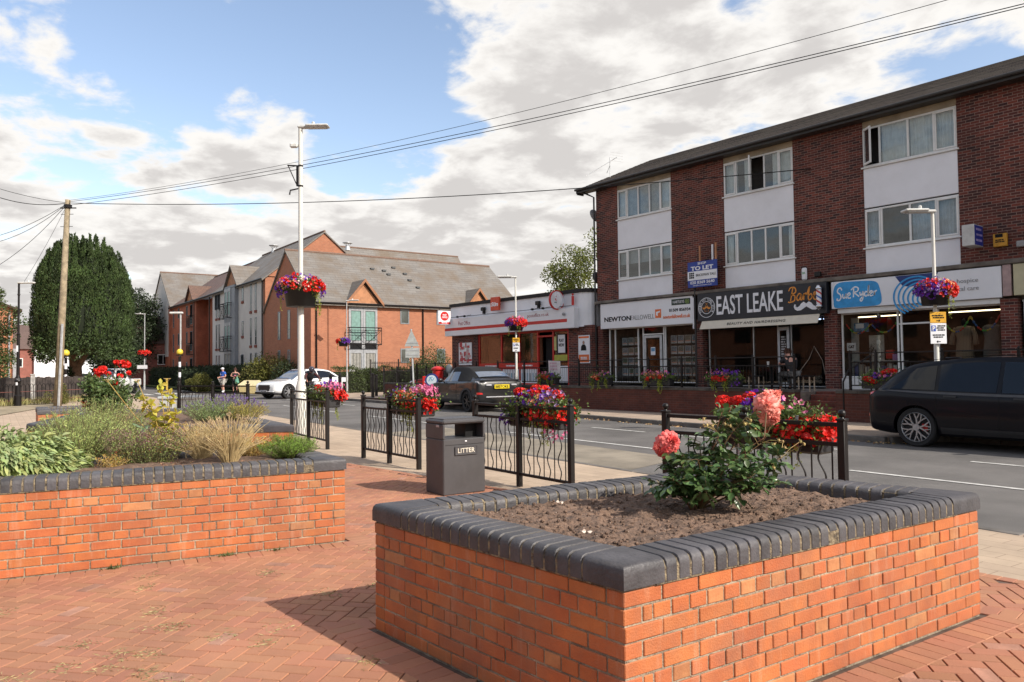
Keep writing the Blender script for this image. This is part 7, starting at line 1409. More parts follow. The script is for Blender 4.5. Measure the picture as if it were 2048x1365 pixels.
for(a,b,z)in ends:
 a=a*1.08+.12;z*=.80;b*=1.3
 e=loc(a,b,z);P=catmull([Vector((g.uniform(-.03,.03),g.uniform(-.03,.03),-.02)),e*.35+loc(g.uniform(-.03,.03),0,.03),e*.7+loc(g.uniform(-.03,.03),0,.03),e],5);sm.tube(P,[.007-.005*i/len(P)for i in range(len(P))],6);tips.append(P)
 for i in range(5,len(P),1):
  for q in range(2 if z<.30 else 1):
   c=P[i];d=Vector((g.gauss(0,1),g.gauss(0,1),g.gauss(0,.5)+.15)).normalized();L=g.uniform(.06,.10);fr_=MB();sm.tube([c,c+d*L],.0016,4)
   side=d.cross(Vector((0,0,1))).normalized();up=side.cross(d)
   pts=[];dirs=[]
   for k,(tt,s_)in enumerate([(1,0),(.72,1),(.72,-1),(.4,1),(.4,-1)]):
    pts.append(c+d*L*tt);dirs.append((d+side*s_*1.5+up*g.uniform(-.5,.1)).normalized()if s_ else(d-up*.2).normalized())
   n=len(pts);tgt=lm2 if(z>.5 and g.random()<.35)else lm
   leaves(tgt,np.array([tuple(p)for p in pts]),np.array([tuple(p)for p in dirs]),np.array([g.uniform(.048,.068)]*n),.036,0,.16,True,.15,N0=np.tile(np.array(up),(n,1)))
sm.build('stems',stemm,rose,True);o=lm.build('leaves',rleaf,rose,True);lm2.build('young_leaves',rleaf2,rose,True)
rp=[PM('coral petal',(0.90,0.20,0.16),.45,var=.25,scale=18,rnd=.22,transl=.3,col2=(0.93,0.42,0.34)),PM('red coral petal',(0.85,0.055,0.065),.45,var=.2,scale=18,rnd=.15,transl=.3,col2=(0.93,0.30,0.26))]
def rose_bloom(c,d,r,mi,name='bloom'):
 mb=MB();d=Vector(d).normalized();a=d.orthogonal().normalized();b=d.cross(a);c=Vector(c);gg=random.Random(int(c.x*1e4)+mi)
 for ringi in range(8):
  u=ringi/7;np_=4+ringi;rr_=r*(.12+.88*u);open_=R(6+76*u**1.15)
  for k in range(np_):
   ph=2*math.pi*(k+.5*(ringi%2))/np_+gg.uniform(-.15,.15);wd=2*math.pi/np_*.82;vs=[];nx,nz=6,5;hgt=r*(1.05-.25*u)
   for j in range(nz):
    t=j/(nz-1)
    for i in range(nx):
     s_=(i/(nx-1)-.5)*2;ang_=ph+s_*wd*(.35+.65*math.sin(math.pi*min(1,t*.9+.1))**.7);rad=r*.03+(rr_-r*.03)*math.sin(open_)*t*1.0+.12*r*t;zz=hgt*(t*math.cos(open_*(.75+.45*t)))-.0
     ruf=gg.uniform(-1,1)*.045*r*t;curl=-.16*r*(t**4)*u;rad+=.12*r*(t**3)*u+ruf;zz+=curl+ruf-abs(s_)**3*.14*r*t
     p=c+(a*math.cos(ang_)+b*math.sin(ang_))*rad+d*(zz-r*.25);vs.append(tuple(p))
   fs=[(j*nx+i,j*nx+i+1,(j+1)*nx+i+1,(j+1)*nx+i)for j in range(nz-1)for i in range(nx-1)];mb.add(vs,fs,0,gg.random())
 mb.ball(c+d*r*.25,r*.24,8);return mb.build(name,rp[mi],rose,True)
def off_px(px,py,depth):return wray(px,py,depth)-Vector(rose.location)
D0=(Vector(rose.location)-Vector((0,0,1.6))).dot(fw)
for px,py,rr_,dr,mi,dd in[(1318,895,.062,(-.7,-.5,-.05),1,0),(1345,882,.062,(.35,-.9,.25),1,-.03),(1530,795,.055,(-.1,-.6,.8),0,0),(1533,812,.066,(-.25,-.95,.1),0,-.05),(1552,790,.056,(.6,-.3,.6),0,.04),(1547,835,.066,(.3,-.8,-.3),0,-.02),(1556,815,.05,(.7,-.4,0),0,.03)]:
 c=off_px(px,py,D0+dd);rr_*=1.0;w_=RX*dr[0]+RY*dr[1]+Vector((0,0,dr[2]));rose_bloom(c,w_,rr_,mi)
 tgt=min([p for q in tips for p in q],key=lambda p:(p-(c-Vector((0,0,.12)))).length);s2=MB();s2.tube(catmull([tgt,(tgt+c)/2+Vector((0,0,-.02)),c-w_.normalized()*.01],4),.0035,6);s2.build('flower_stem',stemm,rose,True)
 # hips and spent heads
mb=MB()
for i in range(26):
 px,py=g.choice([(1480,850),(1460,838),(1500,855),(1575,870),(1590,885),(1560,880),(1545,945),(1420,850)]);c=off_px(px+g.uniform(-22,22),py+g.uniform(-14,16),D0+g.uniform(-.08,.08));tgt=min([p for q in tips for p in q],key=lambda p:(p-c).length);mb.tube([tgt,(tgt+c)/2+Vector((0,0,.01)),c],.0016,4);mb.ball(c,.009,7,0,(1,1,1.2));leaves(mb,np.array([tuple(c)]*5),rdir(5)+[0,0,.5],.022,.006)
mb.build('spent_heads',PM('dry rose head',(0.42,0.30,0.12),.7,rnd=.4,hue=.03),rose)
# a few fallen petals and a seedling
for i,(px,py,l)in enumerate([(1172,1064,'larger pale fallen petal on the soil near the front corner of the planter'),(1121,1006,'small pale fallen petal on the soil toward the bin side of the planter')]):
 p=gpt(px,py,.71);mb=MB();
 for k in range(3):leaves(mb,np.array([[.01*k-.01,0,.004]]),rdir(1)*[1,1,.15],.028,.022,0,.2,True)
 tag(mb.build('fallen_petal',fm['white'],loc=p),l,'petal')
p=gpt(1666,985,.70);t=thing('seedling','single pale green seedling in the bare soil right of the rose bush','seedling',p);mb=MB();leaves(mb,np.zeros((4,3))+[0,0,.005],np.array([[.7,.2,.8],[-.6,.3,.7],[.1,-.7,.6],[-.1,.5,1]]),.05,.028,0,.2,True,.2);mb.build('leaves',PM('seedling leaf',(0.22,0.33,0.13),.5,transl=.3),t)
# ---- left planter herbs
def mound(name,label,cat,base,rad,mat,n,L,W_,fine,dirup=.4,droop=.3,stem_n=0,seed=1,flat=1.0,zpow=.5):
 """leafy mound: leaves set on an uneven dome"""
 t=thing(name,label,cat,base);mb=MB();g_=np.random.default_rng(seed);d=rdir(n);d[:,2]=np.abs(d[:,2]);k=1+.13*np.sin(d[:,0]*7+seed)*np.cos(d[:,1]*6)+.10*np.sin(d[:,2]*9+d[:,0]*5);P=d*np.array(rad)*(k*(.62+.38*rng.random(n)**zpow))[:,None];D=d*[1,1,dirup]+rdir(n)*.5+[0,0,dirup*.5]
 leaves(mb,P,D,L*rng.uniform(.6,1.25,n),W_*rng.uniform(.8,1.2),0,.22,fine,droop,N0=d+[0,0,.5]);mb.build('foliage',mat,t,fine)
 st=MB();q=P[rng.integers(0,n,60)]
 for p in q:st.tube([(p[0]*.1,p[1]*.1,-.02),(p[0]*.6,p[1]*.6,p[2]*.55),tuple(p)],.003,4)
 st.build('stems',stemm2,t);return t
stemm2=PM('woody stem',(0.16,0.12,0.07),.9)
sagem=PM('sage leaf',(0.42,0.47,0.16),.75,var=.25,scale=10,rnd=.3,hue=.03,transl=.3,col2=(0.30,0.38,0.20));rosem=PM('rosemary needles',(0.42,0.50,0.17),.6,var=.25,scale=6,rnd=.35,hue=.03,transl=.3)
def on(px,py):p=gpt(px,py,ST+.01);return(p.x,p.y,ST)
sage=mound('sage_bush','broad mound of soft pale green sage leaves at the left edge','herb',(-8.0,.72,ST),(.50,.66,.36),sagem,5200,.080,.026,True,.1,.38,seed=3)
sage2=mound('sage_bush','small dark leaved sage clump beyond the left edge of the pale sage','herb',(-8.4,-.3,ST),(.6,.6,.36),sagem,1500,.085,.024,True,.3,.25,seed=4)
def spiky(name,label,cat,base,rad,h,n,mat,needle=.028,nn=26,spread=.35,seed=0,nw=.0045,tipmat=None,tipn=0):
 """upright stems set with short needles"""
 t=thing(name,label,cat,base);mb=MB();st=MB();g_=random.Random(seed);tm=MB()
 for i in range(n):
  a=g_.uniform(0,6.283);r_=math.sqrt(g_.random());x,y=rad[0]*r_*math.cos(a),rad[1]*r_*math.sin(a);hh=h*(1-.45*r_**2)*g_.uniform(.7,1.1);e=Vector((x*(1+spread),y*(1+spread),hh));b0=Vector((x*.45,y*.45,0));m=(b0+e)/2+Vector((0,0,hh*.08))+Vector((g_.gauss(0,.012),g_.gauss(0,.012),0));P=catmull([b0,m,e],6);st.tube([P[0],P[4],P[-1]],.0018,3)
  k=nn;idx=rng.integers(2,len(P)-1,k);fr=rng.random(k)[:,None];A=np.array([tuple(P[j])for j in idx]);B=np.array([tuple(P[j+1])for j in idx]);Q=A*(1-fr)+B*fr;D=rdir(k)*.9+[0,0,.75];leaves(mb,Q,D,needle*rng.uniform(.7,1.2,k),nw,0,.1)
  if tipn and g_.random()<.8:q=rdir(tipn);tm_=np.array(tuple(e))+q*[.008,.008,.02]+np.array([0,0,.01]);flowers(tm,tm_,q,.007,4)
 mb.build('foliage',mat,t);st.build('stems',stemm2,t)
 if tipn:tm.build('flowers',tipmat,t)
 return t
spiky('rosemary_bush','tall feathery pale green rosemary behind the sage mound','herb',on(160,925),(.40,.42),.52,460,rosem,.034,34,.35,2,.005)
spiky('rosemary_bush','second tuft of tall pale rosemary farther back, behind the first','herb',on(205,893),(.35,.4),.60,300,rosem,.034,30,.3,3,.005)
spiky('rosemary_bush','bright green compact rosemary at the right end of the herb planter','herb',on(577,918),(.20,.22),.25,230,PM('fresh rosemary',(0.23,0.36,0.06),.5,var=.2,scale=8,rnd=.3,transl=.35),.032,34,.45,5,.005)
orem=PM('oregano leaf',(0.27,0.32,0.10),.6,var=.3,scale=8,rnd=.35,hue=.04,transl=.3);oref=PM('dusky oregano heads',(0.28,0.14,0.15),.8,var=.3,rnd=.4,hue=.03)
def oregano(base,rad,h,n,lab,seed,heads=True,dry=False):
 t=thing('oregano_clump' if not dry else 'dry_herb_clump',lab,'herb',base);mb=MB();st=MB();hd=MB();g_=random.Random(seed)
 for i in range(n):
  a=g_.uniform(0,6.283);r_=math.sqrt(g_.random());x,y=rad[0]*r_*math.cos(a),rad[1]*r_*math.sin(a);hh=h*g_.uniform(.55,1.1);e=Vector((x*1.25+g_.gauss(0,.02),y*1.25+g_.gauss(0,.02),hh));P=catmull([Vector((x*.6,y*.6,0)),Vector((x,y,hh*.5)),e],5);st.tube([P[0],P[4],P[-1]],.0016,3);k=16;idx=rng.integers(0,len(P),k);Q=np.array([tuple(P[j])for j in idx])+rng.normal(size=(k,3))*.006;leaves(mb,Q,rdir(k)+[0,0,.2],.020*rng.uniform(.6,1.3,k),.012,0,.2)
  if heads and g_.random()<.7:k=12;q=rdir(k);leaves(hd,np.array(tuple(e))+q*[.016,.016,.014],q,.010,.008)
 mb.build('foliage',drym if dry else orem,t);st.build('stems',stemm2 if not dry else strawm,t)
 if heads:hd.build('seed_heads',oref,t)
strawm=PM('straw stem',(0.56,0.43,0.22),.8,rnd=.25);drym=PM('dry yellow leaf',(0.50,0.34,0.09),.7,var=.25,rnd=.35,hue=.03,transl=.35)
oregano(on(300,925),(.25,.34),.31,230,'clump of green oregano with dusky purple heads beside the rosemary',6);oregano(on(250,930),(.12,.2),.30,70,'low patch of oregano with reddish heads just right of the sage',8)
oregano(on(350,905),(.15,.2),.26,90,'thinner oregano stems right of the yellow leaved plant',9)
oregano(on(508,912),(.16,.2),.20,150,'low golden brown dried herb clump left of the bright rosemary',10,False,True)
oregano(on(222,935),(.10,.12),.12,40,'small brown dead herb patch at the foot of the oregano',12,False,True)
def chives(base,rad,h,n,lab,seed,heads=12):
 t=thing('dried_chive_clump',lab,'dried flowers',base);st=MB();hd=MB();g_=random.Random(seed)
 for i in range(n):
  a=g_.uniform(0,6.283);r_=math.sqrt(g_.random());x,y=rad[0]*r_*math.cos(a),rad[1]*r_*math.sin(a);hh=h*g_.uniform(.4,1.0);out=g_.uniform(1.2,2.3);e=Vector((x*out,y*out,hh));P=catmull([Vector((x*.35,y*.35,0)),Vector((x*.8,y*.8,hh*.5)),e],4);st.tube(P,.0024 if i<heads*2 else .0016,4)
  if i<heads:k=70;q=rdir(k);leaves(hd,np.array(tuple(e))+q*.012,q,.014,.007)
 st.build('stems',strawm,t);hd.build('seed_heads',PM('beige seed head',(0.50,0.37,0.23),.9,rnd=.35),t)
oregano(on(378,905),(.18,.22),.30,150,'golden dry herb clump between the oregano and the bleached stalks',14,False,True);oregano(on(270,900),(.2,.25),.36,150,'tall yellow green herb clump behind the dusky oregano',15,False)
chives(on(460,925),(.14,.19),.47,300,'clump of dried chives with round beige seed heads, right of centre in the herb planter',4,22);chives(on(405,920),(.13,.18),.40,260,'clump of bleached dried stalks left of the round seed heads',5,7);chives(on(233,893),(.1,.1),.40,60,'few pale dried stalks between the rosemary and the yellow leaved plant',6,3)
# tall yellowing plant with big leaves and dried umbels
t=thing('yellowing_plant','tall plant with yellowing leaves and flat dried seed heads amid the herb planter','plant',on(335,915));yl=PM('yellowing leaf',(0.66,0.50,0.06),.5,var=.3,scale=9,rnd=.25,hue=.03,transl=.4,col2=(0.42,0.45,0.09));mb=MB();st=MB();um=MB();base=Vector(t.location)
for px,py,dd in[(322,770,0),(340,790,.05),(300,810,-.05),(352,828,0),(315,845,.05),(285,800,.1),(345,860,0),(330,880,-.03)]:
 e=wray(px,py,(base-Vector((0,0,1.6))).dot(fw)+dd)-base;P=catmull([Vector((0,0,0)),e*.5+Vector((0,0,.02)),e],6);st.tube(P,.004,5);k=9
 for j in range(5):q=P[-1-j*2];leaves(mb,np.array([tuple(q)]*8),rdir(8)*[1,1,.6]+[0,0,.25],.085*rng.uniform(.7,1.1,8),.042,0,.18,True,.2)
for px,py,u in[(275,762,1),(335,760,1),(215,762,0)]:
 e=wray(px,py,(base-Vector((0,0,1.6))).dot(fw)+.08)-base;P=catmull([Vector((0,.03,0)),e*.5+Vector((.02,0,0)),e],6);st.tube(P,.0035,5);k=60
 for q in range(14):v=e+Vector((g.uniform(-.035,.035),g.uniform(-.035,.035),.012));um.tube([e-Vector((0,0,.02)),v],.001,3);um.ball(v,.006,5,0,(1,1,.5))
mb.build('leaves',yl,t,True);st.build('stems',PM('ochre stem',(0.45,0.30,0.08),.7),t);um.build('seed_heads',PM('tan seed head',(0.55,0.38,0.16),.9),t)
t=thing('broad_leaf_sprout','grey green broad leaved shoot rising above the dusky oregano','plant',on(283,905));mb=MB();leaves(mb,np.array([[0,0,.28],[0,0,.25],[.02,0,.22],[0,.02,.2],[0,0,.3]]),np.array([[-.6,-.6,.5],[.7,.5,.6],[-.3,.6,.8],[.6,-.4,.3],[0,0,1]]),.13,.035,0,.15,True,.15);mb.tube([(0,0,0),(0,0,.3)],.004,5);mb.build('leaves',PM('grey green leaf',(0.22,0.32,0.18),.6,transl=.3),t,True)
mb=MB();n=2500;P=np.stack([rng.uniform(-9.2,-6.7,n),rng.uniform(-1.6,3.2,n),np.full(n,ST+.012)],1);P=P[inpoly(P,[(v.x,v.y)for v in off_list([Vector((p[0],p[1],0))for p in(LP if sum(LP[i][0]*LP[(i+1)%4][1]-LP[(i+1)%4][0]*LP[i][1]for i in range(4))>0 else LP[::-1])],.28)])];leaves(mb,P,rdir(len(P))*[1,1,.35],.035,.012,0,.2);tag(mb.build('leaf_litter',PM('brown leaf litter',(0.27,0.14,0.08),.9,rnd=.45,hue=.03)),'dead brown leaves and twigs covering the soil of the herb planter','leaf litter',kind='stuff')
# ---- rear planter: lavender, herbs, red rose bush
lav=spiky('lavender_bush','violet lavender in bloom at the right corner of the far planter','lavender',on(452,838)[:2]+(ST,),(.45,.5),.42,330,PM('lavender leaf',(0.26,0.30,0.18),.7,rnd=.3,transl=.3),.035,16,.5,7,.006,PM('lavender flower',(0.19,0.11,0.36),.7,rnd=.3),14)
spiky('golden_herb','yellow green herb at the extreme right of the far planter beside the lavender','herb',gpt(492,842,ST).to_tuple()[:2]+(ST,),(.3,.35),.36,150,PM('golden herb leaf',(0.48,0.42,0.10),.6,rnd=.3,transl=.35),.03,22,.35,8,.008)
spiky('santolina','feathery grey green herb in front of the pale grey cabinet','herb',(-13.7,4.3,ST),(.5,.4),.40,200,PM('fresh herb leaf',(0.27,0.38,0.14),.6,rnd=.3,transl=.3),.035,20,.3,9,.007)
rr2=thing('rose_bush','leafy bush of scarlet roses in front of the white pickup','rose bush',(-15.9,3.1,ST));lm=MB();sm=MB();fl=MB();base=Vector(rr2.location);dB=(base-Vector((0,0,1.6))).dot(fw)
n=2600;ctr=[(210,775,26,22),(235,790,30,20),(195,800,22,25),(225,810,30,16),(180,770,12,14)]
for i in range(n//5):
 c=ctr[i%5];e=wray(c[0]+g.gauss(0,c[2]*.55),c[1]+g.gauss(0,c[3]*.5),dB+g.gauss(0,.25))-base;leaves(lm,np.array([tuple(e)]*5)+rng.normal(size=(5,3))*.035,rdir(5),.075,.05,0,.2)
 if i%14==0:sm.tube([(0,0,0),tuple(e*.5+Vector((0,0,.08))),tuple(e)],.008,5)
for px,py,k,rr_ in[(200,742,40,.10),(205,738,30,.07),(195,752,12,.06),(248,728,34,.11),(233,725,14,.05),(254,731,12,.06),(258,746,14,.035),(230,766,10,.04),(240,752,7,.05),(217,748,8,.04),(169,805,8,.04),(172,811,8,.04)]:
 e=np.array(tuple(wray(px,py,dB)-base));d=rdir(k);flowers(fl,e+d*[rr_,rr_,rr_*.6],d,.035,5)
 sm.tube([tuple(e*.3),tuple(e*.7+np.array([0,0,.05])),tuple(e)],.006,4)
lm.build('leaves',PM('far rose leaf',(0.10,0.15,0.045),.5,var=.3,scale=6,rnd=.4,hue=.02,transl=.25),rr2);sm.build('stems',stemm,rr2);fl.build('flowers',fm['red'],rr2)
# ------------------------------------------------------------ vehicles
def pchip(xk,yk):
 xk,yk=np.array(xk,float),np.array(yk,float);h=np.diff(xk);d=np.diff(yk)/h;m=np.zeros(len(xk));m[0],m[-1]=d[0],d[-1]
 for i in range(1,len(xk)-1):m[i]=0 if d[i-1]*d[i]<=0 else 3*(h[i-1]+h[i])/((2*h[i]+h[i-1])/d[i-1]+(h[i]+2*h[i-1])/d[i])
 def f(x):
  i=int(np.clip(np.searchsorted(xk,x)-1,0,len(xk)-2));t=(x-xk[i])/h[i];t=min(1,max(0,t));return float((2*t**3-3*t**2+1)*yk[i]+(t**3-2*t**2+t)*h[i]*m[i]+(-2*t**3+3*t**2)*yk[i+1]+(t**3-t**2)*h[i]*m[i+1])
 return f
class CarSurf:
 def __init__(s,keys):
  k=np.array(keys,float);s.x0,s.x1=k[0,0],k[-1,0];s.f=[pchip(k[:,0],k[:,i])for i in range(1,6)]
 def ring(s,x):
  zb,w,zs,zr,wr=[f(x)for f in s.f];wb=w*.93
  return[(0,zb),(.80*w,zb),(.965*w,zb+.09*(zs-zb)+.03),(w,zb+.40*(zs-zb)),(.992*w,zb+.72*(zs-zb)),(.972*w,zs-.035),(min(wb,.972*w),zs),(wr,max(zs+.004,zr-.055)),(.80*wr,max(zs+.006,zr-.012)),(0,max(zs+.008,zr))]
 def P(s,x,t):
  c=s.ring(x);i=int(min(8,max(0,math.floor(t))));u=t-i
  a,b=c[i],c[i+1]
  if i==6:q=(a[0]+(b[0]-a[0])*u,a[1]+(b[1]-a[1])*u)
  else:
   p0=c[i-1]if i>0 else(-c[1][0],c[1][1]);p3=c[i+2]if i<8 else(-c[8][0],c[8][1]);q=tuple(.5*(2*a[k]+(b[k]-p0[k])*u+(2*p0[k]-5*a[k]+4*b[k]-p3[k])*u*u+(3*a[k]-p0[k]-3*b[k]+p3[k])*u**3)for k in(0,1))
  return Vector((x,q[0],q[1]))
 def mesh(s,n=72,sub=4):
  T=[i+j/sub for i in range(9)for j in range(sub)]+[9.0];u=np.linspace(0,1,n);xs=s.x0+(s.x1-s.x0)*(0.5-0.5*np.cos(np.pi*(u*.92+.04)));xs=s.x0+(xs-xs[0])/(xs[-1]-xs[0])*(s.x1-s.x0)
  vs=[];m=len(T)
  for x in xs:
   r=[s.P(x,t)for t in T];full=r+[Vector((p.x,-p.y,p.z))for p in r[-2:0:-1]];vs+=[tuple(p)for p in full]
  k=2*m-2;fs=[]
  for i in range(n-1):
   for j in range(k):fs.append((i*k+j,(i+1)*k+j,(i+1)*k+(j+1)%k,i*k+(j+1)%k))
  fs.append(tuple(range(k)));fs.append(tuple(range((n-1)*k,n*k))[::-1]);return vs,fs
 def patch(s,mb,q,side,n=12,m=5,lift=.006):
  """q = (x_bottom_a, x_top_a, x_bottom_b, x_top_b, t_bottom, t_top)"""
  xa,xta,xb,xtb,t0,t1=q;vs=[]
  for j in range(m):
   v=j/(m-1);t=t0+(t1-t0)*v
   for i in range(n):
    u=i/(n-1);x=(xa+(xb-xa)*u)*(1-v)+(xta+(xtb-xta)*u)*v;p=s.P(x,t);e=.01
    du=s.P(x+e,t)-p;dt=s.P(x,t+.02)-s.P(x,t-.02 if t>.02 else t);nn=du.cross(dt);nn=nn.normalized()if nn.length>1e-9 else Vector((0,0,1))
    if nn.dot(Vector((0,p.y,p.z-.6)))<0:nn=-nn
    p=p+nn*lift;vs.append((p.x,p.y*side,p.z))
  mb.add(vs,[(j*n+i,j*n+i+1,(j+1)*n+i+1,(j+1)*n+i)if side>0 else(j*n+i,(j+1)*n+i,(j+1)*n+i+1,j*n+i+1)for j in range(m-1)for i in range(n-1)])
def cut(o,cutters):
 for c in cutters:
  md=o.modifiers.new('b','BOOLEAN');md.operation='DIFFERENCE';md.object=c;md.solver='EXACT'
 bpy.context.view_layer.update();me=bpy.data.meshes.new_from_object(o.evaluated_get(bpy.context.evaluated_depsgraph_get()));o.modifiers.clear();o.data=me
 for c in cutters:bpy.data.objects.remove(c)
tyre_m=PM('tyre rubber',(0.014,0.014,0.015),.8,var=.1)
darkglass=PM('dark car glass',(0.006,0.008,0.012),.04,var=.1,spec=.45);blueglass=PM('painted sky car glass',(0.10,0.13,0.19),.05,spec=1.0)  # second glass is opaque, its blue base colour carries a painted sky reflection
def wheel(par,x,y,r,w,rimm,style=10,side=-1,rr_=.74,caliper=False):
 Mx=frameM((x,y,r),(1,0,0),(0,0,1))if side<0 else frameM((x,y,r),(-1,0,0),(0,0,1));root=None
 mb=MB();mb.lathe([(r*rr_,-w/2+.01),(r*.93,-w/2),(r*.985,-w/2+.02),(r,-w/2+.05),(r,w/2-.05),(r*.985,w/2-.02),(r*.93,w/2),(r*rr_,w/2-.01)],40,M=Mx,closed=True);o=mb.build('wheel',tyre_m,par);smooth_by_angle(o,30)
 rm=MB();R0=r*rr_;rm.lathe([(R0*1.0,w/2-.012),(R0*.965,w/2+.002),(R0*.94,w/2-.01),(R0*.93,-w/2+.03)],40,M=Mx);rm.f=rm.f[:-2];rm.m=rm.m[:-2];rm.r=rm.r[:-2]
 for i in range(style):
  a=2*math.pi*i/style
  if style==10:
   k=i//2;a=2*math.pi*k/5+.3;sgn=1 if i%2 else-1
   p0=(.035*sgn,.05);p1=(.055*sgn,R0*.5);p2=(R0*.42*sgn,R0*.86)
   for q0,q1,h in((p0,p1,.014),(p1,(R0*.16*sgn,R0*.95),.010),(p1,(R0*.50*sgn,R0*.81),.009)):
    A=Vector((q0[0]*math.cos(a)-q0[1]*math.sin(a),q0[0]*math.sin(a)+q0[1]*math.cos(a),0));B=Vector((q1[0]*math.cos(a)-q1[1]*math.sin(a),q1[0]*math.sin(a)+q1[1]*math.cos(a),0));d=(B-A).normalized();nn=Vector((-d.y,d.x,0))*h
    vs=[A-nn,B-nn,B+nn,A+nn];zz0,zz1=w/2-.04,w/2-.012;rm.add([tuple(Mx@Vector((v.x,v.y,z_)))for z_ in(zz0,zz1)for v in vs],[(4,5,6,7),(0,4,7,3),(1,2,6,5),(0,1,5,4),(3,7,6,2)])
  else:
   for wd in(.035,):d=Vector((math.cos(a),math.sin(a),0));nn=Vector((-d.y,d.x,0))*wd;A=d*.04;B=d*R0*.95;vs=[A-nn*.8,B-nn*.5,B+nn*.5,A+nn*.8];rm.add([tuple(Mx@Vector((v.x,v.y,z_)))for z_ in(w/2-.05,w/2-.015)for v in vs],[(4,5,6,7),(0,4,7,3),(1,2,6,5),(0,1,5,4),(3,7,6,2)])
 rm.lathe([(.001,w/2-.03),(.07,w/2-.03),(.065,w/2-.008),(.001,w/2-.004)],16,M=Mx);rm.build('rim',rimm,o)
 dk=MB();dk.lathe([(.001,0),(R0*.93,0),(R0*.93,.01),(.001,.01)],24,M=Mx@Matrix.Translation((0,0,w/2-.10)));dk.build('brake_disc',PM('dark hub',(0.02,0.02,0.022),.6),o)
 if caliper:c=MB();c.bbox(.09,.20,-.07,.07,w/2-.09,w/2-.055,.01,0,Mx);c.build('caliper',M['red'],o)
def make_car(name,label,loc,rz,keys,wheels,r,ww,paint,rim,style,sc=1.0,cavity=None,arch=1.12,caliper=False,faces=(-1,1)):
 t=thing(name,label,'car',loc,rz);t.scale=(sc,sc,sc);S_=CarSurf(keys);vs,fs=S_.mesh();mb=MB();mb.add(vs,fs,0);o=mb.build('body',paint,t,fix=True);cs=[]
 hw=max(k[2]for k in keys)
 for x in wheels:
  for sd in(-1,1):
   c=MB();Mx=frameM((x,0,r),(1,0,0),(0,0,1));y0,y1=(.60*hw,hw+.3)if sd>0 else(-hw-.3,-.60*hw);c.lathe([(r*arch,-y1),(r*arch,-y0)],40,M=Mx);co=c.build('c',paint,t,fix=True);cs.append(co)
 if cavity:c=MB();c.prism([(p[0],p[1])for p in cavity[0]],cavity[1],cavity[2],0,Matrix(((1,0,0,0),(0,0,1,0),(0,1,0,0),(0,0,0,1))));cs.append(c.build('c',paint,t,fix=True))
 cut(o,cs);smooth_by_angle(o,38)
 for x in wheels:
  for sd in(-1,1):wheel(t,x,sd*(hw-ww/2-.025),r,ww,rim,style,sd,.76 if style==10 else .70,caliper)
 return t,S_
def carpatch(t,S_,name,mat,qs,sides=(-1,1),**k):
 for q in qs:
  if q[5]>=8.99:mb=MB();[S_.patch(mb,q,s_,**k)for s_ in sides];mb.build(name,mat,t,True);continue
  for s_ in sides:mb=MB();S_.patch(mb,q,s_,**k);mb.build(name,mat,t,True)
blackpaint=PM('black car paint',(0.004,0.004,0.007),.3,var=.05,coat=.22,spec=.2);gloss=PM('dark grey car paint',(0.018,0.018,0.020),.3,coat=.5,var=.05,spec=.3);whitepaint=PM('white car paint',(0.78,0.79,0.80),.25,coat=.8,var=.02)
alloy=PM('machined alloy',(0.45,0.46,0.48),.3,metal=.7);blackalloy=PM('black alloy',(0.018,0.018,0.02),.35)
trimb=PM('black trim',(0.02,0.02,0.022),.6);lampred=PM('red lamp lens',(0.60,0.02,0.02),.15,coat=1.0);lampclear=PM('clear lamp lens',(0.45,0.45,0.48),.1,coat=1.0)
def plate(t,c,right,up,text,mat,w=.52,h=.11):
 X=Vector(right).normalized();U=Vector(up).normalized();Z_=X.cross(U);mb=MB();mb.bbox(-w/2,w/2,-h/2,h/2,-.008,0,.003,0,frameM(c,X,U));o=mb.build('number_plate',mat,t);lettering(text,tuple(Vector(c)+Z_*.003),w*.88,h*.66,M['ink'],o,right=X,up=U,off=.02)
def mirror(t,x,y,z,mat,side=-1):
 mb=MB();mb.ball((x,y+side*.14,z+.03),.11,12,0,(.55,1.0,.75));mb.tube([(x,y-side*.02,z-.03),(x,y+side*.08,z)],.025,6);mb.build('wing_mirror',mat,t,True)
 # --- large black estate-like SUV, rear end in frame
audi_keys=[(-2.53,.42,.70,.86,.90,.55),(-2.50,.34,.86,.98,1.02,.66),(-2.42,.28,.95,1.06,1.12,.72),(-2.25,.25,.985,1.10,1.27,.74),(-2.0,.23,.995,1.10,1.45,.73),(-1.7,.23,1.0,1.08,1.60,.72),(-1.1,.23,1.0,1.06,1.69,.73),(-.3,.23,1.0,1.04,1.735,.74),(.4,.23,1.0,1.03,1.72,.74),(.9,.23,1.0,1.03,1.60,.73),(1.35,.23,.995,1.04,1.30,.74),(1.6,.23,.99,1.05,1.11,.78),(2.0,.24,.97,1.00,1.03,.76),(2.35,.27,.92,.90,.94,.70),(2.5,.35,.8,.75,.79,.6),(2.55,.42,.68,.62,.66,.5)]
AL=Vector((-6.70+.12,15.62,RZ));arz=R(-4)
cav=([(.02,1.09),(1.28,1.09),(.86,1.52),(.75,1.60),(.06,1.63)],-.97,.60)
at,aS=make_car('parked_car','large black estate car with big pale spoked wheels at the right edge',(0,0,0),arz,audi_keys,(-1.50,1.50),.385,.29,blackpaint,alloy,10,1.0,cav,1.13,True)
off_=Matrix.Rotation(arz,4,'Z')@Vector((-1.50,-1.0+.145,0));at.location=(AL.x-off_.x,AL.y-off_.y+.12,RZ)
carpatch(at,aS,'rear_side_window',darkglass,[(-2.05,-1.55,-1.15,-1.15,6.10,6.93),(-1.08,-1.08,-.06,-.02,6.08,6.95)]);carpatch(at,aS,'front_side_window',M['carglass2'],[(.03,.05,1.28,.80,6.08,6.95)])
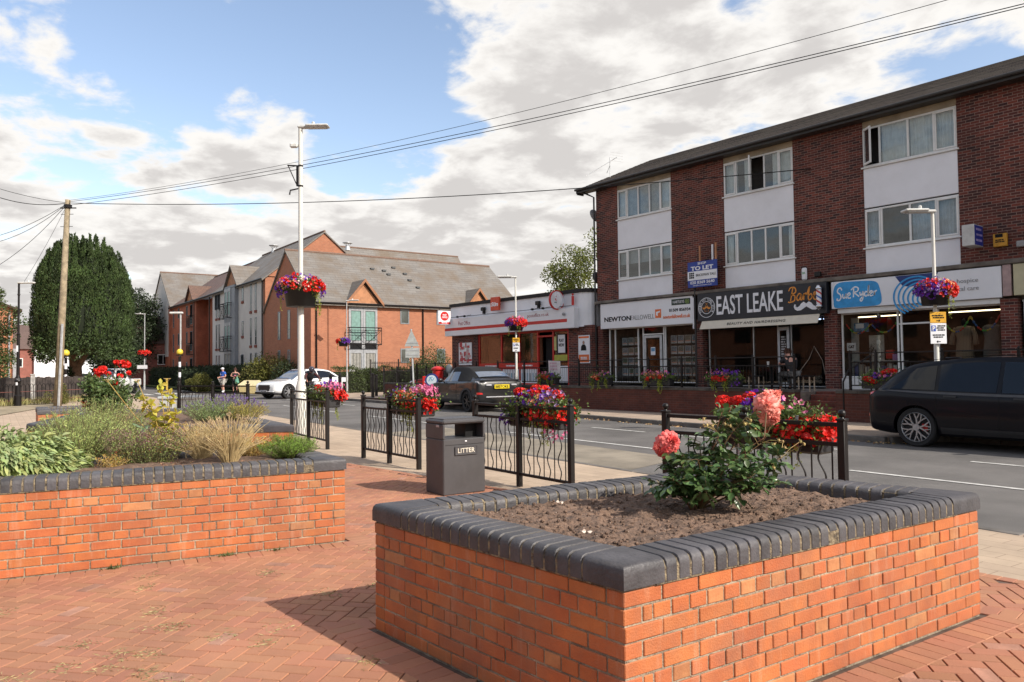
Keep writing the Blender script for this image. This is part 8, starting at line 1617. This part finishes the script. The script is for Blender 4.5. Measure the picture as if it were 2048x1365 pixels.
carpatch(at,aS,'windscreen',darkglass,[(1.48,.82,1.48,.82,7.0,7.0)][:0]or[(1.45,1.45,.80,.80,7.05,9.0)]);carpatch(at,aS,'rear_window',darkglass,[(-2.30,-2.30,-1.80,-1.80,7.1,9.0)])
carpatch(at,aS,'window_trim',PM('satin trim',(0.06,0.06,0.065),.4),[(-2.1,-2.1,1.33,1.33,5.93,6.04)]);carpatch(at,aS,'roof_rail',trimb,[(-1.6,-1.6,.5,.5,7.5,7.7)],lift=.035)
carpatch(at,aS,'tail_lamp',lampred,[(-2.53,-2.51,-2.36,-2.30,4.9,5.75)]);carpatch(at,aS,'lower_reflector',lampred,[(-2.52,-2.52,-2.44,-2.44,2.9,3.15)]);carpatch(at,aS,'door_handle',trimb,[(-.95,-.95,-.72,-.72,4.75,5.0),(.25,.25,.48,.48,4.75,5.0)],lift=.03,n=6,m=4);carpatch(at,aS,'sill_trim',trimb,[(-1.02,-1.02,1.0,1.0,1.7,2.4)])
mb=MB()
for x in(-1.10,.0,1.18):
 for j in range(14):a,b=aS.P(x,2.2+j*.27),aS.P(x,2.2+(j+1)*.27);mb.tube([(a.x,-a.y-.002,a.z),(b.x,-b.y-.002,b.z)],.004,4)
mb.build('door_gap',M['ink'],at);mirror(at,1.02,-.93,1.08,blackpaint);mirror(at,1.02,.93,1.08,blackpaint,1)
mb=MB();mb.bbox(-1.35,-1.05,-.05,.05,1.69,1.76,.02);mb.build('aerial_fin',blackpaint,at)
# --- dark convertible SUV seen from behind
ev_keys=[(-2.18,.50,.70,.86,.90,.55),(-2.14,.40,.86,1.03,1.07,.68),(-2.05,.33,.93,1.10,1.16,.70),(-1.8,.28,.955,1.10,1.20,.68),(-1.45,.27,.965,1.09,1.34,.65),(-1.1,.27,.97,1.07,1.50,.62),(-.7,.27,.97,1.06,1.59,.61),(-.1,.27,.97,1.04,1.61,.61),(.3,.27,.965,1.03,1.58,.61),(.75,.27,.96,1.03,1.30,.64),(1.02,.27,.955,1.04,1.10,.72),(1.5,.28,.94,1.00,1.05,.70),(1.9,.32,.88,.90,.95,.62),(2.1,.40,.78,.78,.82,.5),(2.15,.48,.70,.70,.74,.45)]
erz=math.atan2(math.sin(R(171.5)),math.cos(R(171.5)))
et,eS=make_car('parked_car','dark grey soft top off roader with yellow rear plate parked before the post office',(0,0,RZ),erz,ev_keys,(-1.33,1.33),.375,.26,gloss,blackalloy,7,1.05)
o_=Matrix.Rotation(erz,4,'Z')@Vector((-1.33,.84,0))*1.05;et.location=(-23.1-o_.x,16.80-o_.y,RZ)
soft=PM('black canvas roof',(0.012,0.012,0.013),.85,var=.2,scale=20,bump=.2)
carpatch(et,eS,'soft_top',soft,[(-1.62,-1.62,.25,.25,6.75,9.0),(-1.55,-1.35,-.55,-.45,6.05,6.8)],lift=.012,n=24,m=12)
carpatch(et,eS,'side_window',blueglass,[(-.52,-.42,.16,.16,6.08,6.78),(.20,.20,.92,.45,6.08,6.9)]);carpatch(et,eS,'windscreen',darkglass,[(.95,.95,.35,.35,7.05,9.0)]);carpatch(et,eS,'rear_window',blueglass,[(-1.70,-1.70,-1.30,-1.30,7.6,9.0)],lift=.03)
carpatch(et,eS,'wheel_arch_trim',PM('grey arch plastic',(0.035,0.036,0.04),.7),[(-2.0,-1.98,-1.80,-1.72,1.2,3.8),(-.92,-.96,-.80,-.92,1.2,3.2),(.80,.92,.92,.96,1.2,3.2),(1.72,1.66,1.92,1.85,1.2,3.4)]);
for x in(-1.33,1.33):
 mb=MB()
 for sd in(-1,1):
  for k in range(18):
   a0,a1=math.pi*k/18,math.pi*(k+1)/18;yy=sd*(.97+.012);ro,ri=.375*1.30,.375*1.10;q=[(x+ri*math.cos(a0),.375+ri*math.sin(a0)),(x+ro*math.cos(a0),.375+ro*math.sin(a0)),(x+ro*math.cos(a1),.375+ro*math.sin(a1)),(x+ri*math.cos(a1),.375+ri*math.sin(a1))]
   mb.add([(p[0],yy,p[1])for p in q]+[(p[0],yy-sd*.10,p[1])for p in q],[(0,1,2,3),(1,5,6,2),(0,3,7,4)])
 mb.build('arch_flare',PM('grey arch flare',(0.035,0.036,0.04),.7),et)
carpatch(et,eS,'tail_lamp',lampclear,[(-2.14,-2.12,-1.96,-1.92,4.9,5.6)]);carpatch(et,eS,'lower_reflector',lampred,[(-2.17,-2.17,-2.05,-2.05,2.9,3.25)]);mb=MB();mb.bbox(-2.215,-2.17,-.62,-.40,.93,.99,.01);mb.bbox(-2.215,-2.17,.40,.62,.93,.99,.01);mb.bbox(-2.21,-2.16,-.62,.62,.52,.56,.01);mb.build('rear_trim',lampclear,et)
yp=PM('yellow plate',(0.80,0.62,0.02),.4);plate(et,(-2.235,0,.90),(0,-1,0),(.0,0,1),'BB57OKE',yp,.60,.14);lettering('RANGE ROVER',(-2.16,0,1.02),.8,.02,M['galv'],et,right=(0,-1,0));mirror(et,.62,.9,1.08,gloss,1);mirror(et,.62,-.9,1.08,gloss,-1)
carpatch(et,eS,'side_vent',lampclear,[(.98,.98,1.12,1.12,4.1,4.3)]);carpatch(et,eS,'door_handle',trimb,[(-.35,-.35,-.12,-.12,4.7,4.95)],lift=.03,n=6,m=4)
mb=MB()
for x in(-.55,.98):
 for sd in(1,-1):
  for j in range(14):a,b=eS.P(x,2.2+j*.27),eS.P(x,2.2+(j+1)*.27);mb.tube([(a.x,sd*(a.y+.002),a.z),(b.x,sd*(b.y+.002),b.z)],.004,4)
mb.build('door_gap',M['ink'],et);mb=MB();mb.bbox(-2.12,-2.0,-.78,.78,1.10,1.14,.015);mb.build('rear_spoiler',gloss,et)
# --- white crossover facing left
jg_keys=[(-2.33,.48,.66,.92,.96,.5),(-2.28,.36,.85,1.04,1.08,.64),(-2.1,.28,.93,1.08,1.20,.66),(-1.8,.26,.95,1.07,1.36,.66),(-1.3,.26,.95,1.03,1.50,.66),(-.6,.26,.95,1.00,1.565,.66),(.0,.26,.95,.99,1.55,.66),(.55,.26,.95,.98,1.36,.67),(1.05,.26,.95,.98,1.08,.74),(1.35,.26,.945,.97,1.00,.76),(1.8,.27,.93,.92,.95,.72),(2.1,.30,.89,.84,.87,.66),(2.27,.34,.82,.74,.77,.58),(2.34,.40,.72,.62,.66,.5)]
jrz=math.radians(284.7)
jt,jS=make_car('white_car','white electric crossover with dark mesh grille turning out of the side road',(-42.9,19.2,RZ),jrz,jg_keys,(-1.49,1.49),.38,.25,whitepaint,alloy,7,1.08)
jt.location=(-43.0,18.9,RZ)
carpatch(jt,jS,'side_window',darkglass,[(-1.95,-1.45,-.62,-.55,6.1,6.92),(-.55,-.48,.30,.25,6.08,6.95),(.36,.32,.95,.50,6.08,6.9)]);carpatch(jt,jS,'windscreen',blueglass,[(1.18,1.18,.15,.15,7.0,9.0)]);carpatch(jt,jS,'rear_window',darkglass,[(-2.1,-2.1,-1.6,-1.6,7.1,9.0)])
carpatch(jt,jS,'headlamp',lampclear,[(1.98,1.90,2.20,2.12,4.9,5.6)]);mb=MB();P_=[(-.44,.74),(-.50,.62),(-.42,.46),(.42,.46),(.50,.62),(.44,.74)];mb.prism(P_,2.32,2.372,0,Matrix(((0,0,1,0),(1,0,0,0),(0,1,0,0),(0,0,0,1))));gr=mb.build('grille',PM('dark grille',(0.03,0.03,0.033),.5),jt)
mb=MB()
for sd in(-1,1):mb.prism([(sd*.62,.62),(sd*.74,.60),(sd*.70,.40),(sd*.66,.36)],2.18,2.30,0,Matrix(((0,0,1,0),(1,0,0,0),(0,1,0,0),(0,0,0,1))))
mb.bbox(2.24,2.36,-.80,.80,.27,.37,.02);mb.bbox(2.28,2.37,-.42,.42,.44,.46,.004);mb.build('lower_intake',trimb,jt);mb=MB();mb.bbox(2.30,2.385,-.78,.78,.375,.40,.01);mb.build('splitter',whitepaint,jt);plate(jt,(2.392,0,.42),(0,1,0),(0,0,1),'WX19 CGN',M['white'],.52,.10);mirror(jt,.72,-.92,1.02,trimb,-1);mirror(jt,.72,.92,1.02,trimb,1)
# --- red car behind the pillar box
rk=[(x*.92,zb,w*.93,zs,zr*.97,wr)for(x,zb,w,zs,zr,wr)in jg_keys]
rt_,rS=make_car('red_car','red hatchback with bright headlamp behind the bar fence left of the pillar box',(-33.2,22.9,.06),R(205),rk,(-1.3,1.3),.33,.2,PM('red car paint',(0.50,0.02,0.015),.25,coat=.8),alloy,7,1.0)
carpatch(rt_,rS,'side_window',darkglass,[(-1.5,-1.2,.20,.15,6.1,6.92),(.25,.22,.85,.45,6.08,6.9)]);carpatch(rt_,rS,'windscreen',darkglass,[(1.05,1.05,.15,.15,7.0,9.0)]);carpatch(rt_,rS,'headlamp',M['white'],[(1.74,1.66,2.04,1.96,4.7,5.7)]);mb=MB();mb.bbox(2.10,2.16,-.4,.4,.40,.55,.02);mb.build('grille',trimb,rt_)
# --- white pickup facing us, behind the roses
pk=[(-2.6,.55,.78,.98,1.0,.7),(-2.55,.5,.86,1.05,1.07,.75),(-1.0,.5,.88,1.05,1.07,.76),(-.6,.5,.88,1.05,1.6,.70),(-.3,.5,.88,1.05,1.78,.70),(.5,.5,.88,1.05,1.80,.70),(.95,.5,.88,1.06,1.72,.68),(1.45,.5,.88,1.08,1.20,.74),(1.6,.5,.88,1.08,1.12,.76),(2.3,.5,.86,.98,1.02,.7),(2.5,.52,.8,.88,.92,.6)]
pt_,pS=make_car('pickup_truck','white pickup truck with a large windscreen coming down the street behind the red roses',(-61.6,12.6,RZ),R(-37),pk,(-1.6,1.6),.38,.24,whitepaint,blackalloy,7,1.05)
carpatch(pt_,pS,'windscreen',blueglass,[(1.42,1.42,.95,.95,7.0,9.0)]);carpatch(pt_,pS,'side_window',darkglass,[(-.3,-.2,.35,.35,6.1,6.9),(.42,.42,1.25,.9,6.1,6.9)]);carpatch(pt_,pS,'headlamp',lampclear,[(2.2,2.2,2.46,2.42,4.2,5.6)]);mb=MB();mb.bbox(2.46,2.54,-.55,.55,.62,.84,.02);mb.build('grille',trimb,pt_);plate(pt_,(2.56,0,.55),(0,1,0),(0,0,1),'FX19 OAB',M['white'])
t2=dup(rt_,(-78,13.6,RZ),R(-10),'small dark car parked far off between the yew trunk and the wooden pole');t2['category']='car'
for ch in t2.children:
 if ch.name.startswith('body'):ch.data=ch.data.copy();ch.data.materials.clear();ch.data.materials.append(PM('navy car paint',(0.02,0.03,0.06),.3,coat=.7))
 # --- motorcycle
mt=thing('motorcycle','dark motorcycle ridden past behind the tall white lamp post','motorcycle',(-38.2,17.35,RZ),R(-6));
for x in(-.72,.72):
 mb=MB();Mx=frameM((x,0,.32),(1,0,0),(0,0,1));mb.lathe([(.24,-.06),(.31,-.055),(.32,0),(.31,.055),(.24,.06)],28,M=Mx,closed=True);o=mb.build('wheel',tyre_m,mt,True);sp2=MB()
 for k in range(7):a=k*.9;sp2.tube([Mx@Vector((0,0,0)),Mx@Vector((.25*math.cos(a),.25*math.sin(a),0))],.012,4)
 sp2.build('spokes',alloy,o)
mb=MB();mb.tube([(-.72,0,.32),(-.2,0,.5),(.1,0,.45)],.05,8);mb.bbox(-.25,.25,-.15,.15,.25,.62,.06);mb.tube([(.72,.07,.32),(.45,.07,1.0)],.03,8);mb.tube([(.72,-.07,.32),(.45,-.07,1.0)],.03,8);mb.build('frame',trimb,mt)
mb=MB();mb.ball((.15,0,.80),.26,14,0,(1.2,.55,.6));mb.ball((.52,0,.88),.16,12,0,(.9,.9,1));mb.build('tank',PM('dark tank',(0.03,0.02,0.02),.2,coat=1),mt,True)
mb=MB();mb.bbox(-.75,-.05,-.13,.13,.74,.84,.04);mb.build('seat',trimb,mt);mb=MB();mb.tube([(.38,-.38,1.02),(.46,-.2,1.04),(.48,0,1.0),(.46,.2,1.04),(.38,.38,1.02)],.016,6);mb.build('handlebar',trimb,mt);mb=MB();mb.ball((.66,0,.92),.09,12);mb.build('headlamp',lampclear,mt,True);mb=MB();mb.tube([(.0,-.15,.3),(-.4,-.18,.3),(-.85,-.2,.42)],[.03,.05,.06],8);mb.build('exhaust',M['galv'],mt)
for s_ in(-1,1):mb=MB();mb.ball((.46,s_*.42,1.16),.06,8,0,(.4,1.3,.8));mb.tube([(.42,s_*.3,1.04),(.46,s_*.4,1.14)],.008,4);mb.build('wing_mirror',trimb,mt)
# ------------------------------------------------------------ people
def skin(name,pts,edges,rad,mat,par,sub=2,root=0):
 me=bpy.data.meshes.new(name);me.from_pydata([tuple(p)for p in pts],edges,[]);o=bpy.data.objects.new(name,me);COL.objects.link(o);md=o.modifiers.new('s','SKIN');md.use_smooth_shade=True;md.branch_smoothing=.5
 for i,r in enumerate(rad):sv_=me.skin_vertices[0].data[i];sv_.radius=(r,r)if isinstance(r,(int,float))else r;sv_.use_root=(i==root)
 ss=o.modifiers.new('ss','SUBSURF');ss.levels=sub;ss.render_levels=sub;bpy.context.view_layer.update()
 m2=bpy.data.meshes.new_from_object(o.evaluated_get(bpy.context.evaluated_depsgraph_get()));bpy.data.objects.remove(o);m2.materials.clear();m2.materials.append(mat);m2.name=name
 m2.polygons.foreach_set('use_smooth',[True]*len(m2.polygons));ob=bpy.data.objects.new(name,m2);COL.objects.link(ob);ob.parent=par;return ob
def person(label,loc,rz,J,skinm,build=1.0,parts=(),head_tilt=(0,0,0),hand_curl=.6,scale=1.0):
 """J: joints (x right, y forward, z up): pelvis chest neck head shL elL haL shR elR haR hipL knL anL toeL hipR ..."""
 t=thing('person',label,'person',loc,rz);t.scale=(scale,)*3;V={k:Vector(v)for k,v in J.items()};pts=[];idx={};rad=[];E=[]
 def a(k,p,r,par=None):
  idx[k]=len(pts);pts.append(Vector(p));rad.append(r)
  if par is not None:E.append((idx[par],idx[k]))
 b=build
 a('pelvis',V['pelvis'],(.155*b,.115*b));a('waist',V['pelvis'].lerp(V['chest'],.5),(.14*b,.105*b),'pelvis');a('chest',V['chest'],(.155*b,.115*b),'waist');a('neck0',V['neck'],.065,'chest');hd=V['head'];nk=V['neck'];ax=(hd-nk).normalized();a('neck',nk.lerp(hd,.38),.055,'neck0');a('jaw',nk.lerp(hd,.75),.068,'neck');a('head',hd+ax*.015,.086,'jaw');a('crown',hd+ax*.085,.070,'head')
 fwd=Vector(head_tilt)if any(head_tilt)else Vector((0,1,0));fwd=(fwd-ax*fwd.dot(ax)).normalized();a('nose',nk.lerp(hd,.85)+fwd*.098,.012,'jaw')
 for s_ in('L','R'):
  a('sh'+s_,V['sh'+s_],.058*b,'chest');a('el'+s_,V['el'+s_],.042*b,'sh'+s_);a('wr'+s_,V['ha'+s_],.028,'el'+s_);d=(V['ha'+s_]-V['el'+s_]).normalized();sd=d.orthogonal().normalized();up=d.cross(sd);a('palm'+s_,V['ha'+s_]+d*.06,(.040,.020),'wr'+s_)
  for f in range(4):
   o0=sd*(f-1.5)*.019;L=[.062,.074,.068,.052][f];a('f%d%s'%(f,s_),V['ha'+s_]+d*.095+o0,.0095,'palm'+s_);a('g%d%s'%(f,s_),V['ha'+s_]+d*(.095+L*.5)+o0+up*L*.25*hand_curl,.0085,'f%d%s'%(f,s_));a('h%d%s'%(f,s_),V['ha'+s_]+d*(.095+L*.8)+o0+up*L*.7*hand_curl,.007,'g%d%s'%(f,s_))
  a('t1'+s_,V['ha'+s_]+d*.05+sd*.042,.011,'wr'+s_);a('t2'+s_,V['ha'+s_]+d*.09+sd*.058+up*.01,.009,'t1'+s_)
  a('hip'+s_,V['hip'+s_],.088*b,'pelvis');a('kn'+s_,V['kn'+s_],.058*b,'hip'+s_);a('calf'+s_,V['kn'+s_].lerp(V['an'+s_],.35),.055*b,'kn'+s_);a('an'+s_,V['an'+s_],.038,'calf'+s_);a('to'+s_,V['to'+s_],.032,'an'+s_)
 skin('body',pts,E,rad,skinm,t)
 for(nm,keys,edges,grow_,mat,cuts)in parts:
  p2=[];r2=[];im={}
  for k in keys:
   im[k]=len(p2)
   if isinstance(k,tuple):q=pts[idx[k[0]]].lerp(pts[idx[k[1]]],k[2]);ra,rb=rad[idx[k[0]]],rad[idx[k[1]]];ra=ra if isinstance(ra,tuple)else(ra,ra);rb=rb if isinstance(rb,tuple)else(rb,rb);rr_=tuple(x*(1-k[2])+y*k[2]for x,y in zip(ra,rb))
   else:q=pts[idx[k]];rr_=rad[idx[k]];rr_=rr_ if isinstance(rr_,tuple)else(rr_,rr_)
   p2.append(q);r2.append(tuple(x*1.02+grow_ for x in rr_))
  skin(nm,p2,[(im[x],im[y])for x,y in edges],r2,mat,t)
  # face
 hc=nk.lerp(hd,.95)+ax*.03;side=fwd.cross(ax);mb=MB()
 for s_ in(-1,1):mb.ball(hc+fwd*.082+side*s_*.030,.012,8)
 mb.build('eyes',M['ink'],t,True);mb=MB();m_=nk.lerp(hd,.66)+fwd*.066;mb.tube([m_-side*.022,m_+fwd*.006,m_+side*.022],.005,5);mb.build('mouth',PM('lips',(0.30,0.09,0.08),.6),t)
 mb=MB()
 for s_ in(-1,1):mb.ball(hc+side*s_*.088-ax*.02,.020,8,0,(.5,1,1.4))
 mb.build('ears',skinm,t,True);return t,pts,idx,ax,fwd
def hair(t,c,ax,fwd,r,mat,back=.02,name='hair',long=0):
 mb=MB();n=700;d=rdir(n);keep=(d@np.array(fwd))<.45+.5*(d@np.array(ax));d=d[keep];low=(d@np.array(ax))>(-.35 if not long else-.95);d=d[low];side=np.array(ax);P=np.array(c)-np.array(fwd)*back+d*r;leaves(mb,P,np.cross(d,rdir(len(d)))*.6+d*.25-np.array(ax)*(.6 if long else .2),.05+.1*long,.03,0,.1,N0=d);cap=MB();cap.ball(tuple(Vector(c)-fwd*(back+.006)),r*.97,14,0,(1,1,1));mb.add(cap.v,cap.f,0);return mb.build(name,mat,t)
skA=PM('fair skin',(0.62,0.33,0.25),.55,var=.08,scale=8);skB=PM('warm skin',(0.50,0.25,0.18),.55,var=.08)
FA=math.atan2(-fh.y,-fh.x)-math.pi/2
std=dict(pelvis=(0,0,.95),chest=(0,.01,1.30),neck=(0,.0,1.47),head=(0,.02,1.60),shL=(-.19,0,1.41),elL=(-.26,-.02,1.13),haL=(-.22,.14,.95),shR=(.19,0,1.41),elR=(.26,-.02,1.13),haR=(.22,.14,.95),hipL=(-.10,0,.88),knL=(-.11,.03,.50),anL=(-.11,-.02,.09),toL=(-.13,.13,.04),hipR=(.10,0,.88),knR=(.11,.03,.50),anR=(.11,-.02,.09),toR=(.13,.13,.04))
def top_part(mat,sleeve=.75,g=.022,nm='shirt',low=True):
 ks=['waist','pelvis','chest','neck0']+[x for s_ in 'LR' for x in('sh'+s_,('sh'+s_,'el'+s_,sleeve))];es=[('pelvis','waist'),('waist','chest'),('chest','neck0')]+[e for s_ in 'LR' for e in(('chest','sh'+s_),('sh'+s_,('sh'+s_,'el'+s_,sleeve)))];return(nm,ks,es,g,mat,None)
def leg_part(mat,to='calf',f=.0,g=.028,nm='shorts'):
 ks=['pelvis']+[x for s_ in 'LR' for x in('hip'+s_,('hip'+s_,'kn'+s_,.5),('kn'+s_,'calf'+s_,f)if to=='calf' else 'kn'+s_)];es=[e for s_ in 'LR' for e in(('pelvis','hip'+s_),('hip'+s_,('hip'+s_,'kn'+s_,.5)),(('hip'+s_,'kn'+s_,.5),('kn'+s_,'calf'+s_,f)if to=='calf' else 'kn'+s_))]
 if to=='an':
  ks+=[x for s_ in 'LR' for x in('calf'+s_,'an'+s_)];es+=[e for s_ in 'LR' for e in(('kn'+s_,'calf'+s_),('calf'+s_,'an'+s_))]
 return(nm,ks,es,g,mat,None)
def shoe_parts(mat):return[('shoe',['an'+s_,'to'+s_],[('an'+s_,'to'+s_)],.014,mat,None)for s_ in 'LR']
def sock_parts(mat):return[('sock',[('calf'+s_,'an'+s_,.45),'an'+s_],[(('calf'+s_,'an'+s_,.45),'an'+s_)],.006,mat,None)for s_ in 'LR']
# man in the white cap
J=dict(std);J.update(elL=(-.27,-.02,1.12),haL=(-.10,.22,1.08),elR=(.27,-.02,1.12),haR=(.12,.24,1.06),knL=(-.13,.08,.50),anL=(-.14,.02,.09),toL=(-.16,.16,.04),knR=(.12,.02,.50),anR=(.12,-.1,.10),toR=(.14,.04,.04))
t,pts,idx,ax,fwd=person('man in a blue T-shirt, grey shorts and white cap walking on the far pavement',(-52.4,17.5,.06),FA+R(-70+35),J,skA,1.18,[top_part(PM('blue t-shirt',(0.035,0.12,0.50),.8,var=.1),.6),leg_part(PM('grey shorts',(0.42,0.40,0.37),.85))]+shoe_parts(M['white'])+sock_parts(M['white']),scale=1.0)
c=pts[idx['head']];mb=MB();mb.ball(c+ax*.035,.108,14,0,(1,1,.82));mb.lathe([(.0,0),(.085,.004),(.085,.012),(0,.016)],14,tuple(c+ax*.05+fwd*.10));mb.build('cap',M['white'],t,True);mb=MB();mb.ball((.02,.165,1.28),.05,10,0,(1,.4,.6));mb.build('shirt_emblem',M['white'],t)
# woman with the green bag
J=dict(std);J.update(head=(0,.06,1.60),elL=(-.30,-.03,1.16),haL=(-.16,.2,1.16),elR=(.30,-.03,1.16),haR=(.12,.22,1.12),knR=(.13,.1,.5),anR=(.12,.1,.09),toR=(.13,.24,.04))
t,pts,idx,ax,fwd=person('woman in a black vest and dark leggings holding a green carrier bag',(-53.6,18.75,.06),FA+R(20),J,skA,1.02,[top_part(PM('black vest',(0.02,0.02,0.022),.8),.02,.014,'vest'),leg_part(PM('dark leggings',(0.03,0.028,0.03),.8),'calf',.9,.012,'leggings')]+shoe_parts(M['ink']),head_tilt=(.3,.8,-.5),scale=.97)
hair(t,pts[idx['head']]+ax*.01,ax,fwd,.098,PM('dark brown hair',(0.09,0.04,0.03),.6),.02);mb=MB();mb.ball(pts[idx['crown']]+ax*.06-fwd*.03,.05,10);mb.build('hair_bun',PM('dark brown hair b',(0.09,0.04,0.03),.6),t,True);mb=MB();mb.ball((0.02,.135,1.20),.06,10,0,(1,.3,.8));mb.build('printed_flower',fm['pink'],t)
bag=thing('carrier_bag','pale green carrier bag held by the woman in black','bag',(-53.6,18.75,.06),FA+R(20));mb=MB();n=16;pr=[(.02,1.10),(.06,1.02),(.12,.9),(.15,.72),(.13,.60),(.04,.57)]
mb.lathe(pr,n,(-.12,.27,0));o=mb.build('bag',PM('mint plastic',(0.25,0.62,0.45),.5,var=.25,scale=12,transl=.3),bag,True);mb=MB();mb.tube([(-.15,.25,1.16),(-.14,.27,1.08),(-.12,.27,1.0)],.012,5);mb.build('handle',PM('mint plastic b',(0.25,0.62,0.45),.5),bag)
# motorcyclist
J=dict(std);J.update(pelvis=(0,-.28,.93),chest=(0,.0,1.28),neck=(0,.10,1.42),head=(0,.18,1.54),shL=(-.2,.02,1.37),elL=(-.34,.25,1.20),haL=(-.33,.42,1.06),shR=(.2,.02,1.37),elR=(.34,.25,1.20),haR=(.33,.42,1.06),hipL=(-.12,-.25,.86),knL=(-.24,.14,.72),anL=(-.22,-.12,.38),toL=(-.22,.02,.34),hipR=(.12,-.25,.86),knR=(.24,.14,.72),anR=(.22,-.12,.38),toR=(.22,.02,.34))
t,pts,idx,ax,fwd=person('motorcyclist in a dark jacket and dark helmet riding behind the white lamp post',(-38.2,17.35,RZ),R(-96),J,skB,1.08,[top_part(PM('black vest jacket',(0.02,0.02,0.022),.6),.15,.03,'vest'),leg_part(M['ink'],'an',.9,.015,'trousers'),('sleeve',['shL','elL',('elL','wrL',.9)],[('shL','elL'),('elL',('elL','wrL',.9))],.018,PM('brown leather',(0.07,0.022,0.02),.5),None),('sleeve',['shR','elR',('elR','wrR',.9)],[('shR','elR'),('elR',('elR','wrR',.9))],.018,PM('brown leather b',(0.07,0.022,0.02),.5),None)]+shoe_parts(M['ink']),head_tilt=(.5,.8,0),scale=1.05)
mb=MB();mb.ball(pts[idx['head']]+ax*.03,.145,18,0,(1,1.08,1.08));mb.build('helmet',PM('dark helmet',(0.04,0.035,0.05),.15,coat=1.0),t,True)
# seated man at the barber's
J=dict(pelvis=(0,0,.52),chest=(0,.10,.86),neck=(0,.18,1.02),head=(0,.24,1.14),shL=(-.19,.12,.96),elL=(-.24,.34,.78),haL=(-.06,.36,.98),shR=(.19,.12,.96),elR=(.22,.34,.76),haR=(.0,.46,.79),hipL=(-.1,.02,.48),knL=(-.16,.44,.50),anL=(-.15,.42,.09),toL=(-.16,.56,.04),hipR=(.1,.02,.48),knR=(.14,.44,.50),anR=(.13,.34,.10),toR=(.14,.47,.04))
t,pts,idx,ax,fwd=person('man in dark clothes and sunglasses sitting outside the barber, hand at his face',(-12.45,21.15,TZ),R(62),J,skA,1.0,[top_part(PM('black t-shirt',(0.018,0.017,0.02),.8),.7,.02),leg_part(PM('grey camouflage trousers',(0.22,0.21,0.20),.85,var=.9,scale=14,col2=(0.05,0.05,0.05)),'an',.9,.018,'trousers')]+shoe_parts(M['ink']),head_tilt=(0,1,-.25))
hair(t,pts[idx['head']]+ax*.015,ax,fwd,.093,PM('short brown hair',(0.10,0.045,0.03),.6),.016);mb=MB();c=pts[idx['head']]+fwd*.078+ax*.012;sd_=fwd.cross(ax)
for s_ in(-1,1):mb.ball(c+sd_*s_*.036,.030,10,0,(1,.5,.75));mb.tube([c+sd_*s_*.06,pts[idx['head']]+sd_*s_*.094-fwd*.02],.005,4)
mb.tube([c-sd_*.04,c+sd_*.04],.006,4);mb.build('sunglasses',M['ink'],t,True)
st_=thing('stool','dark stool under the seated man','stool',(-12.45,21.15,TZ),R(62));mb=MB();mb.bbox(-.2,.2,-.2,.18,.38,.42,.01);mb.build('seat',M['ink'],st_)
for sx in(-.16,.16):
 for sy in(-.16,.14):mb=MB();mb.box(sx-.012,sx+.012,sy-.012,sy+.012,0,.38);mb.build('leg',M['ink'],st_)
 # driver of the black estate
J=dict(pelvis=(0,0,.62),chest=(0,-.12,.98),neck=(0,-.14,1.14),head=(0,-.12,1.27),shL=(-.19,-.12,1.08),elL=(-.25,.12,.98),haL=(-.15,.36,1.12),shR=(.19,-.12,1.08),elR=(.25,.12,.98),haR=(.15,.36,1.12),hipL=(-.1,.02,.58),knL=(-.14,.40,.66),anL=(-.14,.6,.40),toL=(-.14,.7,.42),hipR=(.1,.02,.58),knR=(.14,.40,.66),anR=(.14,.6,.40),toR=(.14,.7,.42))
q=at.matrix_basis;bpy.context.view_layer.update();q=at.matrix_world@Vector((.42,-.38,.10));t,pts,idx,ax,fwd=person('driver seen dimly through the front side window of the black estate car',tuple(q),arz-math.pi/2,J,skA,.95,[top_part(PM('grey top',(0.25,0.25,0.26),.8),.6,.02)])
hair(t,pts[idx['head']]+ax*.015,ax,fwd,.093,PM('grey hair',(0.2,0.17,0.15),.6),.016)
# ------------------------------------------------------------ fallen leaves along the far kerb
mb=MB();n=420;x=rng.uniform(-20,-6.9,n);y=np.interp(-x,[6.6,7.3,13.9,18.3,24],[16.6,16.0,16.75,17.3,17.75])-np.abs(rng.normal(size=n))*.16-.04;k=rng.random(n)<(.35+.65*(np.sin(x*2.2)>.2));P=np.stack([x,y,np.full(n,RZ+.015)],1)[k];leaves(mb,P,rdir(len(P))*[1,1,.2],.09,.06,0,.2);tag(mb.build('fallen_leaves',PM('dry fallen leaf',(0.42,0.27,0.13),.8,rnd=.4,hue=.02)),'dry leaves gathered in the gutter along the far kerb','leaves',kind='stuff')
